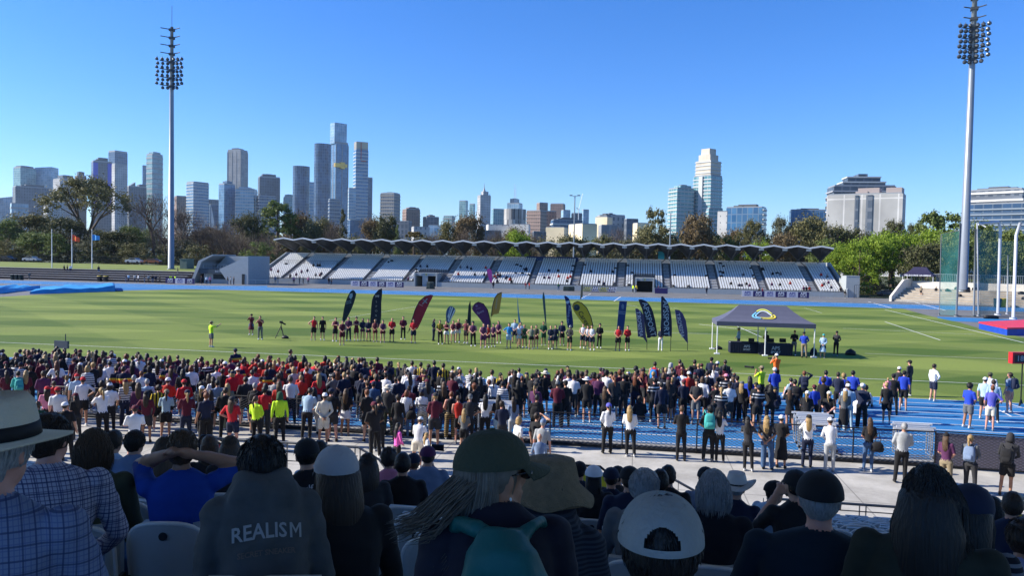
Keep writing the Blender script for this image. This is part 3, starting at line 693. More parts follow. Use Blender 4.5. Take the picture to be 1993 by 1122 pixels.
# ---------------------------------------------------------------- feather banners
def ppoly(pts, ref): dep = topix(ref)[2]; return [at(x, y, dep) for x, y in pts]
def smooth_px(pts, k=3):
    out = []; n = len(pts)
    for i in range(n):
        p0, p1, p2, p3 = pts[i-1], pts[i], pts[(i+1) % n], pts[(i+2) % n]
        for j in range(k):
            t_ = j/k; t2, t3 = t_*t_, t_**3
            out.append(tuple(.5*(2*p1[a]+(p2[a]-p0[a])*t_+(2*p0[a]-5*p1[a]+4*p2[a]-p3[a])*t2+(3*p1[a]-p0[a]-3*p2[a]+p3[a])*t3) for a in (0, 1)))
    return out
def feather(base, outline, pole, col, label, k=2, texts=(), shapes=(), z0=0, edge=None, name='feather_banner', rough=.6):
    g = ground(base[0], base[1], z0); t = empty(name, g); tag(t, label, 'banner')
    dep = topix(g)[2]
    def L(x, y, push=0): return at(x, y, dep-push)-g
    o = [L(x, y) for x, y in smooth_px(outline, k)]
    b = MB(); b.prism(o, _f*.03); sail = b.build('sail', mat('sail_'+label[:24].replace(' ', '_'), col, rough, bump=.5, bscale=2.5, sheen=.1), t)
    if edge:
        b = MB(); b.tube([L(x, y, .01) for x, y in edge], .035, 5); b.build('sleeve', M_BLACK, t)
    b = MB(); b.tube([L(x, y) if i else Vector((0, 0, 0)) for i, (x, y) in enumerate(pole)], .022, 5); b.build('pole', M_BLACK, t)
    Bm = Matrix((( _R.x, _U.x, -_f.x, 0), (_R.y, _U.y, -_f.y, 0), (_R.z, _U.z, -_f.z, 0), (0, 0, 0, 1)))
    for (s_, x, y, size_px, rot, c_, bold, mir) in texts:
        M = Matrix.Translation(L(x, y, .012)) @ Bm @ Matrix.Rotation(R(rot), 4, 'Z')
        lettering(s_, size_px*dep/F_PX*1.35, t, M, mat('print_%s' % str(c_), c_, .7), bold, mirror=mir)
    for (poly, c_) in shapes:
        b = MB(); b.prism([L(x, y, .012) for x, y in poly], -_f*.004); b.build('emblem', mat('print_%s' % str(c_), c_, .7), t)
    return t
WG = (.30, .38, .42); WH = (.62, .64, .68)
def disc(x, y, r, n=14): return [(x+r*math.cos(2*math.pi*i/n), y+r*math.sin(2*math.pi*i/n)) for i in range(n)]
feather((665, 640), [(667, 618), (672, 590), (680, 571), (687, 565), (692, 570), (692.5, 577), (685, 600), (670, 628)], [(665, 648), (667, 618)], (.008, .018, .028),
        'dark navy teardrop banner with pale crest, leftmost of the row', 3, [('SPORT', 679, 587, 2.6, 14, WG, 0, False), ('HOUSE', 678.5, 590.5, 2.6, 14, WG, 0, False)], [([(681, 572), (686, 571), (686.5, 577), (683, 583), (679.5, 579)], WG)])
feather((733, 650), [(721.5, 636), (721.8, 610), (724, 585), (730, 572), (743.5, 561.5), (742, 590), (740, 636)], [(723, 650), (722, 636)], (.008, .010, .024),
        'black curved feather banner with vertical pale letters and a lion', 2, [(c_, 732.5-.1*i, 588+9*i, 4.2, 0, (.33, .30, .27), 0, False) for i, c_ in enumerate('SPORT')],
        [([(729.5, 574.5), (732, 575.5), (735, 575), (738, 574.5), (737.5, 578), (736.5, 580), (735, 578.2), (732.5, 578.5), (731, 580), (730.5, 577)], (.30, .27, .24))])
feather((793, 650), [(800, 634), (804, 618), (810, 600), (818, 585), (830, 576), (843, 575), (836, 590), (826, 612), (813, 640), (806, 640)], [(793, 650), (799, 634)], (.26, .012, .030),
        'glossy red feather banner with crossed emblem leaning right', 2, [], [([(822, 583), (824, 583), (832, 590), (830, 591)], (.20, .24, .28)), ([(831, 581), (832.5, 582.5), (823, 593), (821.5, 591.5)], (.20, .24, .28)), ([(815, 592), (823, 595.5), (823, 596.3), (815, 593)], (.5, .3, .3))], edge=[(797, 645), (801, 625), (808, 603), (816, 587), (828, 577)], rough=.32)
feather((870, 648), [(868, 620), (869, 605), (874, 597.5), (879, 596.5), (884, 600), (886.5, 606), (880, 618), (873, 631)], [(866, 650), (868, 622)], (.04, .085, .19),
        'small teardrop banner striped blue and white', 2, [], [([(876, 598.5), (878, 597.5), (873, 620), (871, 617)], WH), ([(880, 598), (882, 599.5), (872.5, 628), (871.8, 624)], WH), ([(884.5, 602), (886, 605), (875, 628), (874, 627)], WH), ([(873, 605), (877, 603), (876, 610), (872.5, 612)], (.25, .40, .75))])
feather((912, 650), [(909, 628), (912, 595), (915.3, 585), (916.8, 600), (916.5, 640), (910, 640)], [(914, 655), (915, 640)], (.010, .020, .028), 'narrow black banner seen almost edge on, left of the purple one', 1)
feather((955, 652), [(918.5, 602), (923, 592), (931, 588.5), (941, 592), (949, 604), (953, 620), (955, 640), (946, 640), (938, 627), (928, 614)], [(956, 664), (954.5, 640)], (.095, .018, .10),
        'purple teardrop banner curving to the left', 2, [('Sport', 935, 608, 4.6, 22, (.45, .35, .50), 0, False), ('Wesley', 930.5, 601, 2.4, 22, (.30, .18, .34), 0, False)], [(disc(927.5, 596, 2.3), (.22, .12, .26))], edge=[(919, 602), (924, 592), (931, 588.5), (941, 592), (949, 604), (953, 620), (955, 640)])
feather((955, 652), [(956, 616), (958.5, 596), (963, 580), (968, 573), (977, 569.5), (974.5, 590), (971, 610), (962, 612)], [(954, 662), (955, 625), (956.3, 614)], (.46, .25, .05),
        'bronze gold feather banner on a pole behind the maroon team', 2, [('GRAMMAR', 966.5, 591, 3.4, 82, (.40, .36, .28), 0, False)], edge=[(956, 616), (958.5, 596), (963, 580), (968, 573), (977, 569.5)])
feather((1012, 655), [(1007, 575), (1008.3, 590), (1010, 610), (1014, 630), (1009.3, 630), (1007.3, 600)], [(1012, 660), (1011, 630)], (.03, .21, .42), 'thin light blue banner seen edge on above the blue team', 1)
feather((1062, 655), [(1058.3, 568.5), (1060.2, 578), (1062.3, 605), (1063.6, 635), (1062.0, 635), (1057.5, 600), (1055.8, 580), (1056.6, 571)], [(1063, 662), (1063, 634)], (.06, .10, .11), 'thin grey green banner seen edge on behind the green runner', 1)
feather((1110, 660), [(1098, 577), (1103, 577.5), (1108, 583), (1111.5, 597), (1114, 615), (1115.5, 638), (1105, 638), (1102, 610), (1101.5, 590)], [(1114, 668), (1114, 636)], (.008, .022, .12),
        'navy feather banner with vertical white lettering, left of the yellow one', 2, [('Old Grammar', 1106.3, 612, 4.6, 85, (.35, .42, .60), 0, False), ('Sport', 1110.3, 601, 3.2, 85, (.35, .42, .60), 0, False)], [([(1101.5, 587), (1108, 585.5), (1109, 589), (1105, 592), (1102, 591)], (.4, .48, .62))])
feather((1152, 660), [(1113.5, 597), (1117, 590), (1124, 587.5), (1132, 590), (1142, 600), (1150, 617), (1154.5, 636), (1153, 648), (1142, 640), (1130, 625), (1118, 608)], [(1155, 672), (1153.5, 645)], (.66, .43, .03),
        'yellow teardrop banner with round navy crest', 2, [('Carey', 1136, 620, 9.5, -57, (.02, .02, .03), .004, False)], [(disc(1122.5, 599.3, 6.2, 20), (.04, .06, .09)), (disc(1122.5, 599.3, 5.0, 20), (.16, .17, .14)), (disc(1122.5, 599.3, 4.0, 20), (.02, .04, .08)), ([(1120.5, 597.5), (1124.5, 597.5), (1122.7, 601.5)], (.25, .3, .35))], edge=[(1113.8, 598), (1117, 590), (1124, 587.5), (1132, 590), (1142, 600), (1150, 617), (1154.5, 636)])
feather((1200, 650), [(1205.5, 586.5), (1220.5, 587), (1214, 645), (1209, 668), (1198, 664), (1201, 635)], [(1199, 668), (1200, 655)], (.010, .035, .16), 'straight navy banner leaning right with white crest and lines', 1,
        [('BRIGHTON', 1210, 607.5, 2.3, -4, (.30, .40, .55), 0, False), ('GRAMMAR', 1209.7, 611, 2.3, -4, (.30, .40, .55), 0, False)], [([(1211, 592), (1214, 593), (1215, 598), (1213, 603), (1210, 601), (1209.3, 596)], (.12, .18, .30))])
feather((1259, 682), [(1236.5, 601), (1241, 601.2), (1247, 606), (1253, 614), (1258, 660), (1259, 668), (1252, 658), (1241.5, 655.5), (1240, 630)], [(1259.5, 683), (1259.3, 664)], (.05, .045, .12),
        'short navy feather banner with lettering seen in reverse, behind its larger twin', 1, [('APSSPORT', 1244.8, 631, 8.0, -83, (.50, .50, .62), .004, True)])
feather((1259, 682), [(1242.5, 584), (1253, 584.5), (1261, 590), (1268, 600), (1273, 615), (1277, 635), (1279, 655), (1268, 656), (1260, 658), (1255, 630), (1250, 603)], [(1259.5, 683), (1259.3, 656)], (.012, .015, .045),
        'tall navy feather banner tilting right with large white lettering', 2, [('APSSPORT', 1263, 622, 11.0, -75, (.36, .44, .56), .002, False)])
feather((1305, 685), [(1287, 578), (1294, 582), (1300, 591), (1304.5, 604), (1307.5, 625), (1307.5, 655), (1305, 655), (1286.5, 652), (1287, 620)], [(1305.5, 684), (1306, 652)], (.012, .015, .045),
        'tallest navy feather banner standing upright with white lettering', 2, [('APSSPORT', 1296, 620, 11.0, -88, (.36, .44, .56), .002, False)])
feather((1338, 683), [(1313.5, 603), (1322, 604), (1329, 611), (1335, 625), (1338, 645), (1339, 670), (1332, 661), (1322, 648), (1317.5, 630)], [(1338.5, 684), (1338.3, 668)], (.065, .055, .15),
        'purple navy feather banner lettered in reverse, nearest the tent', 1, [('APSSPORT', 1323.8, 634, 7.6, -78, (.50, .50, .62), .004, True)])
feather((1131, 584), [(1129, 584), (1131.2, 556), (1135.5, 552), (1134, 578)], [(1130, 600), (1131, 580)], (.20, .14, .10), 'small far brown feather banner on the back straight', 1)
feather((955, 562), [(947.5, 526), (951, 523.5), (956, 526), (958, 536), (957.5, 551), (953.5, 549), (950, 538)], [(955, 566), (956, 549)], (.62, .07, .30), 'bright pink feather banner before the far stand', 2)
feather((1506, 568), [(1508.8, 536), (1512.5, 566), (1506.5, 566.5)], [(1510, 570), (1509, 566)], (.32, .03, .05), 'narrow red feather banner, left of two at the far stand', 1)
feather((1551, 568), [(1552.5, 537), (1555.8, 568), (1549.8, 568)], [(1553, 572), (1552, 566)], (.32, .03, .05), 'narrow red feather banner, right of two at the far stand', 1)
feather((659, 552), [(654, 526), (658, 526), (661, 545), (657.5, 548)], [(659, 556), (659, 545)], (.22, .50, .60), 'pale blue feather banner at the foot of the far stand', 1)
feather((1380, 565), [(1375, 545), (1384, 543), (1382, 561), (1375, 562)], [(1375.5, 570), (1375.5, 560)], (.03, .04, .18), 'dark blue small flag banner by the far stand seats', 1)

# ---------------------------------------------------------------- fence banners along the far apron
def panel_banner(px0, px1, ytop, ybot, ys, n, cols, label, txt='APS', t2='SPORT'):
    for i in range(n):
        a, b_ = px0+(px1-px0)*i/n, px0+(px1-px0)*(i+1)/n-.5
        p0, p1 = on_y(a, ybot, ys), on_y(b_, ybot, ys); zt = on_y(a, ytop, ys).z; w_ = p1.x-p0.x; h = 1.15
        t = empty('barrier_banner', (p0.x, ys, 0)); tag(t, label % ['first', 'second', 'third', 'fourth', 'fifth', 'sixth'][i], 'banner')
        dk = cols[i % len(cols)]
        b = MB(); b.b2((0, 0, .1), (w_, .03, 1.2)); b.build('panel', mat('barrier_dark', (.022, .018, .10), .7) if dk == 'n' else mat('barrier_pale', (.50, .50, .58), .7) if dk == 'w' else mat('barrier_slate', (.10, .13, .17), .7), t)
        lc = M_TEXTW if dk != 'w' else mat('print_purple', (.06, .05, .22), .7)
        if dk == 's': lc = mat('print_yellow', (.55, .50, .12), .7)
        lettering(txt, .72, t, Matrix.Translation((w_/2, -.01, .84)) @ Mx, lc, .012)
        lettering(t2, .40, t, Matrix.Translation((w_/2, -.01, .36)) @ Mx, lc, .006)
        b = MB(); b.tube([(0, .06, 0), (0, .06, 1.2)], .03, 5); b.tube([(w_, .06, 0), (w_, .06, 1.2)], .03, 5); b.build('frame', M_STEEL, t)
panel_banner(322, 379, 544, 555, 141.5, 3, 'nwn', 'sponsor barrier lettered in capitals below the left terrace, %s from the left')
panel_banner(683, 786, 546, 558, 152, 6, 'wnwnwn', 'sponsor barrier before the left seat blocks of the stand, %s from the left')
panel_banner(1444, 1575, 567, 580, 152, 6, 'wnwnwn', 'sponsor barrier before the right seat blocks of the stand, %s from the left')
panel_banner(1135, 1198, 560, 571, 154, 4, 'snsn', 'slate and yellow barrier near the right entrance of the stand, %s from the left', 'CAREY', 'GRAMMAR')
panel_banner(1274, 1300, 560, 571, 155, 1, 'n', 'plain blue barrier right of the stand entrance, %s one', '', '')
# scoreboard, speaker, kit left of the field
p = ground(1972, 790); zt = at(1972, 697, topix(p)[2])
t = empty('display_board', (zt.x, zt.y, 0), R(12)); tag(t, 'red framed digital clock on a black stand at the right edge', 'scoreboard')
dp = topix(p)[2]; S_ = dp/F_PX; zc = zt.z
b = MB(); b.box((.62, 0, zc), (1.5, .28, 22*S_)); b.build('case', mat('clock_red', (.50, .02, .03), .45), t)
b = MB(); b.box((.62, -.145, zc-.02), (1.32, .02, 15*S_)); b.build('screen', mat('clock_screen', (.02, .02, .025), .3), t)
lettering('18:8', .34, t, Matrix.Translation((.34, -.16, zc-.02)) @ Mx, mat('clock_digits', (.30, .30, .32), .4), .008)
for xx in (.45,):
    b = MB(); b.tube([(xx, 0, 0), (xx, 0, zc-.2)], .03, 6); b.tube([(xx-.3, -.3, .02), (xx, 0, .3), (xx+.3, .3, .02)], .03, 5); b.build('stand', M_BLACK, t)
p = ground(120, 700); t = empty('signal_board', p, R(-6)); tag(t, 'flat dark rectangular board with a short mast, above the left crowd', 'board')
zc = at(120, 671, topix(p)[2]).z; b = MB(); b.box((0, 0, zc), (.95, .12, .42)); b.tube([(.28, 0, zc), (.28, 0, zc+.62)], .025, 5); b.build('board', mat('board_slate', (.05, .06, .07), .6), t)
b = MB(); b.tube([(-.3, 0, 0), (-.3, 0, zc-.2)], .03, 5); b.tube([(.3, 0, 0), (.3, 0, zc-.2)], .03, 5); b.build('stand', M_BLACK, t)
for px, py in ((25, 553), (33, 553), (41, 553)):
    p = on_y(px, 555, 141); b = MB(); b.loft([(0, 0, 0, .32, .32), (0, 0, 1.0, .40, .40), (0, -.05, 1.08, .42, .44), (0, 0, 1.14, .36, .38)], 8, power=5)
    b.tube([(-.3, .3, .12), (.3, .3, .12)], .12, 8); o = b.build('wheelie_bin', mat('bin_green_dark', (.008, .022, .022), .5), None, False, (p.x, 141, 0)); tag(o, 'dark green wheelie bin in a row of three left of the dark terrace', 'bin', 'three wheelie bins by the terrace')
for px in (194, 206):
    p = on_y(px, 552, 144); b = MB(); b.loft([(0, 0, 0, .38, .34), (0, 0, 1.0, .45, .40), (0, 0, 1.0, .47, .44), (0, 0, 1.12, .44, .42)], 8, power=5); b.v = [v for v in b.v]
    o = b.build('wheelie_bin', M_BLACK, None, False, (p.x, 144, 0)); b = MB(); b.loft([(0, 0, 1.12, .46, .44), (0, 0, 1.2, .40, .38)], 8, power=5); b.build('lid', mat('lid_yellow', (.5, .38, .03), .5), o)
    tag(o, 'black wheelie bin with yellow lid before the dark terrace', 'bin', 'yellow lidded bins at the terrace')
for px, py, w_, h, lab in ((838, 563, 1.6, 1.5, 'left'), (1008, 562, 2.4, 1.3, 'middle'), (1107, 567, 2.4, 1.0, 'right')):
    p = ground(px, py); b = MB(); b.loft([(0, 0, 0, w_/2, .6), (0, 0, h*.8, w_/2, .6), (0, 0, h, w_/2*.9, .5)], 8, power=6)
    for s_ in (-1, 1): b.tube([(s_*w_*.4, -.6, .15), (s_*w_*.4, .6, .15)], .15, 8)
    tag(b.build('equipment_trolley', mat('trolley_dark', (.02, .035, .035), .6), None, False, p), 'dark covered equipment trolley on the far apron, %s of three' % lab, 'trolley')
# parked cars beyond the mound and beside the stand
def car(px, py, y, z, col, label, L=4.4, rz=0):
    p = on_y(px, py, y); t = empty('parked_car', (p.x, y, z), rz); tag(t, label, 'car')
    prof = [(-L/2, .35), (-L/2, .85), (-L*.44, .98), (-L*.30, 1.02), (-L*.18, 1.42), (L*.14, 1.46), (L*.27, 1.0), (L*.45, .88), (L/2, .7), (L/2, .35)]
    b = MB(); b.prism([(x, -.88, z_) for x, z_ in prof], (0, 1.76, 0)); b.build('body', mat('car_paint_%d' % px, col, .25, .2, coat=.6), t)
    b = MB(); b.prism([(-L*.27, -.89, 1.03), (-L*.17, -.89, 1.36), (L*.12, -.89, 1.40), (L*.23, -.89, 1.03)], (0, 1.78, 0)); b.build('side_glass', M_DARK, t)
    for sx in (-1, 1):
        for sy in (-1, 1):
            b = MB(); b.tube([(sx*L*.31, sy*.90, .33), (sx*L*.31, sy*.68, .33)], .33, 12); b.build('wheel', M_BLACK, t)
for a in ((14, 520, 178, 3.3, (.02, .02, .025), 'black car parked beyond the fence at the far left'), (62, 518, 178, 3.3, (.55, .55, .56), 'silver car parked beyond the fence left of the flagpoles'), (298, 516, 180, 3.4, (.28, .09, .04), 'rust red car parked beyond the fence left of the mast'),
          (262, 516, 180, 3.4, (.6, .6, .6), 'white car parked beyond the fence beside the rust red one'), (492, 545, 185, 0, (.62, .62, .63), 'white car parked between the kiosk and the stand', 4.6), (512, 538, 195, 0, (.35, .36, .38), 'grey car parked behind the left end of the stand'),
          (1727, 551, 176, 0, (.10, .11, .12), 'charcoal car parked behind the railings right of the stand')): car(*a)
# railings near the kiosk and right of the stand
rail_fence('railing', [(kx(486), 146), (on_y(560, 560, 150).x, 150)], 1.1, 0, 2.4, M_STEEL, 'grey crowd railing between the kiosk and the stand front', bars=.25)
rail_fence('railing', [(on_y(1668, 575, 158).x, 160), (on_y(1732, 575, 158).x, 160)], 2.6, 0, 2.6, M_BLACK, 'tall dark railing between the plant room and the tan terrace', bars=.4)
rail_fence('railing', [(on_y(1576, 578, 150).x, 153), (on_y(1630, 578, 150).x, 153)], 1.0, 0, 2.2, M_STEEL, 'low steel barriers at the right end of the stand front', bars=.25)
# white barrier boards along the far track edge
# ================================================================ the city behind
def facade(name, glass1, glass2, frame, bay, floor, mort, rough=.25, squash=1.0, metal=.0, bands=0.0, vert=0.0):
    g = NT(name, rough); uv = g.n('UVMap'); br = g.n('TexBrick'); br.offset = 0.0; br.squash = 1.0
    br.inputs['Scale'].default_value = 1.0; br.inputs['Brick Width'].default_value = bay; br.inputs['Row Height'].default_value = floor
    br.inputs['Mortar Size'].default_value = mort; br.inputs['Mortar Smooth'].default_value = .1; br.inputs['Bias'].default_value = 0
    br.inputs['Color1'].default_value = glass1+(1,); br.inputs['Color2'].default_value = glass2+(1,); br.inputs['Mortar'].default_value = frame+(1,)
    g.l(uv.outputs[0], br.inputs['Vector']); c = br.outputs[0]
    n = g.n('TexNoise', i_Scale=.035, i_Detail=3.0); g.l(uv.outputs[0], n.inputs['Vector'])
    mr = g.n('MapRange'); mr.inputs['From Min'].default_value = .35; mr.inputs['From Max'].default_value = .65; mr.inputs['To Min'].default_value = .78; mr.inputs['To Max'].default_value = 1.2; g.l(n.outputs[0], mr.inputs[0])
    c = g.mix(1.0, c, mr.outputs[0], 'MULTIPLY')
    g.l(c, g.b.inputs['Base Color']); g.b.inputs['Metallic'].default_value = metal
    rr = g.math('ADD', g.math('MULTIPLY', br.outputs[1], .5), rough); g.l(rr, g.b.inputs['Roughness']); g.b.inputs['Specular IOR Level'].default_value = .6
    return g.m
FM = {
 'blue': facade('glass_blue', (.03, .10, .22), (.07, .19, .35), (.12, .20, .30), 4.5, 7, .4, .12),
 'lblue': facade('glass_light_blue', (.14, .27, .40), (.24, .38, .50), (.30, .38, .45), 6, 8, .5, .15),
 'teal': facade('glass_teal', (.07, .20, .24), (.14, .30, .33), (.26, .36, .38), 5, 7, .5, .15),
 'navy': facade('glass_navy', (.018, .045, .10), (.045, .10, .20), (.07, .12, .19), 6, 8, .45, .2),
 'grid': facade('window_grid_grey', (.04, .055, .08), (.08, .10, .13), (.13, .15, .18), 6, 8, 1.3, .4),
 'lgrid': facade('window_grid_pale', (.09, .11, .14), (.16, .18, .20), (.40, .40, .40), 5, 7, 1.7, .5),
 'conc': facade('concrete_tower', (.17, .19, .21), (.22, .23, .24), (.27, .28, .29), 7, 9, 1.0, .6),
 'brown': facade('brown_tower', (.11, .08, .07), (.17, .12, .10), (.24, .17, .14), 5, 7, 1.3, .6),
 'orange': facade('terracotta_tower', (.15, .07, .05), (.22, .11, .07), (.46, .20, .12), 6, 8, 2.0, .6),
 'dark': facade('dark_tower', (.035, .05, .075), (.06, .08, .11), (.11, .13, .16), 7, 8, .8, .3),
 'white': facade('pale_panel_tower', (.36, .355, .34), (.40, .395, .38), (.58, .57, .55), 12, 28, .5, .7),
 'cream': facade('cream_render', (.74, .62, .40), (.78, .66, .44), (.70, .58, .38), 40, 30, .15, .8),
 'wwin': facade('white_wall_windows', (.10, .11, .12), (.20, .20, .19), (.66, .63, .58), 5, 5.5, 2.3, .6),
 'bw': facade('black_white_panels', (.02, .02, .025), (.62, .60, .56), (.30, .29, .28), 4, 26, .4, .6),
}
M_SLAB = mat('floor_slab_pale', (.46, .48, .48), .6)
M_SLABG = mat('floor_slab_grey', (.26, .28, .30), .6)
M_PLANT = mat('roof_plant_grey', (.10, .11, .12), .7)
M_GOLD = mat('gold_cladding', (.62, .36, .07), .3, .6)
def uvbox(b, lo, hi, uvs):
    x0, y0, z0 = lo; x1, y1, z1 = hi
    vs = [(x0, y0, z0), (x1, y0, z0), (x1, y1, z0), (x0, y1, z0), (x0, y0, z1), (x1, y0, z1), (x1, y1, z1), (x0, y1, z1)]
    fs = [(0, 1, 5, 4), (1, 2, 6, 5), (2, 3, 7, 6), (3, 0, 4, 7), (4, 5, 6, 7)]; b.add(vs, fs)
    W, D = x1-x0, y1-y0
    for w0, w1 in ((0, W), (W, W+D), (W+D, 2*W+D), (2*W+D, 2*W+2*D)): uvs += [(w0, z0), (w1, z0), (w1, z1), (w0, z1)]
    uvs += [(0, 0)]*4
def tower(x0, x1, yt, D, style, label, rot=25, depth=.8, name='tower', tops=(), slabs=None, slabm=None, round_=False, fins=None, plant=.0, base=0, slant=None, cat='building', mats2=None):
    xc = (x0+x1)/2; p = at(xc, hz(xc), D); S = (x1-x0)*D/F_PX; H = 6.2+(hz(xc)-yt)*D/F_PX
    hor = YAW - math.atan((xc-CX)/F_PX)       # facing the camera, then turned by rot
    th = abs(R(rot)); W = S if round_ else S/(math.cos(th)+depth*math.sin(th)); Dp = W*depth
    t = empty(name, (p.x, p.y, base), hor+R(rot)); tag(t, label, cat)
    b = MB(); uvs = []
    if round_:
        n = 20; rx, ry = W/2, W*.36; vs = []
        for z in (0, H):
            for j in range(n): a = 2*math.pi*j/n; vs.append((rx*math.cos(a), ry*math.sin(a), z + (0 if z == 0 or not slant else slant*H*math.cos(a))))
        fs = [(j, (j+1) % n, n+(j+1) % n, n+j) for j in range(n)]+[tuple(range(n, 2*n))]; b.add(vs, fs); L = math.pi*W
        for j in range(n): uvs += [(L*j/n, 0), (L*(j+1)/n, 0), (L*(j+1)/n, H), (L*j/n, H)]
        uvs += [(0, 0)]*n
    else:
        uvbox(b, (-W/2, -Dp/2, 0), (W/2, Dp/2, H), uvs)
        if slant:
            for i in (4, 7): v = b.v[i]; b.v[i] = (v[0], v[1], v[2]+slant*H)
    b.uv = uvs; b.build('facade', FM[style], t)
    if not round_ or True:
        b = MB()
        if not slant and not round_:
            b.box((0, 0, H+H*.008), (W*.97, Dp*.97, H*.016)); b.build('parapet', M_SLABG, t)
    for (fx0, fx1, pyt, st) in tops:           # stepped upper volumes, given as shares of the width
        z1 = 6.2+(hz(xc)-pyt)*D/F_PX; b = MB(); uvs = []; uvbox(b, (-W/2+W*fx0, -Dp*.38, H+.02), (-W/2+W*fx1, Dp*.38, z1), uvs); b.uv = uvs; b.build('upper_storeys', FM[st], t)
        b = MB(); b.box((-W/2+W*(fx0+fx1)/2, 0, z1+.6), (W*(fx1-fx0)*.5, Dp*.4, 1.3)); b.build('roof_plant', M_PLANT, t)
    if plant:
        b = MB(); b.box((W*.05, 0, H+plant/2+.6), (W*.5, Dp*.5, plant)); b.box((-W*.2, 0, H+plant*.3+.6), (W*.25, Dp*.6, plant*.6)); b.build('roof_plant', M_PLANT, t)
    if slabs:
        b = MB(); z = slabs
        while z < H-1: b.box((0, 0, z), (W*1.03+.5, Dp*1.03+.5, slabs*.28)); z += slabs
        b.build('floor_slabs', slabm or M_SLAB, t)
    if fins:
        b = MB(); k_ = max(2, int(W/fins))
        for i in range(k_+1): b.box((-W/2+W*i/k_, -Dp/2-.3, H/2), (fins*.14, .6, H*.98))
        k_ = max(2, int(Dp/fins))
        for s_ in (-1, 1):
            for i in range(k_+1): b.box((s_*(W/2+.3), -Dp/2+Dp*i/k_, H/2), (.6, fins*.14, H*.98))
        b.build('fins', slabm or M_SLABG, t)
    return t, W, Dp, H
T = tower
T(-8, 27, 382, 2300, 'lblue', 'low pale blue office block at the very left of the skyline', 20, slant=-.05)
T(30, 67, 330, 2350, 'teal', 'teal glass tower with dark ragged crown, second from the left', 30, tops=((.1, .9, 325, 'dark'),))
T(23, 53, 398, 1900, 'lblue', 'low light blue glass block before the dark gridded slab', 8, .6, slabs=14, slabm=M_SLABG)
T(31, 96, 367, 2050, 'grid', 'broad dark gridded office slab at the left of the skyline', 12, .4, plant=8)
T(72, 111, 327, 2400, 'lblue', 'pale glass tower with sloping roof behind the gridded slab', -28, slant=-.012)
T(88, 122, 395, 2000, 'lgrid', 'pale grey mid rise block behind the big gum tree', 15)
T(107, 150, 352, 2300, 'lgrid', 'whitish stepped block above the big gum tree', 25, tops=((.2, .75, 343, 'dark'), ))
T(148, 167, 345, 2350, 'brown', 'slim grey brown block topped by a small plant tower, above the gum', 20, tops=((.15, .8, 336, 'dark'),))
t_, W, Dp, H = T(180, 216, 318, 2300, 'dark', 'bronze grey tower with bright blue side panels', 10, .6, plant=14)
for s_ in (-1, 1):
    b = MB(); b.box((s_*W*.375, -Dp/2-1.0, H-(H*.5)/2-2), (W*.25, 2, H*.5)); b.build('blue_panel', mat('blue_side_panel', (.035, .06, .50), .35), t_)
T(213, 246, 299, 2500, 'navy', 'tall dark slate tower left of the floodlight mast', 32)
T(219, 246, 323, 2150, 'lgrid', 'grey gridded tower standing before the tall slate one', 20, .7)
T(247, 283, 366, 2200, 'grid', 'grey office block with flat roof right of the big gum', 12, tops=((.6, 1.0, 360, 'grid'),))
T(238, 262, 355, 2450, 'navy', 'narrow block with slanting roof between slate tower and grey block', 15, slant=-.12)
T(277, 289, 326, 2500, 'blue', 'narrow blue annex at the side of a tall glass tower', 10)
T(286, 315, 305, 2400, 'teal', 'tall blue glass tower with rounded crown just left of the mast', 35, tops=((.15, .85, 298, 'teal'),), slabs=16, slabm=M_SLABG)
T(340, 363, 384, 2100, 'brown', 'brownish block just right of the mast, left of the balconied tower', 15)
t_, W, Dp, H = T(364, 404, 358, 1900, 'blue', 'white and blue balconied apartment tower right of the mast', 30, slabs=7.5)
T(400, 427, 391, 2300, 'grid', 'grey block right of the balconied apartment tower', 18)
t_, W, Dp, H = T(408, 428, 400, 2050, 'navy', 'short block with a white triangular sail wall', 10, .4)
b = MB(); b.prism([(-W*.4, -Dp/2-2, 0), (W*.5, -Dp/2-2, 0), (-W*.4, -Dp/2-2, H*.97)], (0, 1.5, 0)); b.build('sail_wall', mat('sail_white', (.66, .66, .66), .6), t_)
T(426, 456, 361, 1950, 'blue', 'deep blue glass tower before the tall grey brown one', 32, tops=((.3, .8, 354, 'navy'),))
T(443, 480, 297, 2450, 'conc', 'very tall plain grey brown tower of the left group', -35, tops=((.25, .75, 291, 'dark'),), fins=14, slabm=mat('fin_grey', (.30, .29, .28), .7))
T(459, 499, 371, 1950, 'lblue', 'pale ribbed glass block with curved top at the foot of the tall tower', -14, slabs=8, tops=((.15, .75, 366, 'lblue'),))
T(502, 543, 348, 2300, 'dark', 'wide charcoal tower with stepped top, mid left', 10, .5, tops=((.15, .8, 341, 'dark'),))
T(499, 535, 384, 1950, 'navy', 'horizontally ribbed blue grey block before the charcoal tower', 12, slabs=8, slabm=M_SLABG, tops=((.1, .5, 379, 'grid'),))
T(551, 573, 386, 2300, 'teal', 'low teal block left of the oval tower', 15, tops=((.1, .9, 380, 'teal'),))
T(569, 601, 325, 2100, 'navy', 'oval dark glass tower with smooth rounded top', 8, round_=True, fins=None)
T(599, 612, 358, 2300, 'lblue', 'slim light blue tower beside the oval one', 10, slabs=10)
t_, W, Dp, H = T(610, 642, 282, 2050, 'navy', 'tall smooth curved glass tower against the tallest one', 6, round_=True)
T(638, 661, 390, 1900, 'navy', 'short dark block at the foot of the tallest tower', 10, slabs=9, slabm=M_SLABG)
t_, W, Dp, H = T(641, 675, 283, 2150, 'blue', 'tallest blue glass tower with gold boxes halfway up', 28, .9, tops=((-.08, .92, 243, 'lblue'),), fins=16)
b = MB(); zg = 6.2+(hz(660)-326)*2150/F_PX
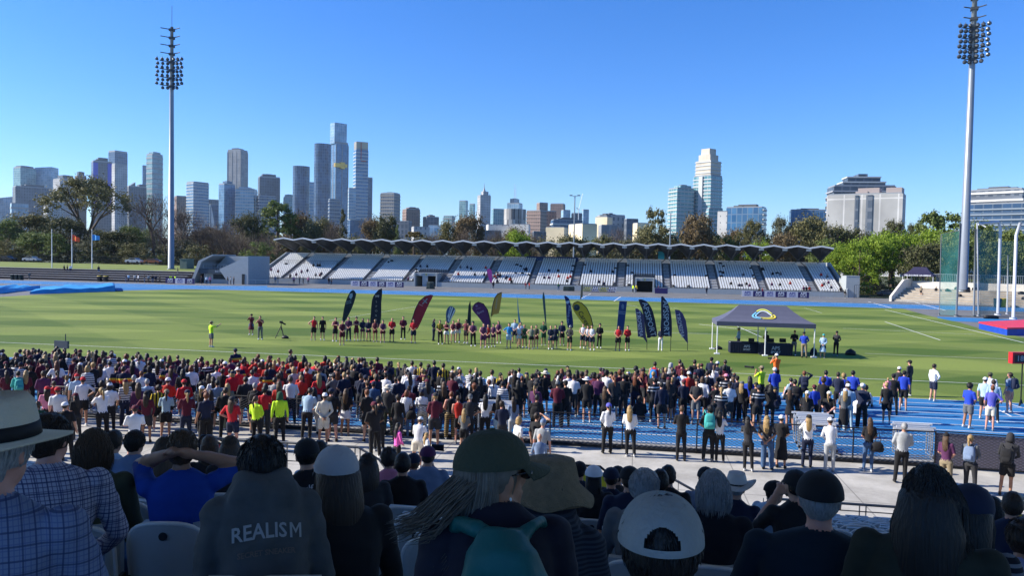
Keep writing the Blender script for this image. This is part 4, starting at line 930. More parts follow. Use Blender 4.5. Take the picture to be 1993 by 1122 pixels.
for xx, ww, hh, yy in ((-W*.36, 20, 11, -Dp/2), (-W*.02, 14, 18, -Dp/2), (W*.50, 12, 12, 0), (W*.2, 12, 9, -Dp/2)): b.box((xx, yy-1, zg+2), (ww, 9, hh))
b.build('gold_box', M_GOLD, t_)
t_, W, Dp, H = T(686, 714, 295, 2000, 'blue', 'slim tower with gold crown and white ribs', 15, .8, slabs=9, slabm=M_SLAB)
b = MB(); b.box((0, 0, H+11), (W*.96, Dp*.96, 22)); b.build('gold_crown', mat('crown_pale_gold', (.40, .34, .24), .35, .3), t_)
b = MB(); b.box((-W*.1, -Dp/2-1.2, H-2), (1.6, 1.2, 44)); b.box((W*.1, -Dp/2-1.2, H-28), (14, 1.2, 2)); b.build('red_stripe', mat('stripe_red', (.42, .05, .03), .5), t_)
T(711, 723, 349, 2050, 'navy', 'dark slim tower attached beside the gold crowned one', 8)
T(676, 691, 369, 1950, 'lblue', 'low pale ribbed block left of the gold crowned tower', 10, slabs=8)
T(739, 777, 379, 1800, 'grid', 'brown grey block standing alone right of the gold crowned tower', -30, slabs=8, slabm=mat('slab_brown', (.26, .24, .21), .7), tops=((.15, .9, 376, 'teal'),))
T(782, 816, 409, 1500, 'brown', 'reddish brown apartment block with stepped roof', 20, tops=((.2, .95, 405, 'brown'),), slabs=6, slabm=mat('slab_red', (.22, .15, .13), .7))
T(771, 801, 432, 1100, 'grid', 'dark low block before the reddish brown one', -20)
T(822, 853, 424, 1500, 'dark', 'charcoal stepped block between reddish block and teal box', 22, tops=((.25, .7, 420, 'brown'),))
T(862, 884, 422, 1700, 'teal', 'small teal glass box above the round gum', -25, slabs=8, slabm=M_SLABG)
T(892, 909, 393, 2300, 'teal', 'slim teal tower, taller of the pair left of the spired tower', -25)
T(912, 923, 399, 2350, 'teal', 'slim teal tower, shorter of the pair left of the spired tower', -25)
t_, W, Dp, H = T(927, 953, 383, 2200, 'lgrid', 'grey tower with pinnacled crown and antenna spire', 20, tops=((.3, .8, 374, 'lgrid'),))
b = MB(); zz = 6.2+(hz(940)-374)*2200/F_PX; b.tube([(0, 0, zz), (0, 0, zz+12), (0, 0, zz+25)], [5, 1.2, .4], 6)
for s_ in (-.8, -.4, 0, .4, .8): b.tube([(s_*W/2, -Dp/2+2, H), (s_*W/2, -Dp/2+2, H+7)], [1.5, .3], 4)
b.build('spire', M_SLABG, t_)
T(955, 979, 409, 1700, 'teal', 'dark green glass box right of the spired tower', 12)
t_, W, Dp, H = T(985, 1015, 398, 2000, 'lblue', 'stepped glass tower carrying a lattice mast', -20, tops=((.2, .75, 388, 'navy'),))
b = MB(); zz = 6.2+(hz(1000)-388)*2000/F_PX
for sx in (-2.2, 2.2): b.tube([(sx, 0, zz), (sx, 0, zz+26)], .5, 4)
for k_ in range(5): b.tube([(-2.2, 0, zz+k_*6), (2.2, 0, zz+k_*6)], .4, 4)
b.tube([(-2.2, 0, zz+26), (-2.2, 0, zz+40)], .3, 4); b.tube([(2.2, 0, zz+26), (2.2, 0, zz+38)], .3, 4); b.build('lattice_mast', M_SLAB, t_)
T(979, 1022, 408, 1350, 'bw', 'drum like block with black and white vertical panels', 5, .6, round_=True)
T(1023, 1062, 412, 1500, 'brown', 'brown block with pink side wall right of the panelled drum', -30, slabs=7, slabm=mat('slab_pinkish', (.34, .24, .20), .7))
T(1042, 1064, 397, 1900, 'brown', 'square brown tower behind the pink sided block', 25)
T(1058, 1080, 413, 1600, 'orange', 'orange red ribbed block in the centre distance', 10, fins=8, slabm=mat('fin_orange', (.48, .18, .10), .7))
T(1069, 1098, 399, 2000, 'brown', 'wide dark brown tower behind the orange block', -12)
T(1090, 1108, 411, 1700, 'lblue', 'small blue glass block right of the dark brown tower', 22)
T(1130, 1144, 410, 1800, 'lblue', 'blue box block beside the tower crane', 20)
T(1110, 1131, 417, 1700, 'grid', 'grey unfinished block under the tower crane', 15)
t = empty('tower_crane', at(1124, hz(1124), 1650)*1); tag(t, 'distant tower crane with steep raised jib in the centre', 'crane')
p = at(1124, hz(1124), 1650); t.location = (p.x, p.y, 0); b = MB(); zt = 6.2+(hz(1124)-408)*1650/F_PX; b.tube([(0, 0, 0), (0, 0, zt)], .9, 4); b.build('mast', M_STEEL, t)
b = MB(); b.tube([(0, 0, zt), (8, 0, zt+34)], .5, 4); b.tube([(0, 0, zt), (-5, 0, zt+3)], .8, 4); b.build('jib', M_STEEL, t)
T(1070, 1132, 430, 700, 'navy', 'dark glass office with white frame above the cream warehouse', 12, .5, plant=2, slabs=5, slabm=M_SLAB)
T(1105, 1160, 438, 560, 'cream', 'large cream warehouse wall lit by the sun above the stand', -62, .55)
T(1061, 1104, 444, 600, 'cream', 'smaller cream warehouse section left of the large wall', -15, .8)
T(1157, 1190, 424, 720, 'cream', 'cream rooftop block behind the grey sided building', -30, tops=((.3, .9, 419, 'grid'),))
T(1160, 1214, 421, 820, 'lgrid', 'pale framed apartment block with rooftop vents', 18, tops=((.3, .6, 418, 'dark'),))
T(1163, 1206, 440, 600, 'conc', 'plain brown grey wall right of the cream warehouse', 12)
T(1213, 1240, 428, 800, 'grid', 'low dark grey block right of the framed apartments', 15)
T(1230, 1262, 436, 700, 'cream', 'small pale cream building beside the tall gum tree', 25)
T(945, 990, 439, 650, 'wwin', 'white low building with small dark windows above the stand', 12, .5)
T(992, 1031, 438, 640, 'wwin', 'white flat building right of its lower twin above the stand', -12, .5)
T(925, 975, 450, 560, 'grid', 'grey low block partly behind trees left of centre', 10, .5)
T(1035, 1062, 452, 560, 'dark', 'small dark building between blossom tree and warehouse', 12, .5)
T(800, 835, 443, 800, 'lgrid', 'pale office block low behind the palm tree', 15, .6)
T(833, 868, 440, 820, 'lblue', 'light blue low building between palm and round gum', -15, .6)
T(745, 772, 440, 900, 'navy', 'dark low block right of the round maroon tree', 15)
T(676, 712, 430, 1000, 'navy', 'dark glass low block with a white roof peak behind conifer', 15, .6)
T(1298, 1346, 370, 900, 'teal', 'pale green balconied apartment block, shorter of the pair', 34, slabs=4.3, tops=((.25, .9, 363, 'teal'),))
t_, W, Dp, H = T(1346, 1400, 346, 900, 'teal', 'tall stepped cream and green apartment tower', -36, .9, slabs=4.2, tops=())
def extra(t_, W, Dp, f0, f1, z0, z1, st, sl=None, g0=-.45, g1=.45):
    b = MB(); uvs = []; uvbox(b, (W*f0, Dp*g0, z0), (W*f1, Dp*g1, z1), uvs); b.uv = uvs; b.build('upper_storeys', FM[st], t_)
    if sl:
        b = MB(); z = z0+sl
        while z < z1: b.box((W*(f0+f1)/2, Dp*(g0+g1)/2, z), (W*(f1-f0)+1.2, Dp*(g1-g0)+1.2, sl*.3)); z += sl
        b.build('floor_slabs', M_SLAB, t_)
FM['creamt'] = facade('cream_panel_tower', (.46, .41, .33), (.52, .46, .37), (.56, .50, .41), 9, 8, .6, .7)
def zp(px, py, D): return 6.2+(hz(px)-py)*D/F_PX
extra(t_, W, Dp, -.43, .43, H+.02, zp(1373, 316, 900), 'creamt', 4.2)
extra(t_, W, Dp, -.33, .33, zp(1373, 316, 900), zp(1373, 304, 900), 'creamt', None, -.36, .36)
extra(t_, W, Dp, -.24, .24, zp(1373, 304, 900), zp(1373, 292, 900), 'creamt', None, -.28, .28)
b = MB(); b.box((-W*.05, -Dp/2-.8, H*.5), (W*.22, 1.6, H)); b.build('spine_wall', M_SLAB, t_)
T(1372, 1403, 408, 780, 'teal', 'low glass podium block below the stepped tower', 14, slabs=4, slabm=M_SLAB)
T(1394, 1413, 413, 640, 'wwin', 'small white block with square windows left of the blue office', -8, .4)
t_, W, Dp, H = T(1412, 1487, 406, 650, 'blue', 'wide blue glass office block with balconies at its right edge', -14, .5, plant=2.4)
b = MB()
for k_ in range(9): b.box((W*.5, -Dp*.1, H-2-k_*4.0), (2.4, Dp*.8, 1.0))
b.build('balcony_slabs', M_SLAB, t_)
T(1534, 1602, 411, 900, 'blue', 'low blue grey office with flat roof left of the white slabs', 8, .5, plant=2)
t_, W, Dp, H = T(1609, 1731, 366, 700, 'dark', 'dark terraced apartment tower behind the white slab building', 16, .45, slabs=4.4, slabm=mat('slab_light_edge', (.34, .35, .38), .6))
for f0, f1, y1 in ((-.34, .34, 356), (-.26, .27, 347), (-.08, .07, 341)):
    extra(t_, W, Dp, f0, f1, zp(1670, 366, 700) if y1 == 356 else zp(1670, 356 if y1 == 347 else 347, 700), zp(1670, y1, 700), 'dark', 4 if y1 > 345 else None, -.4+.05*(356-y1)/5, .4)
t_, W, Dp, H = T(1611, 1750, 381, 560, 'white', 'big pale panelled slab building with dark stair slots', -9, .33)
for fx, wf, st in ((-.12, .05, 'dark'), (.03, .085, 'grid')):
    b = MB(); uvs = []; uvbox(b, (W*fx, -Dp/2-.6, 0), (W*(fx+wf), -Dp/2+.1, H-.5), uvs); b.uv = uvs; b.build('stair_slot', FM[st], t_)
b = MB(); b.box((W*.05, 0, H+2.4), (W*.28, Dp*.7, 4.8)); b.box((-W*.04, -Dp*.1, H+1.2), (W*.16, Dp*.6, 2.4)); b.box((W*.38, 0, H+2.3), (W*.2, Dp*.8, 4.4)); b.build('roof_storey', mat('roof_pinkish', (.36, .30, .28), .7), t_)
b = MB()
for k_ in range(6): b.box((-W*.5-.6, -Dp*.3, H-3-k_*6), (1.2, Dp*.3, 2))
b.build('side_balconies', M_PLANT, t_)
T(1890, 1988, 373, 620, 'grid', 'white banded block at the right behind the mast', -14, .6, slabs=6.2, slabm=mat('band_white', (.62, .62, .60), .6), tops=((.12, .88, 368, 'dark'),))
T(1888, 2060, 399, 560, 'navy', 'blue grey ribbed apartment block at the right edge', -10, .4, slabs=3.9, slabm=mat('rib_bluegrey', (.24, .29, .34), .5), plant=2)
t_, W, Dp, H = T(-6, 20, 444, 420, 'creamt', 'old pale stone building low at the far left', 10, .6)
b = MB(); b.box((0, -Dp/2-.4, H+.3), (W*1.04, .6, .8)); b.build('cornice', M_SLAB, t_)

# ================================================================ trees
def leafmat(name, c1, c2, trans=.25):
    m = bpy.data.materials.new(name); m.use_nodes = True; nt = m.node_tree; b = nt.nodes['Principled BSDF']; b.inputs['Roughness'].default_value = .65; b.inputs['Specular IOR Level'].default_value = .25
    g = nt.nodes.new('ShaderNodeNewGeometry'); r = nt.nodes.new('ShaderNodeValToRGB'); r.color_ramp.elements[0].color = c1+(1,); r.color_ramp.elements[1].color = c2+(1,)
    nt.links.new(g.outputs['Random Per Island'], r.inputs[0]); nt.links.new(r.outputs[0], b.inputs['Base Color'])
    tr = nt.nodes.new('ShaderNodeBsdfTranslucent'); nt.links.new(r.outputs[0], tr.inputs[0]); mx = nt.nodes.new('ShaderNodeMixShader'); mx.inputs[0].default_value = trans
    nt.links.new(b.outputs[0], mx.inputs[1]); nt.links.new(tr.outputs[0], mx.inputs[2]); nt.links.new(mx.outputs[0], nt.nodes['Material Output'].inputs[0]); return m
M_BARK = mat('bark_grey_brown', (.10, .075, .055), .9, noise=.3, nscale=2)
M_BARKP = mat('bark_pale', (.22, .19, .16), .9, noise=.25, nscale=2)
LEAF = {'olive': leafmat('leaf_olive', (.075, .076, .024), (.21, .195, .085)), 'dark': leafmat('leaf_dark', (.042, .048, .016), (.125, .125, .050)),
        'bright': leafmat('leaf_bright', (.12, .20, .012), (.32, .42, .05), .45), 'mid': leafmat('leaf_mid', (.070, .105, .020), (.20, .24, .07)),
        'rust': leafmat('leaf_rust', (.085, .058, .028), (.22, .16, .075)), 'gold': leafmat('leaf_gold', (.10, .075, .02), (.26, .19, .05)),
        'grey': leafmat('leaf_grey_green', (.065, .072, .040), (.18, .175, .10)), 'twig': leafmat('twig_brown', (.09, .065, .045), (.20, .15, .11), 0)}
def crown_mesh(kind, seed, n, size):
    """unit tree: height 1, crown radius about .5*aspect; clumps of small leaf faces"""
    r_ = random.Random(seed); nprng = np.random.RandomState(seed)
    cl = []
    if kind == 'round':
        for i in range(46):
            a = r_.uniform(0, 6.28); ph = math.acos(r_.uniform(-.55, 1)); rr = r_.uniform(.55, 1)
            cl.append((.42*rr*math.sin(ph)*math.cos(a), .42*rr*math.sin(ph)*math.sin(a), .60+.36*rr*math.cos(ph), r_.uniform(.09, .16)))
    elif kind == 'gum':
        for i in range(62):
            a = r_.uniform(0, 6.28); rr = r_.uniform(.12, .52); z = .93-.42*rr*rr*2.4+r_.uniform(-.16, .06)
            cl.append((rr*math.cos(a), rr*math.sin(a), z, r_.uniform(.055, .11)))
    elif kind == 'tall':
        for i in range(80):
            z = r_.uniform(.22, .97); w = .28*math.sin(min(1, (1-z)*1.7+.18)*1.6)+.02; a = r_.uniform(0, 6.28); rr = w*r_.uniform(.35, 1)
            cl.append((rr*math.cos(a), rr*math.sin(a), z, r_.uniform(.032, .065)))
    elif kind == 'cone':
        for i in range(50):
            z = r_.uniform(.10, .98); w = .26*(1-z)**.8+.01; a = r_.uniform(0, 6.28); rr = w*r_.uniform(.5, 1)
            cl.append((rr*math.cos(a), rr*math.sin(a), z, .035+.05*(1-z)))
    elif kind == 'shrubby':
        for i in range(40):
            a = r_.uniform(0, 6.28); rr = r_.uniform(.1, .5); z = r_.uniform(.08, .95-.9*rr*rr*2)
            cl.append((rr*math.cos(a), rr*math.sin(a), max(.08, z), r_.uniform(.07, .14)))
    elif kind == 'palm':
        for i in range(30):
            a = r_.uniform(0, 6.28)
            for s_ in range(5):
                u = (s_+1)/5; cl.append((.5*u*math.cos(a), .5*u*math.sin(a), .80+.22*math.sin(u*2.6)-.42*u*u, .03))
    cl = np.array(cl); wts = cl[:, 3]**2; idx = nprng.choice(len(cl), n, p=wts/wts.sum())
    d = nprng.normal(size=(n, 3)); d /= np.linalg.norm(d, axis=1)[:, None]; rad = np.minimum(np.abs(nprng.normal(size=n))*.62+.12, 1.55)
    P = cl[idx, :3]+d*(cl[idx, 3]*rad)[:, None]*np.array([1.15, 1.15, .8])
    a = nprng.normal(size=(n, 3)); a /= np.linalg.norm(a, axis=1)[:, None]; b_ = np.cross(a, d+.01*nprng.normal(size=(n, 3))); b_ /= np.linalg.norm(b_, axis=1)[:, None]+1e-9
    s_ = nprng.uniform(.6, 1.3, n)[:, None]*size
    V = np.empty((n, 3, 3)); V[:, 0] = P+a*s_; V[:, 1] = P-a*s_*.6+b_*s_*.8; V[:, 2] = P-a*s_*.5-b_*s_*.8
    me = bpy.data.meshes.new('crown'); me.from_pydata(V.reshape(-1, 3).tolist(), [], np.arange(n*3).reshape(n, 3).tolist()); return me
def branches(b, p, d, L, r, depth, r_, spread=.6, lim=None):
    q = p+d*L; mid = p+d*L*.5+Vector((r_.uniform(-1, 1), r_.uniform(-1, 1), 0))*L*.07
    b.tube([p, mid, q], [r, r*.8, r*.62], 5 if depth > 2 else 3, cap=False)
    if depth <= 0: return
    for i in range(r_.choice((2, 3, 3)) if depth > 1 else 3):
        nd = (d+Vector((r_.uniform(-1, 1), r_.uniform(-1, 1), r_.uniform(-.35, .5)))*spread).normalized()
        branches(b, q if i else mid*.2+q*.8, nd, L*r_.uniform(.6, .85), r*.6, depth-1, r_, spread, lim)
def trunk_mesh(kind, seed):
    r_ = random.Random(seed); b = MB()
    if kind in ('gum', 'round'):
        b.tube([(0, 0, 0), (.01, 0, .2), (0, .01, .34)], [.032, .026, .022], 7)
        for i in range(7):
            a = i*.9+r_.uniform(0, .5); rr = r_.uniform(.2, .4); z = r_.uniform(.62, .85)
            b.tube([(0, 0, .30), (rr*.45*math.cos(a), rr*.45*math.sin(a), .5), (rr*math.cos(a), rr*math.sin(a), z)], [.017, .011, .005], 5)
            b.tube([(rr*.45*math.cos(a), rr*.45*math.sin(a), .5), (rr*1.2*math.cos(a+.4), rr*1.2*math.sin(a+.4), z-.05)], [.009, .003], 4)
    elif kind == 'bare': branches(b, Vector((0, 0, 0)), Vector((.03, 0, 1)), .27, .030, 6, r_, .55)
    elif kind == 'palm': b.tube([(0, 0, 0), (0, 0, .8)], [.05, .035], 7)
    else:
        b.tube([(0, 0, 0), (0, 0, .5), (0, 0, .9)], [.026, .018, .006], 6)
        for i in range(8):
            a = r_.uniform(0, 6.28); z = r_.uniform(.25, .75); b.tube([(0, 0, z), (.2*math.cos(a), .2*math.sin(a), z+.12)], [.009, .003], 4)
    return b.mesh('trunk')
CM = {}
for kd, sz in (('round', .019), ('gum', .0145), ('tall', .018), ('cone', .015), ('shrubby', .020), ('palm', .018)):
    for v in range(2): CM[kd, v] = (crown_mesh(kd, 11*v+len(kd), 8000 if kd in ('gum', 'round') else 6500, sz), trunk_mesh(kd, v+3))
def twig_mesh(seed):
    r_ = random.Random(seed); b = MB()
    for i in range(3600):
        a = r_.uniform(0, 6.28); ph = math.acos(r_.uniform(-.6, 1)); rr = r_.uniform(.5, 1); p = Vector((.42*rr*math.sin(ph)*math.cos(a), .42*rr*math.sin(ph)*math.sin(a), .58+.40*rr*math.cos(ph)))
        d = (p-Vector((0, 0, .3))).normalized()+Vector((r_.uniform(-.5, .5), r_.uniform(-.5, .5), r_.uniform(-.2, .5))); d = d.normalized()*.045; s_ = d.cross(Vector((0, 0, 1))).normalized()*.0022
        b.add([p-s_, p+s_, p+d], [(0, 1, 2)])
    return b.mesh('twigs')
BARE = [(twig_mesh(i), trunk_mesh('bare', 20+i)) for i in range(3)]
NTREE = [0]
ORD2 = ['']+['%d%s' % (i, 'th' if 10 < i % 100 < 14 else {1: 'st', 2: 'nd', 3: 'rd'}.get(i % 10, 'th')) for i in range(1, 99)]
def tree(px, wpx, ytop, y, kind, leaf, label, pybase=None, z0=None, bark=None):
    p = on_y(px, hz(px)+20, y); dep = topix((p.x, y, 5))[2]; z0 = (0 if z0 is None else z0); H = 6.2+(hz(px)-ytop)*dep/F_PX - z0; W = wpx*dep/F_PX*(1.16 if kind in ('round', 'shrubby', 'tall') else 1.0)
    i = NTREE[0]; NTREE[0] += 1
    asp = {'round': .98, 'gum': 1.08, 'tall': .60, 'cone': .54, 'shrubby': 1.05, 'palm': 1.0, 'bare': .92}[kind]
    t = empty('bare_tree' if kind == 'bare' else 'palm_tree' if kind == 'palm' else 'tree', (p.x, y, z0), (i*2.1) % 6.28); tag(t, label, 'tree')
    sx = W/asp
    cm, tm = (BARE[i % 3] if kind == 'bare' else CM[kind, i % 2])
    c = link('twigs' if kind == 'bare' else 'crown', cm, t, sc=(sx, sx, H)); k_ = link('trunk', tm, t, sc=(sx, sx, H) if kind == 'bare' else (min(sx, H), min(sx, H), H))
    for o, m in ((c, LEAF[leaf]), (k_, bark or (M_BARK if kind != 'bare' else mat('bark_bare', (.085, .062, .048), .9)))):
        if not o.data.materials: o.data.materials.append(None)
        o.material_slots[0].link = 'OBJECT'; o.material_slots[0].material = m
    return t
M3 = 3.2
for a in [
 (8, 60, 424, 205, 'round', 'mid', 'light green tree at the far left edge above the old building', None, M3),
 (20, 70, 462, 188, 'shrubby', 'olive', 'olive bushy tree at the far left behind the fence', None, M3),
 (62, 90, 414, 215, 'round', 'olive', 'broad olive tree left of the big gum', None, M3),
 (75, 85, 450, 192, 'round', 'mid', 'mid green tree standing behind the bare flagpole', None, M3),
 (135, 72, 421, 200, 'round', 'dark', 'dense dark evergreen under the big gum crown', None, M3),
 (108, 40, 455, 186, 'tall', 'mid', 'narrow green tree just right of the bare flagpole', None, M3),
 (172, 165, 343, 225, 'gum', 'olive', 'very large spreading gum tree towering over the left side', None, M3),
 (180, 62, 462, 190, 'shrubby', 'grey', 'grey green bushy tree behind the blue flag', None, M3),
 (222, 85, 448, 196, 'round', 'dark', 'dark round tree right of the blue flag', None, M3),
 (252, 50, 436, 205, 'round', 'mid', 'small light green tree before the leafless one', None, M3),
 (262, 60, 468, 188, 'shrubby', 'olive', 'low olive shrubby tree left of the mast foot', None, M3),
 (302, 150, 376, 208, 'bare', 'twig', 'tallest leafless tree just left of the mast', None, M3),
 (322, 90, 430, 192, 'bare', 'twig', 'leafless tree directly behind the mast', None, M3),
 (362, 100, 402, 212, 'bare', 'twig', 'wide leafless tree right of the mast', None, M3),
 (350, 70, 460, 195, 'shrubby', 'grey', 'grey shrubby tree behind the green shed', None, M3),
 (398, 90, 432, 205, 'bare', 'twig', 'leafless tree behind the kiosk roof, left one', None, 2),
 (418, 70, 440, 220, 'round', 'rust', 'brownish round tree above the kiosk', None, 0),
 (440, 95, 428, 200, 'bare', 'twig', 'leafless tree rising behind the kiosk right end', None, 0),
 (478, 66, 412, 215, 'round', 'dark', 'round dark tree between kiosk and stand', None, 0),
 (468, 90, 455, 192, 'bare', 'twig', 'grey leafless tree right behind the kiosk gable', None, 0),
 (500, 60, 462, 188, 'shrubby', 'mid', 'green shrubby tree at the left end of the stand', None, 0),
 (515, 85, 450, 205, 'bare', 'twig', 'leafless tree over the left tip of the stand roof', None, 0),
 (385, 60, 470, 188, 'shrubby', 'olive', 'low olive tree behind the kiosk left fin', None, 1),
 (540, 72, 392, 222, 'tall', 'mid', 'tall grey green gum above the left tip of the stand roof', None, 0),
 (577, 58, 411, 230, 'round', 'rust', 'rust tinted tree right of the tall grey green gum', None, 0),
 (618, 62, 418, 225, 'round', 'olive', 'olive tree above the second roof bay', None, 0),
 (646, 48, 428, 215, 'bare', 'twig', 'reddish leafless tree left of the conifer', None, 0),
 (640, 50, 430, 235, 'round', 'rust', 'brownish tree behind the reddish leafless one', None, 0),
 (666, 34, 407, 222, 'cone', 'dark', 'dark pointed conifer before the gold crowned tower', None, 0),
 (683, 60, 445, 215, 'shrubby', 'olive', 'low olive tree right of the pointed conifer', None, 0),
 (724, 50, 420, 228, 'round', 'rust', 'maroon tinted round tree, left of a close pair', None, 0),
 (752, 50, 413, 226, 'round', 'dark', 'dark round tree, right of a close pair', None, 0),
 (772, 22, 438, 220, 'cone', 'mid', 'small green conifer right of the dark round tree', None, 0),
 (805, 52, 447, 222, 'palm', 'gold', 'golden palm top above the stand roof', None, 0),
 (845, 45, 448, 225, 'bare', 'twig', 'small leafless tree right of the palm', None, 0),
 (877, 55, 425, 230, 'round', 'olive', 'olive gum, left part of the rounded pair above the roof', None, 0),
 (912, 62, 414, 226, 'round', 'rust', 'brown green gum with domed top left of the spired tower', None, 0),
 (905, 45, 440, 214, 'bare', 'twig', 'leafless tree before the domed gum', None, 0),
 (965, 60, 444, 222, 'bare', 'twig', 'blossoming bare tree above the roof centre', None, 0),
 (1000, 52, 437, 232, 'round', 'rust', 'maroon tree behind the bright green one', None, 0),
 (1006, 52, 447, 218, 'round', 'bright', 'vivid green tree above the middle of the stand roof', None, 0),
 (1036, 55, 453, 222, 'bare', 'twig', 'brown leafless tree right of the vivid green one', None, 0),
 (1105, 58, 451, 222, 'shrubby', 'olive', 'low olive tree before the cream warehouse', None, 0),
 (1178, 62, 441, 224, 'shrubby', 'olive', 'olive tree against the grey wall right of the warehouse', None, 0),
 (1200, 60, 440, 232, 'bare', 'twig', 'leafless tree right of the cream warehouse', None, 0),
 (1225, 60, 447, 220, 'shrubby', 'grey', 'grey green tree left of the tall gum', None, 0),
 (1273, 42, 402, 228, 'tall', 'olive', 'tall slim gum standing clear left of the green apartments', None, 0),
 (1270, 90, 436, 224, 'round', 'olive', 'broad base tree under the tall slim gum', None, 0),
 (1320, 55, 442, 226, 'shrubby', 'dark', 'dark low tree between slim gum and brown round tree', None, 0),
 (1356, 72, 410, 224, 'round', 'rust', 'large brown green round tree below the stepped tower', None, 0),
 (1410, 60, 446, 226, 'shrubby', 'mid', 'mid green tree below the white block', None, 0),
 (1432, 60, 440, 236, 'round', 'rust', 'brown tree before the blue office', None, 0),
 (1462, 66, 428, 226, 'gum', 'olive', 'airy gum with brown top before the blue office right edge', None, 0),
 (1478, 55, 452, 218, 'shrubby', 'bright', 'fresh green low tree behind the roof right part', None, 0),
 (1518, 56, 421, 230, 'gum', 'grey', 'open umbrella shaped gum right of the blue office', None, 0),
 (1525, 60, 448, 220, 'round', 'rust', 'maroon low tree under the umbrella gum', None, 0),
 (1565, 92, 417, 228, 'round', 'olive', 'broad gum left of the white slab building', None, 0),
 (1600, 80, 432, 224, 'round', 'olive', 'olive tree below the white slab building left corner', None, 0),
 (1600, 60, 452, 214, 'shrubby', 'mid', 'green low tree above the right tip of the roof', None, 0),
 (1645, 75, 436, 226, 'round', 'dark', 'dark gum below the white slab building', None, 0),
 (1690, 70, 452, 222, 'round', 'dark', 'dark tree below the slab building right half', None, 0),
 (1740, 60, 428, 230, 'gum', 'dark', 'dark pine like tree right of the slab building', None, 0),
 (1776, 50, 432, 226, 'gum', 'dark', 'dark ragged tree right of the pine like one', None, 0),
 (1652, 90, 466, 186, 'round', 'bright', 'bright green plane tree nearest the stand end', None, 0),
 (1700, 92, 460, 190, 'round', 'bright', 'bright green plane tree above the dark railing', None, 0),
 (1672, 70, 478, 178, 'shrubby', 'bright', 'low bright green tree before the two planes', None, 0),
 (1735, 90, 448, 196, 'round', 'bright', 'bright green plane tree behind the purple tent', None, 0),
 (1768, 80, 452, 206, 'round', 'bright', 'bright green tree between plane and dark round tree', None, 0),
 (1795, 88, 470, 176, 'round', 'dark', 'dark brown green round tree behind the tan terrace', None, 0),
 (1806, 56, 412, 215, 'tall', 'mid', 'tall soft green tree, left of the pair by the mast', None, 0),
 (1834, 70, 409, 218, 'tall', 'mid', 'tall soft green tree, right of the pair by the mast', None, 0),
 (1825, 90, 440, 200, 'round', 'bright', 'bright green tree left of the mast foot', None, 0),
 (1858, 70, 452, 178, 'round', 'mid', 'green tree directly behind the mast and netting', None, 0),
 (1905, 80, 424, 195, 'round', 'mid', 'green tree behind the cage between mast and post', None, 0),
 (1950, 90, 442, 190, 'round', 'mid', 'green tree behind the netting at the right', None, 0),
 (1992, 80, 462, 176, 'round', 'mid', 'green tree at the right edge behind the cage', None, 0),
]: tree(*a)
tr_ = random.Random(9)
for i, x in enumerate(list(range(-20, 560, 34))+list(range(560, 1640, 46))+list(range(1640, 2030, 34))):
    lf = tr_.choice(('olive', 'rust', 'grey', 'dark', 'mid', 'olive')) if x < 1640 else tr_.choice(('mid', 'bright', 'olive'))
    tree(x+tr_.uniform(-10, 10), tr_.uniform(52, 78), (tr_.uniform(438, 456) if x < 560 or x > 1640 else tr_.uniform(446, 462)), tr_.uniform(236, 250), 'shrubby' if i % 3 else 'round', lf, '%s tree in the continuous belt behind, %%s from the left' % {'olive': 'olive', 'rust': 'brownish', 'grey': 'grey green', 'dark': 'dark green', 'mid': 'mid green', 'bright': 'bright green'}[lf] % ORD2[i+1])
b = MB(); b.b2((XL-20, 205, 0), (XR+60, 206, .1))   # low hedge line closing the view under the trees
hedge = crown_mesh('shrubby', 5, 2500, .03)
for i, (px, y, z0, w_, h_) in enumerate([(x, 186+(x % 3)*3, 3.2 if x < 340 else 0, 9.5, 3.0+(x % 5)*.5) for x in range(-10, 540, 33)]+[(x, 184, 0, 9, 3.2+(x % 4)*.5) for x in range(1690, 2010, 40)]):
    p = on_y(px, hz(px)+20, y); o = link('shrub', hedge, None, (p.x, y, z0), i*1.7, (w_, 5, h_)); 
    if not o.data.materials: o.data.materials.append(None)
    o.material_slots[0].link = 'OBJECT'; o.material_slots[0].material = LEAF[('dark', 'olive', 'mid', 'grey')[i % 4]]
    tag(o, 'dark shrub low behind the boundary fence' if i < 17 else 'shrub low behind the right terrace fence', 'shrub', 'shrubs behind the fence' if i < 17 else 'shrubs behind the right terrace')
# ================================================================ the near grandstand (shaded seating under its roof)
def ztread(y): return 5.03-.29*y
NROW = 15
def yseat(k): return 2.75+.87*k
M_TIER = rough_ground('near_tier_concrete', (.22, .22, .225), (.34, .34, .345), 1.2, .3)
ng = empty('near_grandstand', (0, 0, 0)); tag(ng, 'shaded concrete seating tiers in front, where the seated spectators sit', 'grandstand')
b = MB()
for k in range(-3, NROW):
    y = yseat(k); b.b2((-26, y-.45, -.1 if k > 3 else 1), (26, y+.42 if k < NROW-1 else y+.9, ztread(y)))
b.build('tiers', M_TIER, ng)
b = MB(); b.b2((-60, -5.5, 12.1), (60, 13.6, 12.5)); b.b2((-60, 13.4, 11.9), (60, 13.75, 12.9)); b.build('roof', mat('near_roof_bounce_white', (.80, .80, .78), .8), ng)  # out-of-view roof, whitened and cut short behind to bring light onto the seats
b = MB(); b.b2((-60, -14.3, 0), (60, -14.0, 5.6)); b.b2((-60.3, -14.3, 0), (-60, 6.0, 5.6)); b.b2((60, -14.3, 0), (60.3, 6, 5.6)); b.build('back_wall', M_WALLW, ng)  # unseen rear and end walls, added to hold back light on the seating

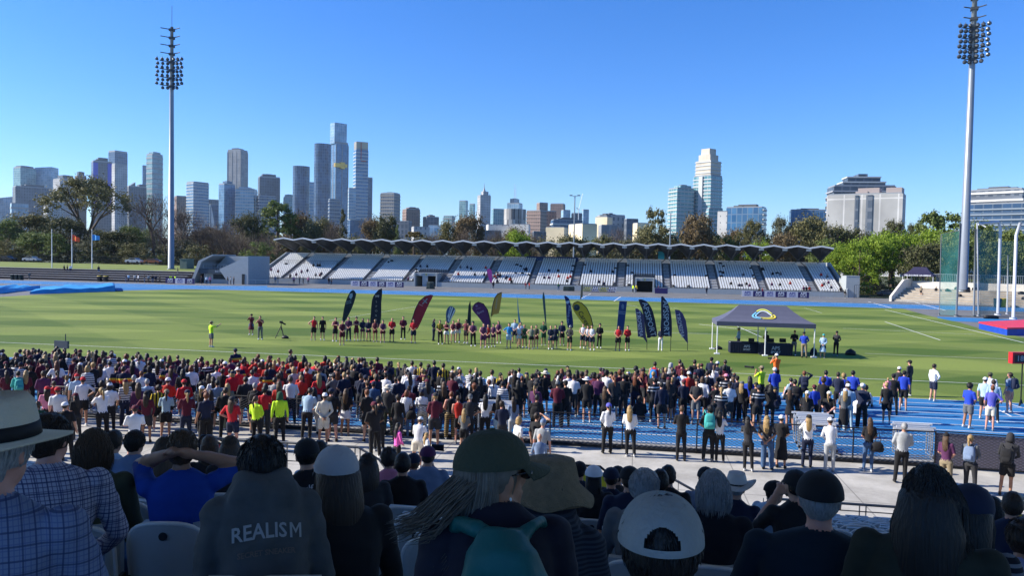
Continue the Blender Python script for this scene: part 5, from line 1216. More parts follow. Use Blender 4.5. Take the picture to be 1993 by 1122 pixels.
# seats
M_SEATN = mat('near_seat_plastic', (.42, .45, .46), .5, noise=.08, nscale=2.5)
M_SEATR = mat('near_seat_rim_lit', (.66, .68, .68), .4)  # same plastic as the seat; paler tone paints the light on its edge
def seat_parts():
    def hw(v): return .222*(1 if v < .62 else max(.0, 1-((v-.62)/.38)**2.7)**(1/2.7))
    def pt(u, v, off): 
        x = hw(v)*u; return (x, -.045*(1-(x/.222)**2)-.10*(v-.0)*.6+off, .40+.46*v)
    b = MB(); nu, nv = 12, 16; vs = []; fs = []
    for off in (0, .022):
        for j in range(nv+1):
            v = 1-(1-j/nv)**1.6 if j > nv/2 else j/nv*1.34
            v = min(1, (j/nv)); v = .62*(j/8) if j <= 8 else .62+.38*math.sin((j-8)/8*math.pi/2)
            for i in range(nu+1): vs.append(pt(-1+2*i/nu, v, off))
    W = nu+1; N_ = W*(nv+1)
    for j in range(nv):
        for i in range(nu): a = j*W+i; fs += [(a, a+1, a+1+W, a+W), (N_+a, N_+a+W, N_+a+1+W, N_+a+1)]
    for j in range(nv): a = j*W; fs += [(a, a+W, N_+a+W, N_+a), (a+nu, N_+a+nu, N_+a+W+nu, a+W+nu)]
    b.add(vs, fs); back = b.mesh('backrest', True)
    b = MB(); pts = []
    for j in range(0, 9): pts.append(pt(-1, .62*j/8, .011))
    for j in range(1, 9): pts.append(pt(-1, .62+.38*math.sin(j/8*math.pi/2)*.999, .011))
    pts += [(-p[0], p[1], p[2]) for p in reversed(pts)]
    q = []
    for p in pts:
        if not q or (Vector(p)-Vector(q[-1])).length > .004: q.append(p)
    b.tube(q, .014, 6); rim = b.mesh('rim', True)
    b = MB(); c = pt(0, .84, -.001); Mr = Matrix.Translation(c) @ Matrix.Rotation(R(84), 4, 'X'); b.loft([(0, 0, -.004, .024, .024), (0, 0, .006, .024, .024)], 16, M=Mr); hole = b.mesh('dark_hole_disc')  # dark disc paints the shade of a hole through the backrest
    b = MB(); b.box((0, .12, .60), (.40, .05, .40)); b.box((0, .10, .40), (.40, .10, .04)); pan = b.mesh('seat_pan')
    b = MB()
    for s_ in (-1, 1): b.box((s_*.225, .03, .36), (.02, .12, .34)); b.box((s_*.225, .02, .14), (.03, .05, .30))
    b.box((0, .03, .22), (.47, .05, .05)); leg = b.mesh('bracket')
    for me, m in ((back, M_SEATN), (rim, M_SEATR), (hole, M_DARK), (pan, M_SEATN), (leg, M_DKGREY)): me.materials.append(m)
    return (('backrest', back), ('rim', rim), ('dark_hole_disc', hole), ('seat_pan', pan), ('bracket', leg))
SP = seat_parts()
ORD = ['', 'first', 'second', 'third', 'fourth', 'fifth', 'sixth', 'seventh', 'eighth', 'ninth', 'tenth', 'eleventh', 'twelfth', 'thirteenth', 'fourteenth', 'fifteenth', 'sixteenth', 'seventeenth', 'eighteenth', 'nineteenth', 'twentieth',
       'twenty-first', 'twenty-second', 'twenty-third', 'twenty-fourth', 'twenty-fifth', 'twenty-sixth', 'twenty-seventh', 'twenty-eighth', 'twenty-ninth', 'thirtieth']
def orderw(n): return ORD[n] if n < len(ORD) else '%dth' % n
# front railing, handrails
M_RAIL = mat('rail_grey_steel', (.16, .165, .17), .4, .5)
def railing(name, p0, p1, z0, h, n, label, bars=3, curve=0, post=1.9):
    p0, p1 = Vector((p0[0], p0[1], z0)), Vector((p1[0], p1[1], z0)); t = empty(name, p0); tag(t, label, 'railing'); d = p1-p0
    b = MB(); b.tube([Vector((0, 0, h))]+[d*i/8+Vector((0, 0, h)) for i in range(1, 9)]+([d*1.0+d.normalized()*.5+Vector((0, 0, h-.25)), d+d.normalized()*.8+Vector((0, 0, 0))] if curve else []), .028, 8); b.build('top_rail', M_RAIL, t, True)
    for i in range(bars): b = MB(); b.tube([Vector((0, 0, h*(i+1)/(bars+1))), d+Vector((0, 0, h*(i+1)/(bars+1)))], .012, 5); b.build('rail', M_RAIL, t)
    k_ = max(1, round(d.length/post))
    for i in range(k_+1):
        for e in (-.06, .06): b = MB(); c = d*i/k_+d.normalized()*e; b.box((c.x, c.y, h/2), (.05, .012, h), math.atan2(d.y, d.x)+R(90)); b.build('post', M_RAIL, t)
    return t
yr = yseat(NROW-1)+.85
railing('front_railing', (2.7, yr), (15.5, yr), .95, .55, 7, 'low grey steel railing before the front seats on the right', 3)
railing('front_railing', (-2.2, yr+.1), (.9, yr+.1), 1.0, .72, 2, 'short grey railing with curved end before the front seats in the middle', 2, 1, 1.6)
railing('front_railing', (-9.6, yr+.4), (-6.1, yr+.4), 1.3, .62, 2, 'short grey railing before the front seats on the left', 2, 1, 1.6)
def hoop(px0, py0, px1, py1, dep, fill, label):
    p0, p1 = at(px0, py0, dep), at(px1, py1, dep+.5); t = empty('stair_barrier', p0); tag(t, label, 'barrier')
    d = p1-p0; b = MB(); n = Vector((.0, .4, 0)); w_ = Vector((d.x, 0, 0))
    b.tube([Vector((0, 0, -.9)), Vector((0, 0, -.1)), Vector((.06, 0, 0)), w_*.8, d, d-Vector((0, 0, .9))], .025, 6); b.build('hoop', M_BLACK, t, True)
    if fill:
        b = MB(); b.prism([Vector((.05, .1, -.75)), Vector((w_.x*.95, .1, -.75)), Vector((w_.x*.95, .5, -.30)), Vector((.05, .5, -.30))], (0, 0, .03)); b.build('panel', mat('panel_%s' % label[:6], fill, .5), t)
    return t
hoop(388, 848, 432, 866, 15.5, (.72, .05, .03), 'red panelled stair barrier at the front left of the seating')
hoop(1102, 905, 1186, 924, 14.0, (.66, .50, .02), 'yellow panelled stair barrier in the middle front of the seating')
hoop(1905, 975, 1985, 965, 10.5, (.70, .52, .02), 'yellow panelled stair barrier at the right of the seating')
hoop(1100, 910, 1128, 918, 14.4, (.60, .04, .06), 'red panel beside the yellow stair barrier in the middle')

# mesh fence between concourse and track
M_MESHW = mat('fence_mesh_black', (.075, .078, .085), .5, .3)
def mesh_fence(p0, p1, h, label, step=2.45, back=None, dia=.16):
    p0, p1 = Vector(p0), Vector(p1); d = p1-p0; L = d.length; n = max(1, round(L/step)); w_ = L/n; ang = math.atan2(d.y, d.x)
    t = empty('mesh_fence', p0, ang); tag(t, label, 'fence')
    b = MB(); a = dia; hh = h-.14; kx = -hh*2
    def seg(x0, z0, x1, z1):
        b.tube([(x0, 0, z0), (x1, 0, z1)], .0062, 3, cap=False)
    x = -hh/.55
    while x < w_:
        for s_ in (1, -1):
            xa, xb = x, x+hh/.55; za, zb = (.10, .10+hh) if s_ == 1 else (.10+hh, .10)
            c0, c1 = max(0, xa), min(w_, xb)
            if c1 > c0+.01:
                f0, f1 = (c0-xa)/(xb-xa), (c1-xa)/(xb-xa); seg(c0, za+(zb-za)*f0, c1, za+(zb-za)*f1)
        x += a
    me = b.mesh('mesh_panel'); me.materials.append(M_MESHW)
    b = MB(); b.tube([(0, 0, 0), (0, 0, h)], .022, 6); b.tube([(.0, 0, .08), (w_, 0, .08)], .018, 5); b.tube([(.0, 0, h), (w_, 0, h)], .022, 5); fe = b.mesh('post_and_rails'); fe.materials.append(M_BLACK)
    bb = None
    if back:
        b = MB(); b.b2((.02, .03, .1), (w_-.02, .05, h-.05)); bb = b.mesh('backing'); bb.materials.append(back)
    for i in range(n):
        link('mesh_panel', me, t, (i*w_, 0, 0)); link('frame', fe, t, (i*w_, 0, 0))
        if bb: link('backing', bb, t, (i*w_, 0, 0))
    return t
M_SCRIM = mat('scrim_purple_grey', (.20, .18, .24), .8)
yfn = 26.15
xg = ground(1572, 905).x
gR = ground(1795, 940)
mesh_fence((-22, yfn-.9, 0), (9.3, yfn-.9, 0), 1.12, 'long black diamond mesh fence between the crowd and the pale concourse')
mesh_fence((9.3, yfn-.9, 0), (12.7, yfn-1.2, 0), 1.15, 'mesh fence with grey scrim backing near the open gate', back=M_SCRIM)
fb = mesh_fence((13.5, yfn-1.6, 0), (16.8, yfn-6.6, 0), 1.15, 'mesh fence with purple printed backing angled toward the seats at the right', back=mat('scrim_violet', (.10, .07, .30), .8))
for s_, xx in (('SPORT', 1.5), ('APS', 4.1)): lettering(s_, .85, fb, Matrix.Translation((xx, -.03, .55)) @ Mx, mat('scrim_print', (.55, .55, .62), .7), .02)
b = MB(); b.b2((-22, yfn-.86, 0), (13, yfn-.78, .14)); struct(b.build('fence_kerb_shade', M_DKGREY))  # dark kerb strip doubles as the shadow along the fence foot
# hurdles stacked behind the fence
def hurdle_mesh():
    b = MB(); b.box((0, 0, .95), (1.2, .03, .07)); o1 = b.mesh('top_bar')
    b = MB()
    for s_ in (-1, 1): b.tube([(s_*.52, 0, .95), (s_*.52, 0, .06), (s_*.52, -.65, .04)], .022, 5)
    b.tube([(-.52, -.6, .04), (.52, -.6, .04)], .02, 5); o2 = b.mesh('frame')
    b = MB(); [b.box((s_*.52, -.62, .05), (.06, .14, .08)) for s_ in (-1, 1)]; o3 = b.mesh('foot')
    for m_, c_ in ((o1, mat('hurdle_white', (.78, .78, .78), .4)), (o2, mat('hurdle_metal', (.50, .52, .54), .35, .6)), (o3, M_BLACK)): m_.materials.append(c_)
    return (('top_bar', o1), ('frame', o2), ('foot', o3))
HP = hurdle_mesh(); hi = 0
for gx, num, lab in ((6.0, 7, 'in the stack between the two white topped women'), (9.0, 4, 'in the small stack left of the blonde woman in jeans'), (-4.9, 5, 'in the stack behind the fence by the white skirted girls'), (-9.0, 3, 'in the stack behind the fence near the hi-vis stewards')):
    for i in range(num):
        t = empty('hurdle', (gx+(i % 2)*.12, yfn+.1+i*.16, .02+(i*.03)), R(2*(i % 3)-2)); tag(t, 'white hurdle, %s %s' % (orderw(i+1), lab), 'hurdle', 'hurdles stacked behind the fence')
        for nme, me in HP: link(nme, me, t)

# ================================================================ people
CLR = {'K': (.012, .012, .014), 'N': (.012, .018, .045), 'W': (.72, .72, .74), 'G': (.12, .125, .13), 'g': (.36, .37, .38), 'R': (.48, .015, .025), 'M': (.10, .012, .028), 'P': (.085, .022, .075), 'p': (.62, .22, .32),
       'B': (.015, .05, .42), 'b': (.35, .48, .62), 'Y': (.60, .45, .04), 'L': (.55, .85, .03), 'O': (.85, .15, .02), 'D': (.05, .10, .20), 'd': (.30, .42, .50), 'T': (.24, .19, .12), 'k': (.030, .030, .034), 'E': (.02, .08, .04),
       'e': (.055, .062, .035), 'C': (.60, .55, .45), 'S': (.05, .35, .33), 'V': (.10, .10, .45), 'H': (.80, .12, .45), 'r': (.45, .03, .02), 'v': (.16, .22, .34), 'c': (.14, .16, .13), 'A': (.02, .20, .50), 'o': (.62, .26, .17)}
CN = {'K': 'black', 'N': 'navy', 'W': 'white', 'G': 'grey', 'g': 'light grey', 'R': 'red', 'M': 'maroon', 'P': 'plum', 'p': 'pink', 'B': 'royal blue', 'b': 'pale blue', 'Y': 'yellow', 'L': 'lime hi-vis', 'O': 'orange hi-vis', 'D': 'denim', 'd': 'light denim',
      'T': 'khaki', 'k': 'charcoal', 'E': 'dark green', 'e': 'olive', 'C': 'cream', 'S': 'teal', 'V': 'violet blue', 'H': 'hot pink', 'r': 'bright red', 'v': 'slate blue', 'c': 'grey green', 'A': 'azure', 'o': 'peach', 'J': 'navy orange banded', 'Z': 'black yellow striped', 'X': 'white navy striped', 'U': 'black white trimmed', 'Q': 'tan patterned'}
SPECIAL = {}
def banded(name, base, bands, axis=2, per=None):
    g = NT(name, .85); tc = g.n('TexCoord'); sp = g.n('SeparateXYZ'); g.l(tc.outputs['Object'], sp.inputs[0]); c = base; v = sp.outputs[axis]
    if per: v = g.math('FRACT', g.math('DIVIDE', g.math('ADD', v, 5.0), per))
    for lo, hi_, col in bands: c = g.mix(g.math('MULTIPLY', g.math('GREATER_THAN', v, lo), g.math('LESS_THAN', v, hi_)), c, col)
    g.l(c, g.b.inputs['Base Color']); return g.m
SPECIAL['J'] = banded('jersey_navy_banded', (.012, .018, .045), ((1.10, 1.17, (.45, .015, .02)), (1.17, 1.23, (.75, .14, .02)), (1.23, 1.29, (.75, .50, .05))))
SPECIAL['Z'] = banded('jersey_black_yellow', (.012, .012, .014), ((.0, .5, (.50, .36, .03)),), 0, .11)
SPECIAL['X'] = banded('jersey_white_striped', (.60, .60, .62), ((.0, .35, (.02, .025, .06)),), 2, .085)
SPECIAL['U'] = banded('jersey_black_white_yoke', (.012, .014, .024), ((1.36, 1.41, (.65, .65, .66)), (1.24, 1.28, (.45, .46, .48))))
SPECIAL['Q'] = banded('trousers_patterned_tan', (.02, .016, .012), ((.0, .55, (.24, .17, .08)),), 2, .07)
def cloth(c):
    if c in SPECIAL: return SPECIAL[c]
    if c in CLR: return mat('cloth_'+CN[c].replace(' ', '_'), CLR[c], .85, noise=.12, nscale=6, bump=.35, bscale=9, sheen=.05)
    return c
SKINS = [mat('skin_fair', (.50, .27, .18), .55, noise=.06, nscale=12), mat('skin_tan', (.36, .18, .11), .55, noise=.06, nscale=12), mat('skin_brown', (.16, .075, .045), .55), mat('skin_rosy', (.55, .27, .20), .55, noise=.06, nscale=12)]
HAIRC = {'k': (.010, .009, .009), 'n': (.028, .017, .011), 'm': (.075, .042, .022), 'y': (.34, .22, .09), 'g': (.28, .28, .28), 'a': (.14, .045, .018)}
HN = {'k': 'black', 'n': 'dark brown', 'm': 'brown', 'y': 'blonde', 'g': 'grey', 'a': 'auburn'}
def hairmat(c): return mat('hair_'+HN[c].replace(' ', '_'), HAIRC[c], .5, noise=.25, nscale=25, bump=.6, bscale=60, spec=.35)
SHOES = [mat('shoe_white', (.62, .62, .62), .5), mat('shoe_black', (.015, .015, .016), .5), mat('shoe_grey', (.2, .2, .21), .5)]
from mathutils import noise as mnoise
def vx(o): return Vector(o)
def remesh(b, tags, vox, smooth=2, fold=0.0, ntags=8, skin_tags=(0, 4), seed=0):
    src = b.mesh('tmp'); o = bpy.data.objects.new('tmp', src); WORK.objects.link(o)
    m = o.modifiers.new('r', 'REMESH'); m.mode = 'VOXEL'; m.voxel_size = vox; m.use_smooth_shade = True
    s = o.modifiers.new('s', 'SMOOTH'); s.factor = .5; s.iterations = smooth
    dg = bpy.context.evaluated_depsgraph_get(); me = bpy.data.meshes.new_from_object(o.evaluated_get(dg))
    bvh = BVHTree.FromPolygons([v.co for v in src.vertices], [tuple(p.vertices) for p in src.polygons]); stag = [p.material_index for p in src.polygons]
    ft = []
    for p in me.polygons:
        h = bvh.find_nearest(p.center); ft.append(stag[h[2]] if h[2] is not None else 1)
    if fold:
        vt = {}
        for p, t_ in zip(me.polygons, ft):
            for v in p.vertices: vt[v] = min(vt.get(v, 9), 0 if t_ in skin_tags else 5)
        nn = len(me.vertices); co = np.empty(nn*3); no = np.empty(nn*3); me.vertices.foreach_get('co', co); me.vertices.foreach_get('normal', no); co = co.reshape(-1, 3); no = no.reshape(-1, 3)
        for i in range(nn):
            if vt.get(i, 5):
                c = co[i]; n1 = mnoise.noise(Vector((c[0]*7+seed, c[1]*7, c[2]*11))); n2 = mnoise.noise(Vector((c[0]*17+seed, c[1]*17, c[2]*26)))
                co[i] = c+no[i]*(fold*((1-abs(n1)*2.4)*.8+n2*.5))
        me.vertices.foreach_set('co', co.ravel())
    me.materials.clear()
    for i in range(ntags): me.materials.append(None)
    me.polygons.foreach_set('material_index', ft); me.polygons.foreach_set('use_smooth', [True]*len(ft)); me.update()
    bpy.data.objects.remove(o); bpy.data.meshes.remove(src); return me
ARMS = {  # elbow, wrist for the right-hand side (x sign applied); left may differ
 'down': (((.235, -.02, 1.15), (.25, .05, .90)),)*2, 'front': (((.245, .03, 1.15), (.06, .20, .99)),)*2, 'back': (((.265, -.06, 1.16), (.05, -.17, .97)),)*2,
 'cross': (((.245, .07, 1.17), (-.07, .20, 1.20)),)*2, 'hip': (((.39, -.05, 1.22), (.19, .07, 1.06)), ((.235, -.02, 1.15), (.25, .05, .90))),
 'phone': (((.26, .16, 1.24), (.06, .30, 1.48)), ((.26, .16, 1.24), (.06, .30, 1.46))), 'head': (((.37, .10, 1.56), (.11, .13, 1.66)), ((.235, -.02, 1.15), (.25, .05, .90))),
 'point': (((.30, .20, 1.38), (.30, .42, 1.52)), ((.235, -.02, 1.15), (.25, .05, .90))), 'mixa': (((.25, .06, 1.16), (.10, .24, 1.12)), ((.235, -.02, 1.15), (.25, .05, .90))), 'mixb': (((.26, -.04, 1.15), (.19, .10, .93)), ((.33, -.06, 1.18), (.18, .06, 1.04))), 'knees': (((.27, .16, 1.12), (.16, .40, 1.04)),)*2, 'lap': (((.25, .08, 1.14), (.13, .28, 1.0)),)*2,
 'neck': (((.35, .08, 1.48), (.07, -.08, 1.59)), ((.24, .22, 1.50), (.07, -.06, 1.60))), 'lean': (((.24, .20, 1.16), (.10, .36, 1.08)),)*2}
def body(arms='down', legs='pants', fem=False, sit=None, lean=0.0, vox=.021, smooth=2, fold=0.0, wide=1.0, hoodie=False, head=True, seed=0, extra=None, headturn=None, hpitch=0.0, drop=0.0, stance=.11, armscale=1.0, fingers=False, tuck=None):
    b = MB(); k = wide*(.90 if fem else 1.0); hipw = 1.06 if fem else 1.0
    hipz = .92
    if sit == 'chair': dz = .52-hipz
    elif sit == 'ground': dz = .13-hipz
    else: dz = 0
    MU = Matrix.Translation((0, 0, hipz+dz)) @ Matrix.Rotation(-lean, 4, 'X') @ Matrix.Translation((0, 0, -hipz))
    U = lambda p: MU @ Vector(p)
    # torso and hips
    hd = .02 if hoodie else 0
    b.loft([(0, -.005, .93, .155*k*hipw+hd, .112+hd), (0, 0, 1.02, .145*k+hd*1.3, .105+hd), (0, .0, 1.12, .150*k+hd*1.3, .108+hd), (0, 0, 1.24, .170*k+hd, .118+hd), (0, -.005, 1.34, .182*k+hd, .115+hd), (0, -.01, 1.42, .172*k+hd, .095+hd), (0, -.015, 1.465, .115*k+hd, .075+hd), (0, -.015, 1.495, .062+hd, .058+hd)], 20, 1, MU, 2.3)
    b.loft([(0, 0, .84, .145*hipw, .11), (0, 0, .90, .165*hipw, .118), (0, 0, .985, .150*k*hipw, .108)], 16, 5, MU, 2.2)
    # head and neck
    b.loft([(0, -.012, 1.44, .056, .058), (0, .0, 1.53, .050, .054), (0, .008, 1.60, .048, .055)], 12, 0, MU)
    HM = MU @ Matrix.Translation((0, .01, 1.635-drop))
    if hpitch: HM = HM @ Matrix.Rotation(hpitch, 4, 'X')
    if headturn: HM = HM @ Matrix.Rotation(headturn, 4, 'Z')
    b.ell((0, -.008, .02), (.076, .094, .100), 20, 14, 0, HM); b.ell((0, .022, -.045), (.056, .066, .068), 16, 10, 0, HM); b.ell((0, .094, -.012), (.012, .020, .022), 8, 6, 0, HM); b.ell((0, .082, -.055), (.024, .012, .012), 8, 6, 0, HM)
    for s_ in (-1, 1): b.ell((s_*.078, -.004, -.005), (.010, .020, .031), 8, 8, 0, HM)
    # arms
    am = ARMS[arms]
    for si, s_ in enumerate((1, -1)):
        e, w = am[si]; sh = (s_*.178*k, -.01, 1.405); e = (s_*e[0]*k, e[1], e[2]); w = (s_*w[0], w[1], w[2])
        sh, e, w = U(sh), U(e), U(w); r = .052+hd*.7; r2 = .040+hd*.8
        b.ell(sh, (.062+hd*.6,)*3, 12, 8, 2); mid = sh*.40+e*.60
        b.tube([sh, mid, e], [.058+hd*.6, r, r*.92], 12, 2); b.ell(e, (r2*1.06,)*3, 10, 8, 3)
        b.tube([e, e*.5+w*.5, w], [r2*1.08, r2, .029+hd*.4], 12, 3)
        hd_ = (w-e).normalized(); t_ = w+hd_*.05; side = hd_.cross(Vector((0, 0, 1))).normalized() if abs(hd_.z) < .9 else Vector((1, 0, 0))
        b.tube([w-hd_*.01, w+hd_*.035, w+hd_*.075], [.027, .036, .032], 8, 4)
        if fingers:
            up2 = side.cross(hd_)
            for fi, (o_, l_) in enumerate(((-.030, .062), (-.010, .074), (.010, .078), (.030, .070))):
                a0 = w+hd_*.07+side*o_; a1 = a0+hd_*l_*.5-up2*.006*s_; a2 = a1+hd_*l_*.42-up2*.018
                b.tube([a0, a1, a2], [.0095, .009, .0075], 7, 4)
            a0 = w+hd_*.025+side*.03; b.tube([a0, a0+side*.03+hd_*.02, a0+side*.035+hd_*.055], [.012, .011, .008], 7, 4)
        else:
            b.tube([w+hd_*.07, w+hd_*.12, w+hd_*.155], [.030, .026, .016], 8, 4); b.tube([w+hd_*.02+side*.02, w+hd_*.06+side*.045], [.013, .010], 6, 4)
    # legs
    for s_ in (1, -1):
        hp = Vector((s_*.09*hipw, 0, .90+dz))
        if sit == 'chair': kn = Vector((s_*.13, .44, .54)); an = Vector((s_*.14, .40, .10))
        elif sit == 'ground': kn = Vector((s_*.15, .36, .47)); an = Vector((s_*.12, .58, .09))
        elif legs == 'stride': kn = Vector((s_*.10, .12*s_, .49)); an = Vector((s_*.10, -.05+.22*s_, .09))
        else: kn = Vector((s_*stance, .015, .49)); an = Vector((s_*(stance+.015), -.015, .09))
        if legs in ('pants', 'stride', 'wide'):
            wd = 1.35 if legs == 'wide' else 1.0
            b.tube([hp, hp*.5+kn*.5, kn], [.100*hipw, .082, .064*wd], 12, 5); b.ell(kn, (.064*wd,)*3, 10, 8, 6); b.tube([kn, kn*.5+an*.5, an+Vector((0, 0, -.01))], [.064*wd, .058*wd, .050*wd*1.05], 12, 6)
        else:
            f = .78 if legs == 'shorts' else .45 if legs in ('skirt', 'minis') else .97
            m_ = hp*(1-f)+kn*f
            if legs in ('shorts', 'minis', 'coat'): b.tube([hp, hp*.5+m_*.5, m_], [.105*hipw, .10, .092], 12, 5)
            b.tube([hp*(1-f*.6)+kn*f*.6, kn], [.072, .054], 10, 6); b.ell(kn, (.052,)*3, 10, 8, 6)
            b.tube([kn, kn*.6+an*.4, an], [.050, .052, .034], 10, 6)
        ff = Vector((0, 1, 0)) if sit != 'chair' else Vector((0, 1, 0))
        b.loft([(an.x, an.y+.06, an.z-.085, .042, .13), (an.x, an.y+.06, an.z-.055, .045, .132), (an.x, an.y+.03, an.z-.02, .040, .085), (an.x, an.y-.005, an.z+.03, .036, .042)], 12, 7)
    if not sit:
        if legs == 'skirt': b.loft([(0, 0, .66, .215, .175), (0, 0, .80, .19, .15), (0, 0, .97, .145, .105)], 20, 5)
        if legs == 'dress': b.loft([(0, .0, .30, .21, .18), (0, 0, .60, .19, .15), (0, 0, .85, .17, .125), (0, 0, .98, .15, .108)], 20, 5)
        if legs == 'coat': b.loft([(0, .0, .45, .23, .19), (0, 0, .70, .20, .15), (0, 0, .98, .16, .115)], 20, 1)
    if hoodie:
        b.loft([(0, -.05, 1.40, .13, .09), (0, -.085, 1.45, .135, .075), (0, -.08, 1.50, .11, .07), (0, -.06, 1.535, .09, .055)], 16, 1, MU)
        for rr_, zz_, th_ in ((.098, 1.455, .036), (.086, 1.50, .030)): b.tube([MU @ Vector((rr_*math.cos(R(a)), -.02+rr_*.95*math.sin(R(a)), zz_+.03*abs(math.cos(R(a))))) for a in range(160, 381, 20)], [th_*.6]+[th_]*10+[th_*.6], 10, 1)
    if extra: extra(b, MU, HM)
    me = remesh(b, 8, vox, smooth, fold, seed=seed)
    return me, HM
_bt = {}
def btemplate(arms, legs, fem, sit=None, lean=0.0, hoodie=False, vox=.021):
    key = (arms, legs, fem, sit, lean, hoodie, vox)
    if key not in _bt: _bt[key] = body(arms, legs, fem, sit, lean, vox, hoodie=hoodie, fold=.0)
    return _bt[key]
# hair and hats, built about the centre of the head (front is +Y)
def shell(b, r, nu=18, nv=12, c=(0, -.012, .022), mi=0, face=True, amp=0, seed=0):
    o = len(b.v); b.ell(c, r, nu, nv, mi)
    for i in range(o, len(b.v)):
        x, y, z = b.v[i]
        if face and y > .025 and z < .055-.0*abs(x): f = .72; b.v[i] = (x*f, y*f, z*f)
        elif face and z < -.045 and y > -.03: b.v[i] = (x*.7, y*.7, z*.8)
        elif amp:
            n_ = 1+amp*mnoise.noise(Vector((x*40+seed, y*40, z*40))); b.v[i] = (x*n_, y*n_, z*n_)
def hair_mesh(st):
    b = MB()
    if st == 's': shell(b, (.084, .104, .108), amp=.10)
    elif st == 'c': shell(b, (.102, .118, .120), 20, 14, (0, -.02, .035), amp=.22)
    elif st == 'n': return None
    elif st == 'o':
        shell(b, (.088, .107, .112), amp=.05); b.loft([(0, -.045, -.125, .085, .060), (0, -.045, -.07, .098, .070), (0, -.035, .0, .094, .078), (0, -.03, .06, .08, .07)], 16, 0)
    elif st == 'l':
        shell(b, (.086, .106, .111), amp=.05); b.loft([(.01, -.115, -.44, .035, .016), (0, -.12, -.36, .070, .028), (0, -.115, -.22, .092, .040), (0, -.075, -.08, .096, .060), (0, -.045, .03, .090, .070)], 16, 0)
        for x, y, z in ((-.06, -.12, -.40), (.07, -.125, -.38), (.03, -.13, -.42)): b.tube([(x*.8, -.10, -.1), (x, y, -.25), (x*1.05, y, z)], [.03, .025, .004], 6)
    elif st == 't':
        shell(b, (.083, .102, .107)); b.tube([(0, -.09, .035), (0, -.145, .025), (0, -.165, -.08), (.01, -.15, -.22), (.015, -.14, -.30)], [.018, .030, .034, .026, .006], 8)
    elif st == 'b':
        shell(b, (.083, .102, .107)); b.ell((0, -.085, .095), (.042, .042, .038), 10, 8)
    return b.mesh('hair', True)
def cap_mesh(back=False, hole=False, nu=28, nv=14):
    b = MB(); r = (.090, .112, .098); vs = []; fs = []; s_ = -1 if back else 1
    for i in range(nv+1):
        ph = (i/nv)*R(90)
        for j in range(nu):
            th = 2*math.pi*j/nu; rr = math.cos(ph)**.85
            vs.append((r[0]*rr*math.cos(th), s_*(-.010)+r[1]*rr*math.sin(th), .028+r[2]*math.sin(ph)))
    for i in range(nv):
        for j in range(nu):
            q = (i*nu+j, i*nu+(j+1) % nu, (i+1)*nu+(j+1) % nu, (i+1)*nu+j)
            cx_ = sum(vs[a][0] for a in q)/4; cy_ = sum(vs[a][1] for a in q)/4; cz_ = sum(vs[a][2] for a in q)/4
            if hole and cy_*s_ < 0 and cz_ > .042 and (cx_/.037)**2+((cz_-.042)/.042)**2 < 1: continue
            fs.append(q)
    b.add(vs, fs); b.tube([(0, s_*-.01, .122), (0, s_*-.01, .130)], .009, 8)
    n = 12; vs = []; fs = []
    for i in range(n+1):
        a = R(20+140*i/n); x0, y0 = .088*math.cos(a), s_*(-.008+.110*math.sin(a)); ext = .078*math.sin(a)**.7
        vs += [(x0, y0, .034), (x0*1.02, y0+s_*ext, .014-.010*math.cos(a)**2*4*.5), (x0, y0, .030), (x0*1.02, y0+s_*ext, .010-.010*math.cos(a)**2*2)]
    for i in range(n): o_ = 4*i; fs += [(o_, o_+1, o_+5, o_+4), (o_+2, o_+6, o_+7, o_+3), (o_+1, o_+3, o_+7, o_+5)]
    b.add(vs, fs); return b.mesh('cap', True)
def hat_mesh(st):
    b = MB()
    if st == 'cap': return cap_mesh()
    if st == 'rcap': return cap_mesh(True, True)
    if st == 'beanie': b.loft([(0, -.01, .0, .088, .106), (0, -.012, .03, .092, .112), (0, -.012, .07, .086, .104), (0, -.012, .11, .06, .07), (0, -.012, .13, .02, .02)], 18)
    elif st == 'bucket': b.loft([(0, -.01, -.005, .150, .165), (0, -.01, .0, .148, .163), (0, -.01, .045, .096, .114), (0, -.01, .10, .088, .104), (0, -.01, .125, .076, .09), (0, -.01, .13, .03, .03)], 20)
    elif st in ('wide', 'straw'):
        R_ = .20 if st == 'wide' else .165
        b.loft([(0, -.01, .030, R_, R_*1.05), (0, -.01, .036, R_, R_*1.05), (0, -.01, .048, .10, .118), (0, -.01, .10, .086, .105), (0, -.01, .135, .066, .085), (0, -.01, .128, .02, .03)], 24)
        for i, v in enumerate(b.v):
            if math.hypot(v[0], v[1]) > .13: b.v[i] = (v[0], v[1], v[2]-.012+abs(v[0])*.10)
        b.loft([(0, -.01, .046, .102, .120), (0, -.01, .068, .096, .114)], 20, 1)
    elif st == 'cowboy':
        b.loft([(0, -.01, .032, .19, .22), (0, -.01, .038, .19, .22), (0, -.01, .048, .10, .118), (0, -.01, .11, .088, .110), (0, -.01, .155, .075, .10), (0, -.01, .135, .02, .05)], 28)
        for i, v in enumerate(b.v):
            if math.hypot(v[0], v[1]) > .13: b.v[i] = (v[0]*.93, v[1], v[2]+(abs(v[0])/.19)**2.2*.075-.012)
        b.loft([(0, -.01, .046, .103, .121), (0, -.01, .062, .099, .117)], 20, 1)
    elif st == 'hood': b.loft([(0, -.03, -.14, .12, .11), (0, -.03, -.06, .108, .118), (0, -.02, .03, .102, .118), (0, -.02, .09, .085, .10), (0, -.02, .13, .04, .05)], 18)
    return b.mesh('hat', True)
HM_ = {s: hair_mesh(s) for s in 'scotlb'}; HT_ = {s: hat_mesh(s) for s in ('cap', 'rcap', 'beanie', 'bucket', 'wide', 'straw', 'cowboy', 'hood')}
for me in list(HM_.values()): me.materials.append(None)
for me in list(HT_.values()): me.materials.append(None); me.materials.append(M_BLACK)
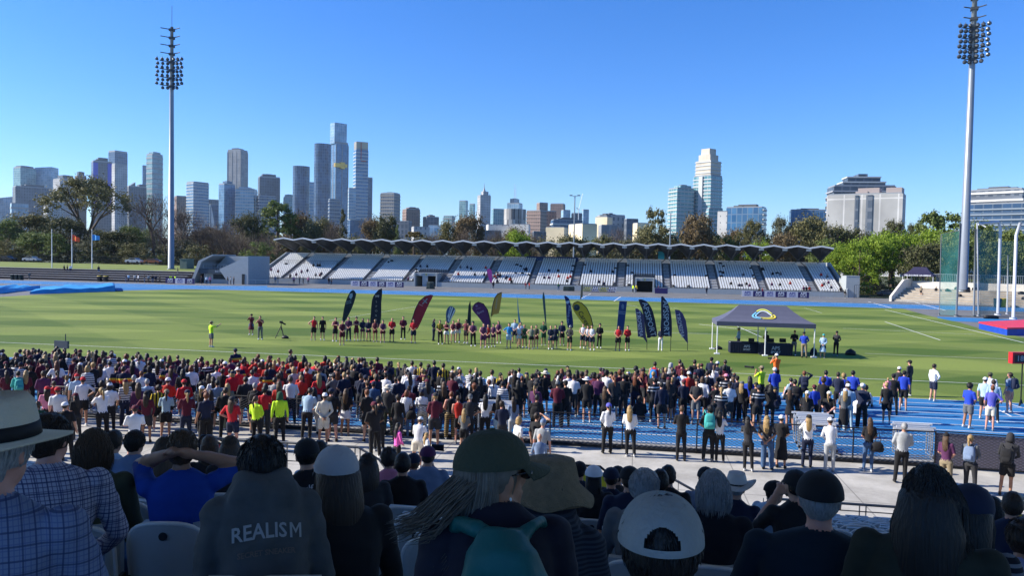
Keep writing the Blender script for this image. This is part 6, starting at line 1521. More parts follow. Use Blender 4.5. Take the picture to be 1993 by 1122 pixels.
def setmats(o, ms):
    for i, m in enumerate(ms):
        if i < len(o.material_slots): o.material_slots[i].link = 'OBJECT'; o.material_slots[i].material = m
HATN = {'cap': 'cap', 'rcap': 'backward cap', 'beanie': 'beanie', 'bucket': 'bucket hat', 'wide': 'wide brimmed hat', 'straw': 'straw hat', 'cowboy': 'cowboy hat', 'hood': 'hood up'}
LEGN = {'pants': 'trousers', 'wide': 'wide trousers', 'stride': 'trousers', 'shorts': 'shorts', 'minis': 'mini shorts', 'skirt': 'skirt', 'dress': 'long skirt', 'coat': 'coat'}
HAIRN = {'s': 'short', 'l': 'long', 't': 'ponytailed', 'b': 'bun-tied', 'o': 'bobbed', 'c': 'curly'}
PEOPLE = []
def outfit(top, bottom, skin, sleeve, legs, shoe):
    tp, bt = cloth(top), cloth(bottom)
    return [skin, tp, skin if sleeve == 'n' else tp, tp if sleeve == 'l' else skin, skin, bt, bt if legs in ('pants', 'wide', 'stride') else skin, shoe]
def person(loc, rz, H, tpl, top, bottom, legs, sleeve, hair, hcol, hat=None, hatc=None, skin=0, shoe=0, desc='', group=None, label=None, cat='person', px=0, zone=''):
    me, HM = tpl; o = link('person', me, None, loc, rz, H/1.745); setmats(o, outfit(top, bottom, SKINS[skin], sleeve, legs, SHOES[shoe])); o.rotation_euler = (rnd.uniform(-.03, .04), rnd.uniform(-.045, .045), rz); o.scale = (o.scale.x*rnd.uniform(.92, 1.10),)*2+(o.scale.z,)
    if hair in HM_ and HM_[hair] and hat != 'hood':
        h = link('hair', HM_[hair], o); h.matrix_local = HM; setmats(h, [hairmat(hcol)])
        if hat in ('cap', 'rcap', 'beanie', 'bucket', 'wide', 'straw', 'cowboy'): h.scale = (.985, .985, .97)
    if hat:
        h = link('cap' if 'cap' in hat else 'hat' if hat != 'hood' else 'hood', HT_[hat], o); h.matrix_local = HM; setmats(h, [cloth(hatc), M_BLACK])
    PEOPLE.append(dict(o=o, px=px, zone=zone, group=group, label=label, top=top, bottom=bottom, legs=legs, hair=hair, hcol=hcol, hat=hat, hatc=hatc, desc=desc))
    return o
M_PACK = {}
def backpack_mesh():
    b = MB(); b.loft([(0, -.19, .98, .13, .05), (0, -.20, 1.02, .15, .085), (0, -.20, 1.18, .155, .09), (0, -.19, 1.34, .14, .08), (0, -.17, 1.41, .09, .05)], 16, power=3); b.loft([(0, -.29, 1.03, .10, .03), (0, -.30, 1.08, .11, .035), (0, -.29, 1.18, .10, .03)], 12, power=3)
    for s_ in (-1, 1): b.tube([(s_*.10, -.12, 1.40), (s_*.115, .0, 1.475), (s_*.13, .10, 1.36), (s_*.15, .11, 1.20), (s_*.16, -.08, 1.05)], .016, 5)
    return b.mesh('backpack', True)
BPM = backpack_mesh(); BPM.materials.append(None)
def backpack(o, col, label):
    q = link('backpack', BPM, None, o.location, o.rotation_euler.z, o.scale.x); setmats(q, [cloth(col)]); tag(q, label, 'backpack'); return q
def bag_mesh():
    b = MB(); b.loft([(0, 0, -.30, .16, .07), (0, 0, -.22, .19, .10), (0, 0, -.08, .16, .09), (0, 0, .0, .07, .05)], 14, power=2.5); b.tube([(-.08, 0, -.02), (-.05, 0, .18), (.03, 0, .30), (.06, 0, .1), (.08, 0, -.02)], .012, 5); return b.mesh('bag', True)
BGM = bag_mesh(); BGM.materials.append(None)
def handbag(o, off, col, label, sc=1.0):
    M = Matrix.Translation(o.location) @ Matrix.Rotation(o.rotation_euler.z, 4, 'Z'); p = M @ Vector(off); q = link('handbag', BGM, None, p, o.rotation_euler.z, sc); setmats(q, [cloth(col)]); tag(q, label, 'bag'); return q
POSE = {'d': 'down', 'f': 'front', 'b': 'back', 'x': 'cross', 'h': 'hip', 'p': 'phone', 'e': 'head', 'o': 'point', 'n': 'lean'}
POSEN = {'f': 'hands clasped', 'b': 'hands behind back', 'x': 'arms folded', 'h': 'hand on hip', 'p': 'holding a phone up', 'e': 'shading eyes', 'o': 'arm raised', 'n': 'leaning forward', 'd': ''}
LG = {'p': 'pants', 'w': 'wide', 's': 'shorts', 'k': 'skirt', 'm': 'minis', 'D': 'dress', 'r': 'stride', 'c': 'coat'}
def row(text, zone, group, face=0.0, jitter=.35, Hd=1.74):
    """px,headtop,sex,hair+colour,top+sleeve,bottom+legs,pose[,hat+colour][,extras]"""
    for ln in text.strip().splitlines():
        for item in ln.split(';'):
            f = item.strip().split()
            if len(f) < 7: continue
            px, py = float(f[0]), float(f[1]); fem = f[2][0] == 'f'; H = Hd*(.94 if fem else 1.0)
            ex = dict(kv.split('=') for kv in f[7:] if '=' in kv)
            if 'H' in ex: H = float(ex['H'])
            hat = ex.get('hat'); hc = ex.get('hc')
            hh = H*(1.02 if hat not in ('cowboy', 'wide', 'straw') else 1.035)
            loc = ground(px, py, hh); loc.z = 0
            lk = LG[f[5][1]]; turn = float(ex.get('t', rnd.uniform(-jitter, jitter)*57.3))
            rz = math.atan2(loc.y, loc.x)-math.pi/2 + face + R(turn)
            tpl = btemplate(POSE[f[6]], lk, fem, None, R(14) if f[6] == 'n' else 0.0)
            loc.z = 0.01
            o = person(loc, rz, H, tpl, f[4][0], f[5][0], lk, f[4][1], f[3][0], f[3][1] if len(f[3]) > 1 else 'k', hat, hc, int(ex.get('sk', rnd.choice((0, 0, 1, 3)))), int(ex.get('sh', rnd.choice((0, 0, 1, 2)))), POSEN[f[6]], group, ex.get('L', '').replace('_', ' ') or None, 'person', px, zone)
            if 'bp' in ex: backpack(o, ex['bp'], '%s backpack on the back of person %s of the %s' % (CN[ex['bp']], 'numbered', zone)); BPS.append((o, ex['bp'], px, zone))
            if 'hb' in ex: HBS.append((o, ex['hb'], px, zone)); handbag(o, (.24, -.08, .95), ex['hb'], 'x')
BPS = []; HBS = []
# the athletes in a line, facing the near stand
row("""
610 616 m sn Rn Ks h L=athlete_in_red_singlet_and_black_shorts_at_the_left_end_of_the_line; 628 616 m sn Kt Ks d; 652 618 m sn Mn Ks x; 666 623 m sk Mn Ms f; 679 617 m sk Pt Np f; 694 617 m ck Mn Ms x; 706 620 f lk Nl Pm f; 718 621 f tm Nl Nm f; 731 622 f ty Mn Mm f; 745 623 f tn Pn Mm f
763 619 m sy Rt Ks f; 785 616 m sm Ml Kp f; 805 621 m sn Rt Ns f; 844 621 f ln Nl Np h t=70; 858 623 m sm Zt Kp f; 870 625 f bm Mn Wm x; 882 624 f bm Mn Wm f; 891 621 m sy Mn Wm f; 908 622 m sn Mn Ks h t=-40; 922 626 m ck Pn Kp f; 940 629 m sn Pn Ps f; 949 631 f bn rn Pm f; 961 630 f tk Pn Pm f; 972 625 f ln Pn Mm f
991 629 m sn At bs h; 1002 622 m sm bt Ns f; 1011 632 f ty bn bm f; 1015 627 m sn Wt Ks f; 1022 632 f ty En Em f; 1034 634 f ty cn Km h; 1044 633 f bn en Mm f; 1059 626 m sm Et Es f; 1072 634 f ty Nl Nk f; 1081 633 f tn Nl Ns d; 1095 626 m ck Nl Ks f; 1109 633 m sg kl Ks b t=150
1134 630 m sm Wn Ns f; 1144 634 f ln Wn Ns f; 1154 633 m sn Wn Ns f; 1167 630 m ck Kl Kp f; 1203 634 m sn Rn Ks f; 1222 634 m sn Rl Ks f; 1286 637 f ly Nl Wp f hat= L=fair_haired_speaker_in_dark_jacket_and_white_trousers_before_the_tall_banner
""".replace(' hat=', ' '), 'athletes line', 'athletes standing in a line', face=math.pi, jitter=.12, Hd=1.76)
row("""411 625 m sm Lt Gs o hat=cap hc=T t=-60 L=videographer_in_lime_vest_and_cap_pointing_a_camera_across_the_turf
489 611 f sn Ml Dc p hat=beanie hc=K t=160 L=person_in_long_dark_red_coat_holding_a_phone_up; 507 615 m sm Mt Gp p t=165 L=person_in_maroon_shirt_and_grey_trousers_right_of_the_red_coat
1438 637 m sm bl Kp f hat=cap hc=W t=80 L=man_in_pale_shirt_and_white_cap_beside_the_left_tent_table; 1491 645 m sn Kl Kp f H=1.42 hat=straw hc=K t=180 L=dark_clothed_person_in_a_hat_behind_the_right_tent_table
1546 643 m sm Kl Gp x t=170 L=man_in_black_jacket_and_grey_trousers,_first_of_four_by_the_tent; 1567 646 m sn Bl Tp b hat=cap hc=K t=170 L=man_in_bright_blue_and_black_jacket_by_the_right_tent_leg
1602 650 f sn bl Kc f hat=cap hc=S t=180 L=person_in_pale_blue_raincoat_right_of_the_tent; 1628 644 m sn kl Kp b hat=cap hc=K t=160 L=man_all_in_charcoal_with_cap,_rightmost_of_four_by_the_tent
1512 688 m sn Ot Kp p hat=cap hc=W t=30 L=photographer_in_orange_vest_and_white_cap_on_the_turf_edge; 1482 712 m sn Lt Kp p hat=cap hc=T t=45 L=photographer_in_lime_vest_with_a_long_white_lens""", 'turf', 'people on the turf')
# the front rank along the mesh fence and on the concourse, seen from behind
row("""
10 721 f ln Ml Kp f; 35 722 f bk Sl Kp f bp=S; 48 721 f ly Ml Tp f; 81 722 m sn Pl Kp f; 111 721 f tn Pl Kp d; 90 752 f ln pt Kp f hat=cap hc=R L=girl_in_pink_top_and_red_cap,_left_by_the_fence; 102 742 f bn Rt Ks f H=1.5; 148 727 m sg bt Gp h hat=cap hc=R; 160 734 m sn Wt Ks h hat=cap hc=R L=man_in_white_tee,_black_shorts_and_red_cap_by_the_fence; 117 752 m sm Wt Ks d hat=cap hc=R
53 776 m sn kt Kp d hat=cap hc=W; 75 783 m cm El Kp d H=1.55; 131 782 m sk Kt Kp d hat=cap hc=W; 118 770 m sm Ml Kp n H=1.4
200 740 f ok Kl Kp d hb=K; 214 740 m sm Kt Kp x L=man_in_black_tee_with_folded_arms_and_cropped_hair; 258 730 m sg Kl Kp f L=grey_haired_man_in_black_jacket_at_the_left_fence; 287 737 m sg bl Gp d bp=K L=white_haired_man_in_pale_shirt_with_a_black_shoulder_bag; 307 750 m cn Zt Ks f H=1.6 L=boy_in_yellow_and_black_sports_shirt; 322 758 f tn dl Ks x hat=cap hc=T L=woman_in_denim_jacket_and_shorts_with_tan_cap; 326 734 m sn rl Ks f hat=cap hc=W L=person_in_red_hooded_top_and_white_cap_by_the_fence; 363 738 m sn Rl Dp f hat=cap hc=R L=man_in_red_jumper,_jeans_and_red_cap; 390 744 f ck Gl Kp f hb=p L=curly_haired_person_with_a_pink_drawstring_bag
260 789 m sn Wt Ks x hat=cap hc=M L=man_in_white_tee_and_dark_red_cap_on_the_concourse; 407 727 f ln kl Kp f; 414 733 f ln Wt Kp f; 424 739 m sk vt Ks b L=man_in_slate_shirt_and_black_shorts,_hands_behind_back; 444 746 f ly cl cw f L=blonde_woman_in_sage_green_wide_outfit; 478 733 m sn kl Ks f; 496 745 m sg Kl Ks f bp=K; 494 720 m sn Wt Ks f; 501 770 f tm Ll Kp f L=brown_haired_steward_in_lime_jacket_facing_right t=-35
517 746 f ok Kl cw f; 538 734 m sn gl Kp f; 545 763 m sk Ll Kp d hat=hood hc=E L=steward_in_lime_jacket_with_green_hood t=0; 567 733 m sm Wl Kp f; 596 755 m sn bl Kp n L=man_in_pale_blue_shirt_leaning_on_the_fence; 612 754 f lk gl gp f; 629 764 m sn Cl Cs b hat=cap hc=W L=person_in_cream_hooded_top_and_white_shorts,_hands_behind; 649 759 f lm Kt Kk f; 672 756 f lm Kt Wk f L=long_haired_girl_in_black_top_and_white_skirt
669 725 m sy Nt Ks f; 600 706 m sm Wt Kp f L=tall_brown_haired_man_in_white_tee_among_the_left_crowd; 618 708 m sm Kl Kp f; 683 700 f lk Kl Ks f; 709 730 m sn Nl Kp f hat=cap hc=N; 727 742 m sn Dl kp f hat=cap hc=N L=man_in_navy_shirt_and_cap_with_grey_trousers; 757 748 m sg kl ep f hat=straw hc=C L=man_in_dark_jumper_and_straw_hat_by_the_fence; 777 732 m sn Nl Kp f hat=cap hc=K
788 759 f oa Wt Dp f hb=K L=red_blonde_woman_in_white_top_with_strap; 823 758 f on Wl Cp f hat=cap hc=N; 846 766 f lm Kt dp x hat=cap hc=P L=woman_in_black_top,_pale_jeans_and_purple_cap; 876 762 f ba Kn Qw f L=woman_in_patterned_wide_trousers_and_sleeveless_black_top; 895 770 m sm rn Ks f H=1.6 L=boy_in_bright_red_numbered_singlet; 913 767 m sg kt Kp h hat=cap hc=G; 904 795 f ly Gt Ks f H=1.4; 945 768 f lk Wt Kp f; 972 769 f lk Kt dp f; 999 772 f ln vl gp f
1008 811 f oy Wt dp d hb=T t=-60 L=short_blonde_woman_in_white_top_walking_by_with_tan_bag; 1042 767 m sk Kl Kp f bp=K; 1017 732 f sa Kt Ks x L=auburn_haired_person_in_black_with_folded_arms; 1048 803 m sn Kt Kp e t=-40; 1053 815 m sg gt Ts d hat=cap hc=v L=man_in_grey_tee_and_blue_cap_on_the_concourse; 1048 845 m nn vl Kp n H=1.5 L=balding_man_in_blue_shirt_by_the_front_rail
772 822 f lk Hl Kp f H=1.45 t=-60 L=dark_haired_girl_in_hot_pink_top; 812 812 f sm Wl Cs n H=1.5 hat=cap hc=W L=adult_in_white_bending_over_with_white_cap; 831 843 f ly Wt Wk d H=1.12 t=-70 L=little_blonde_girl_in_white_dress
1102 740 m sn Kl Kp d hat=cap hc=K; 1144 733 m sn Kl Ks f hat=wide hc=W L=man_in_black_with_a_wide_white_hat,_centre_right; 1060 721 m sn Kt Ks f hat=wide hc=C; 1047 738 m sn Kl Kp f hat=bucket hc=k; 1086 741 m sn Ml Kp f hat=beanie hc=G; 1165 728 m sn Pt Kp f; 1180 751 f lm Kt Kp p L=brown_haired_woman_in_black_raising_both_hands; 1183 784 f tk Wl Kp f hat=beanie hc=V L=woman_in_white_top_with_a_purple_headwrap; 1230 789 f ly Wl Kp f L=long_blonde_woman_in_white_hooded_top_by_the_fence
1248 717 f lk kl Kp f bp=K; 1236 713 m ck Kl Kp f; 1211 715 m sn Kl Kp f; 1274 704 m sn Rn Ks f bp=A L=man_in_red_singlet_with_blue_backpack; 1293 715 m sy Nt Ks f; 1311 721 m sk Nt Ks f; 1305 706 f sn gl Ks f hat=hood hc=g L=person_with_grey_hood_up_at_the_turf_edge; 1341 723 m sn rl Ks d hat=cap hc=W L=person_in_red_jumper_and_white_cap,_centre_right; 1355 738 m cn kt Gs f t=175 L=man_in_sunglasses_facing_the_camera_in_grey_shorts; 1290 744 m sk Nl Ks d L=man_in_long_navy_jacket_and_black_shorts; 1380 721 m sn Nl Ks f
1325 700 m sn Ml Kp f; 1350 700 m sn Kl Kp f; 1384 695 m sn Nl Kp f hat=cap hc=K; 1393 703 m sn Nl Kp f hat=cap hc=W; 1412 700 m sn kl Kp f; 1360 708 f sy Nl Kp f; 1330 706 m sn Ml Kp f; 1328 789 m sm Kt Kp x L=man_in_black_tee_and_black_trousers_standing_apart_by_the_fence; 1380 790 m ck Kt Kp f bp=S L=curly_haired_man_in_black_tee_with_teal_print; 1404 798 f lk Wt Kp p L=dark_long_haired_woman_in_white_with_jacket_at_waist
1414 727 m sn Ut Ks f hat=cap hc=p; 1404 754 f ty Ut Ks f; 1437 731 m sn Nt Kp f hat=cap hc=K; 1444 742 f ly Kl Kp f hat=cap hc=G; 1475 750 f sn Ul Ks f hat=cap hc=N; 1499 749 f lk Kt Kp f; 1510 715 m sg Bl Dp f hat=cap hc=W L=man_in_royal_blue_jumper,_jeans_and_white_cap
1540 753 f lm Kt Kk p hat=cap hc=G; 1570 760 f ty Kt Kp f hat=cap hc=W; 1566 722 f sa Nl Kp e bp=N L=auburn_person_shading_eyes_with_navy_pack; 1548 738 m sk Kl Kp f bp=K; 1607 721 m sk Bt Ks f; 1633 724 m sn Nl Ks f; 1643 727 f cy Bt Ks f; 1663 721 m sk Bt Ks f; 1617 762 f ty Kt Kp b hat=cap hc=W; 1643 756 f ly Gl KD f hat=cap hc=W; 1653 747 m sn bl dp f hat=cap hc=W; 1679 746 m sg Nt Kw f hat=cap hc=W L=tall_person_in_navy_polo,_wide_black_trousers_and_white_cap
1460 811 f lk kt Kp p L=dark_haired_woman_in_charcoal_vest_taking_a_picture; 1497 809 f ly kt Dw b L=curly_blonde_woman_in_dark_tee_and_flared_jeans; 1523 807 f sn Kt KD f hat=cap hc=W L=woman_in_long_black_dress_and_white_cap; 1573 806 f ly Wl Np p hat=cap hc=K L=woman_in_loose_white_shirt_with_long_fair_hair; 1617 813 f sn Wl gp n hat=cap hc=W L=woman_in_white_jacket_and_pale_grey_trousers; 1692 813 f lm Kt Dp f hb=K L=long_brown_haired_woman_in_jeans_with_black_bag
1755 822 m sg gl Kp f L=white_haired_man_in_pale_grey_jumper; 1728 744 f sy Kt Ks d L=woman_in_navy_carrying_a_toddler_on_her_shoulders; 1742 727 m sk Kl Kp d hat=cap hc=K; 1752 714 m sn kl Kp p hat=cap hc=W; 1760 721 m sk Bt Ks d hat=cap hc=K; 1771 701 m sn kl kp d hat=cap hc=K L=man_in_dark_jacket_and_cap_at_the_turf_edge t=60; 1818 708 m sn Wl Ns h t=-50 L=man_in_white_shirt_and_navy_shorts_alone_at_the_turf_edge
1885 746 m ck Bt Gs f t=-40 L=curly_haired_boy_in_royal_blue_tee_looking_down; 1929 750 m sa Vt Cs h L=man_in_violet_blue_tee_and_cream_shorts,_hand_on_hip; 1931 725 m sn Wt Ks d hat=cap hc=e; 1918 734 m sn bt Ks d hat=cap hc=W; 1938 739 m sn bl Kp d; 1967 725 m sn vt os d bp=N t=60 L=man_in_peach_shorts_with_navy_backpack; 1846 843 f lm Pt Tp f hat=cap hc=K t=-20 L=woman_in_purple_tee_with_black_cap; 1893 846 f ty Gl kp f bp=v L=woman_in_grey_jacket_with_blue_backpack; 1961 842 m sn kl Ks n hat=hood hc=k bp=K L=hooded_person_leaning_with_black_backpack
460 678 m sn Jt Kp b hat=cap hc=N L=man_in_navy_shirt_with_orange_stripe_before_the_red_group; 568 680 m sm Kl Ks d bp=K t=-70 L=brown_haired_person_in_black_with_pack_before_the_red_group; 436 703 m sn Rl Kp f hat=cap hc=W; 803 702 m sn Wt Kp f L=tall_man_in_white_tee_above_the_centre_crowd; 848 702 m sk Nl Kp f; 865 707 m sn Zt Kp f; 818 705 m sn Zt Kp f; 229 712 m sn Jt Kp f; 243 713 m sn Jt Kp f; 292 702 m sn Jt Kp f; 323 707 m sk Jt Kp f; 468 706 m sn Jt Kp f; 655 712 m sn Ut Kp f; 935 722 f sn Xt Kp f; 737 695 m sn Ml Kp f; 750 712 m sn Kl Kp f
""", 'front crowd', 'spectators standing along the fence')
# toddler on the shoulders
cp = ground(1728, 744, 1.66); o = link('person', btemplate('front', 'shorts', True, 'ground')[0], None, (cp.x, cp.y-.02, 1.33), R(5), .52); tb = btemplate('front', 'shorts', True, 'ground')
setmats(o, outfit('p', 'p', SKINS[0], 't', 'shorts', SHOES[0])); h = link('hair', HM_['s'], o); h.matrix_local = tb[1]; setmats(h, [hairmat('y')]); tag(o, 'blonde toddler in pink riding on shoulders of a woman in navy', 'child')
# ---- the dense ranks behind
ZP = [(0, 200, 'KNKPGMWKNMUX'), (200, 450, 'KNPMWWKNGPMXU'), (450, 640, 'rrRrRKNRgJ'), (640, 760, 'KNRKGKWK'), (760, 1000, 'KWKNZGKMPKWXU'), (1000, 1270, 'KKKKPMKkWM'), (1270, 1440, 'KNNkKWMU'), (1440, 1700, 'NKBKNKbW')]
def topcurve(x):
    xs = [0, 60, 120, 210, 300, 400, 500, 600, 700, 800, 900, 1000, 1150, 1260, 1330, 1420, 1470, 1700]; ys = [680, 678, 676, 684, 688, 693, 692, 692, 694, 706, 713, 716, 716, 716, 706, 712, 728, 732]
    return float(np.interp(x, xs, ys))
taken = [(p['o'].location.x, p['o'].location.y) for p in PEOPLE]
cand = []
rr_ = random.Random(21)
x = -6.0
for yy in np.arange(26.4, 43.0, .66):
    x = -34.0
    while x < 30:
        x += rr_.uniform(.44, .66); X, Y = x+rr_.uniform(-.1, .1), yy+rr_.uniform(-.25, .25)
        sit = rr_.random() < (.62 if Y > 33 else .10)
        H = (rr_.uniform(.92, .98) if sit else rr_.uniform(1.6, 1.8)); q = topix((X, Y, H))
        if q[0] < -15 or q[0] > 1690 or (q[0] > 1430 and (rr_.random() < .62 or Y > 37)): continue
        tc = topcurve(q[0])
        if q[1] < tc+rr_.uniform(-2, 5) or q[1] > 800: continue
        if Y < 29.5 and (q[0] > 1080 or (rr_.random() < (.45 if q[0] < 900 else .7))): continue
        if 1150 < q[0] and Y < 29.6: continue
        if any((X-a)**2+(Y-c)**2 < .20 for a, c in taken): continue
        if q[0] > 1260 and rr_.random() < .18: continue
        taken.append((X, Y)); cand.append((q, X, Y, sit, H))
for sx, sy in ((1700, 735),): pass
for yy in (22.2, 23.1, 24.1, 24.7):
    x = -19.0
    while x < 4:
        x += rr_.uniform(.6, 1.5); X, Y = x, yy+rr_.uniform(-.3, .3); H = rr_.uniform(1.55, 1.8); q = topix((X, Y, H))
        if -15 < q[0] < (760 if yy < 24 else 980) and not any((X-a)**2+(Y-c)**2 < .28 for a, c in taken) and not (470 < q[0] < 680 and yy < 24): taken.append((X, Y)); cand.append((q, X, Y, False, H))
cand.sort(key=lambda c: -c[0][1])
NIND = max(0, 296-len(PEOPLE)-38)
SIT_T = [('knees', 'pants', False), ('knees', 'shorts', True), ('lap', 'pants', True)]
STD_T = [('front', 'pants', False), ('down', 'shorts', False), ('front', 'shorts', True), ('cross', 'pants', False), ('down', 'pants', True), ('mixa', 'pants', False), ('mixb', 'shorts', False), ('mixa', 'wide', True), ('phone', 'pants', True)]
low = {}
def lowtpl(a, l, f, s):
    k_ = (a, l, f, s)
    if k_ not in low: low[k_] = body(a, l, f, s, R(12) if s else 0, .038, smooth=1)
    return low[k_]
mass = {'v': [], 'f': [], 'm': []}; mmats = []; mvo = [0]
def massadd(me, M, mats_):
    vs = np.array([v.co[:] for v in me.vertices]); Mn = np.array(M); vs = vs @ Mn[:3, :3].T+Mn[:3, 3]
    mass['v'].append(vs); o_ = mvo[0]; mvo[0] += len(vs)
    idx = []
    for m in mats_:
        if m not in mmats: mmats.append(m)
        idx.append(mmats.index(m))
    for p in me.polygons: mass['f'].append(tuple(v+o_ for v in p.vertices)); mass['m'].append(idx[min(p.material_index, len(idx)-1)])
hs_ = 'ssssollltcb'; hcs = 'nnkkmmya'
print('cand', len(cand), 'people', len(PEOPLE), 'individual', NIND)
for ci, (q, X, Y, sit, H) in enumerate(cand):
    pal = next((p for a, c, p in ZP if a <= q[0] < c), 'KN'); top = rr_.choice(pal); bot = rr_.choice('KKNkK'); hair = rr_.choice(hs_); hc = rr_.choice(hcs); slv = rr_.choice('tll') ; hat = rr_.choice((None, None, None, None, 'cap', 'cap')); htc = rr_.choice('KNKWMk')
    skin = rr_.choice((0, 0, 1, 3, 2)); rz = math.atan2(Y, X)-math.pi/2+rr_.uniform(-.6, .6)
    a, l, fm_ = rr_.choice(SIT_T if sit else STD_T); zone = 'dense ranks'
    if ci < NIND:
        tpl = btemplate(a, l, fm_, 'ground' if sit else None, R(12) if sit else 0.0)
        person(Vector((X, Y, .01)), rz, (H*1.85 if sit else H), tpl, top, bot, l, slv, hair, hc, hat, htc, skin, rr_.choice((0, 1)), 'sitting' if sit else '', 'spectators massed on the grass edge', None, 'person', q[0], zone)
    else:
        me, HM = lowtpl(a, l, fm_, 'ground' if sit else None); s_ = (H*1.85 if sit else H)/1.745; M = Matrix.Translation((X, Y, .01)) @ Matrix.Rotation(rz, 4, 'Z') @ Matrix.Scale(s_, 4)
        massadd(me, M, outfit(top, bot, SKINS[skin], slv, l, SHOES[0])); massadd(HM_[hair], M @ HM, [hairmat(hc)])
        if hat: massadd(HT_[hat], M @ HM, [cloth(htc), M_BLACK])
def flush(name, label):
    me = bpy.data.meshes.new(name); me.from_pydata(np.concatenate(mass['v']).tolist(), [], mass['f'])
    for m in mmats: me.materials.append(m)
    me.polygons.foreach_set('material_index', mass['m']); me.polygons.foreach_set('use_smooth', [True]*len(mass['f'])); me.update()
    o = link(name, me); o['kind'] = 'stuff'; o['label'] = label
    mass['v'].clear(); mass['f'].clear(); mass['m'].clear(); mmats.clear(); mvo[0] = 0
if mass['v']: flush('crowd', 'far ranks of students massed along the edge of the turf')
# tiny figures along the far side
far = random.Random(5)
FARP = [(57, 546, 'G'), (125, 536, 'K'), (131, 536, 'K'), (137, 535, 'W'), (192, 532, 'K'), (245, 550, 'N'), (250, 549, 'b'), (262, 551, 'g'), (269, 550, 'W'), (281, 551, 'K'), (289, 551, 'g'), (297, 552, 'K'), (303, 552, 'N'), (311, 552, 'K'), (332, 546, 'L'), (341, 545, 'L'), (346, 531, 'K'),
        (392, 548, 'N'), (402, 549, 'b'), (409, 548, 'p'), (443, 551, 'K'), (449, 552, 'g'), (455, 551, 'K'), (583, 553, 'G'), (590, 554, 'N'), (600, 553, 'p'), (536, 547, 'v'), (541, 547, 'N'), (640, 553, 'K'), (645, 552, 'G'), (572, 521, 'p'),
        (1023, 560, 'M'), (1030, 561, 'r'), (1087, 561, 'E'), (1232, 561, 'L'), (1238, 562, 'Y'), (960, 561, 'K'), (1376, 545, 'N'), (1478, 558, 'K'), (1484, 560, 'M'), (1645, 562, 'K'), (1282, 558, 'P')]
for px, py, c in FARP:
    onT = px < 380 and py < 545; ys = 149 if onT else 143 if px < 470 else 157; p = on_y(px, py, ys); tgt = (149, 1.5) if onT else (ys, 0)
    me, HM = lowtpl('down', 'pants', False, None); M = Matrix.Translation((p.x, ys, tgt[1])) @ Matrix.Rotation(far.uniform(0, 6), 4, 'Z'); massadd(me, M, outfit(c, far.choice('KNGD'), SKINS[0], 'l', 'pants', SHOES[0])); massadd(HM_['s'], M @ HM, [hairmat('n')])
for k_ in range(70):                                   # sitters among the far seats
    s = far.choice([s for s in FAR_SEATS if s[0] in (0, 1, 2, 3, 4, 8, 9) and s[1] in (0, 1, 4, 5, 6, 7, 8, 11, 12, 13)]); me, HM = lowtpl('lap', 'pants', False, 'chair')
    M = Matrix.Translation((s[3], s[4]-.1, s[5])) @ Matrix.Rotation(math.pi, 4, 'Z'); c = far.choice('KKNMrKPG'); massadd(me, M, outfit(c, 'K', SKINS[0], 'l', 'pants', SHOES[0])); massadd(HM_['s'], M @ HM, [hairmat('n')])
for px, py, c in ((1793, 556, 'T'), (1822, 556, 'K')):
    p = on_y(px, py, topix(fr(10, 5, 1))[2]); p = at(px, 560, 140); M = Matrix.Translation((p.x, p.y, 1.15)) @ Matrix.Rotation(2.6, 4, 'Z'); me, HM = lowtpl('down', 'shorts', False, None); massadd(me, M, outfit(c, 'K', SKINS[0], 'l', 'shorts', SHOES[0])); massadd(HM_['s'], M @ HM, [hairmat('m')])
flush('distant_spectators', 'tiny figures scattered along the far stand, terraces and kiosk')
# dark bags left on far seats and on the tan terrace
bm_ = MB(); bm_.loft([(0, 0, 0, .30, .18), (0, 0, .12, .36, .22), (.03, 0, .28, .28, .16), (0, 0, .34, .08, .06)], 9, power=2.6); bme = bm_.mesh('kit_bag', True); bme.materials.append(M_BLACK)
spots = [(1005, 517), (1012, 520), (1020, 524), (1025, 529), (1018, 534), (1030, 536), (965, 532), (985, 540), (1003, 534), (1112, 530), (1124, 520), (1128, 517), (1207, 524), (1214, 518), (1313, 538), (1375, 538), (1401, 515), (1406, 520), (1402, 532), (1402, 540), (1465, 523), (1476, 525), (1480, 528), (1475, 538), (1471, 545), (1510, 534), (810, 531), (756, 512), (762, 508), (558, 514), (808, 527), (1230, 533), (1223, 566), (1300, 565), (1340, 566)]
for i, (px, py) in enumerate(spots):
    lo = min(FAR_SEATS, key=lambda s: (lambda q: (q[0]-px)**2+(q[1]-py)**2*4)(topix((s[3], s[4], s[5]+.5)))); o = link('kit_bag', bme, None, (lo[3], lo[4], lo[5]+.44), i, 1.3)
    tag(o, 'small black kit bag lying on a far stand seat', 'bag', 'black bags left on the far seats')
for i, (u, v_, n_) in enumerate(((8.5, 7.4, 5), (10.3, 7.2, 5), (11.5, 6.8, 5), (10.6, 5.6, 4), (7.2, 6.2, 4), (10, 3.4, 2), (18.8, 6.0, 4), (20.8, 7.3, 5), (20, 3.0, 2), (24, 7.3, 5), (31, 7.3, 5))):
    p = fr(u, v_, .05+.40*(n_+1)); tag(link('kit_bag', bme, None, p, i, 1.6), 'black kit bag lying on the steps of the tan terrace', 'bag', 'black bags on the tan terrace')
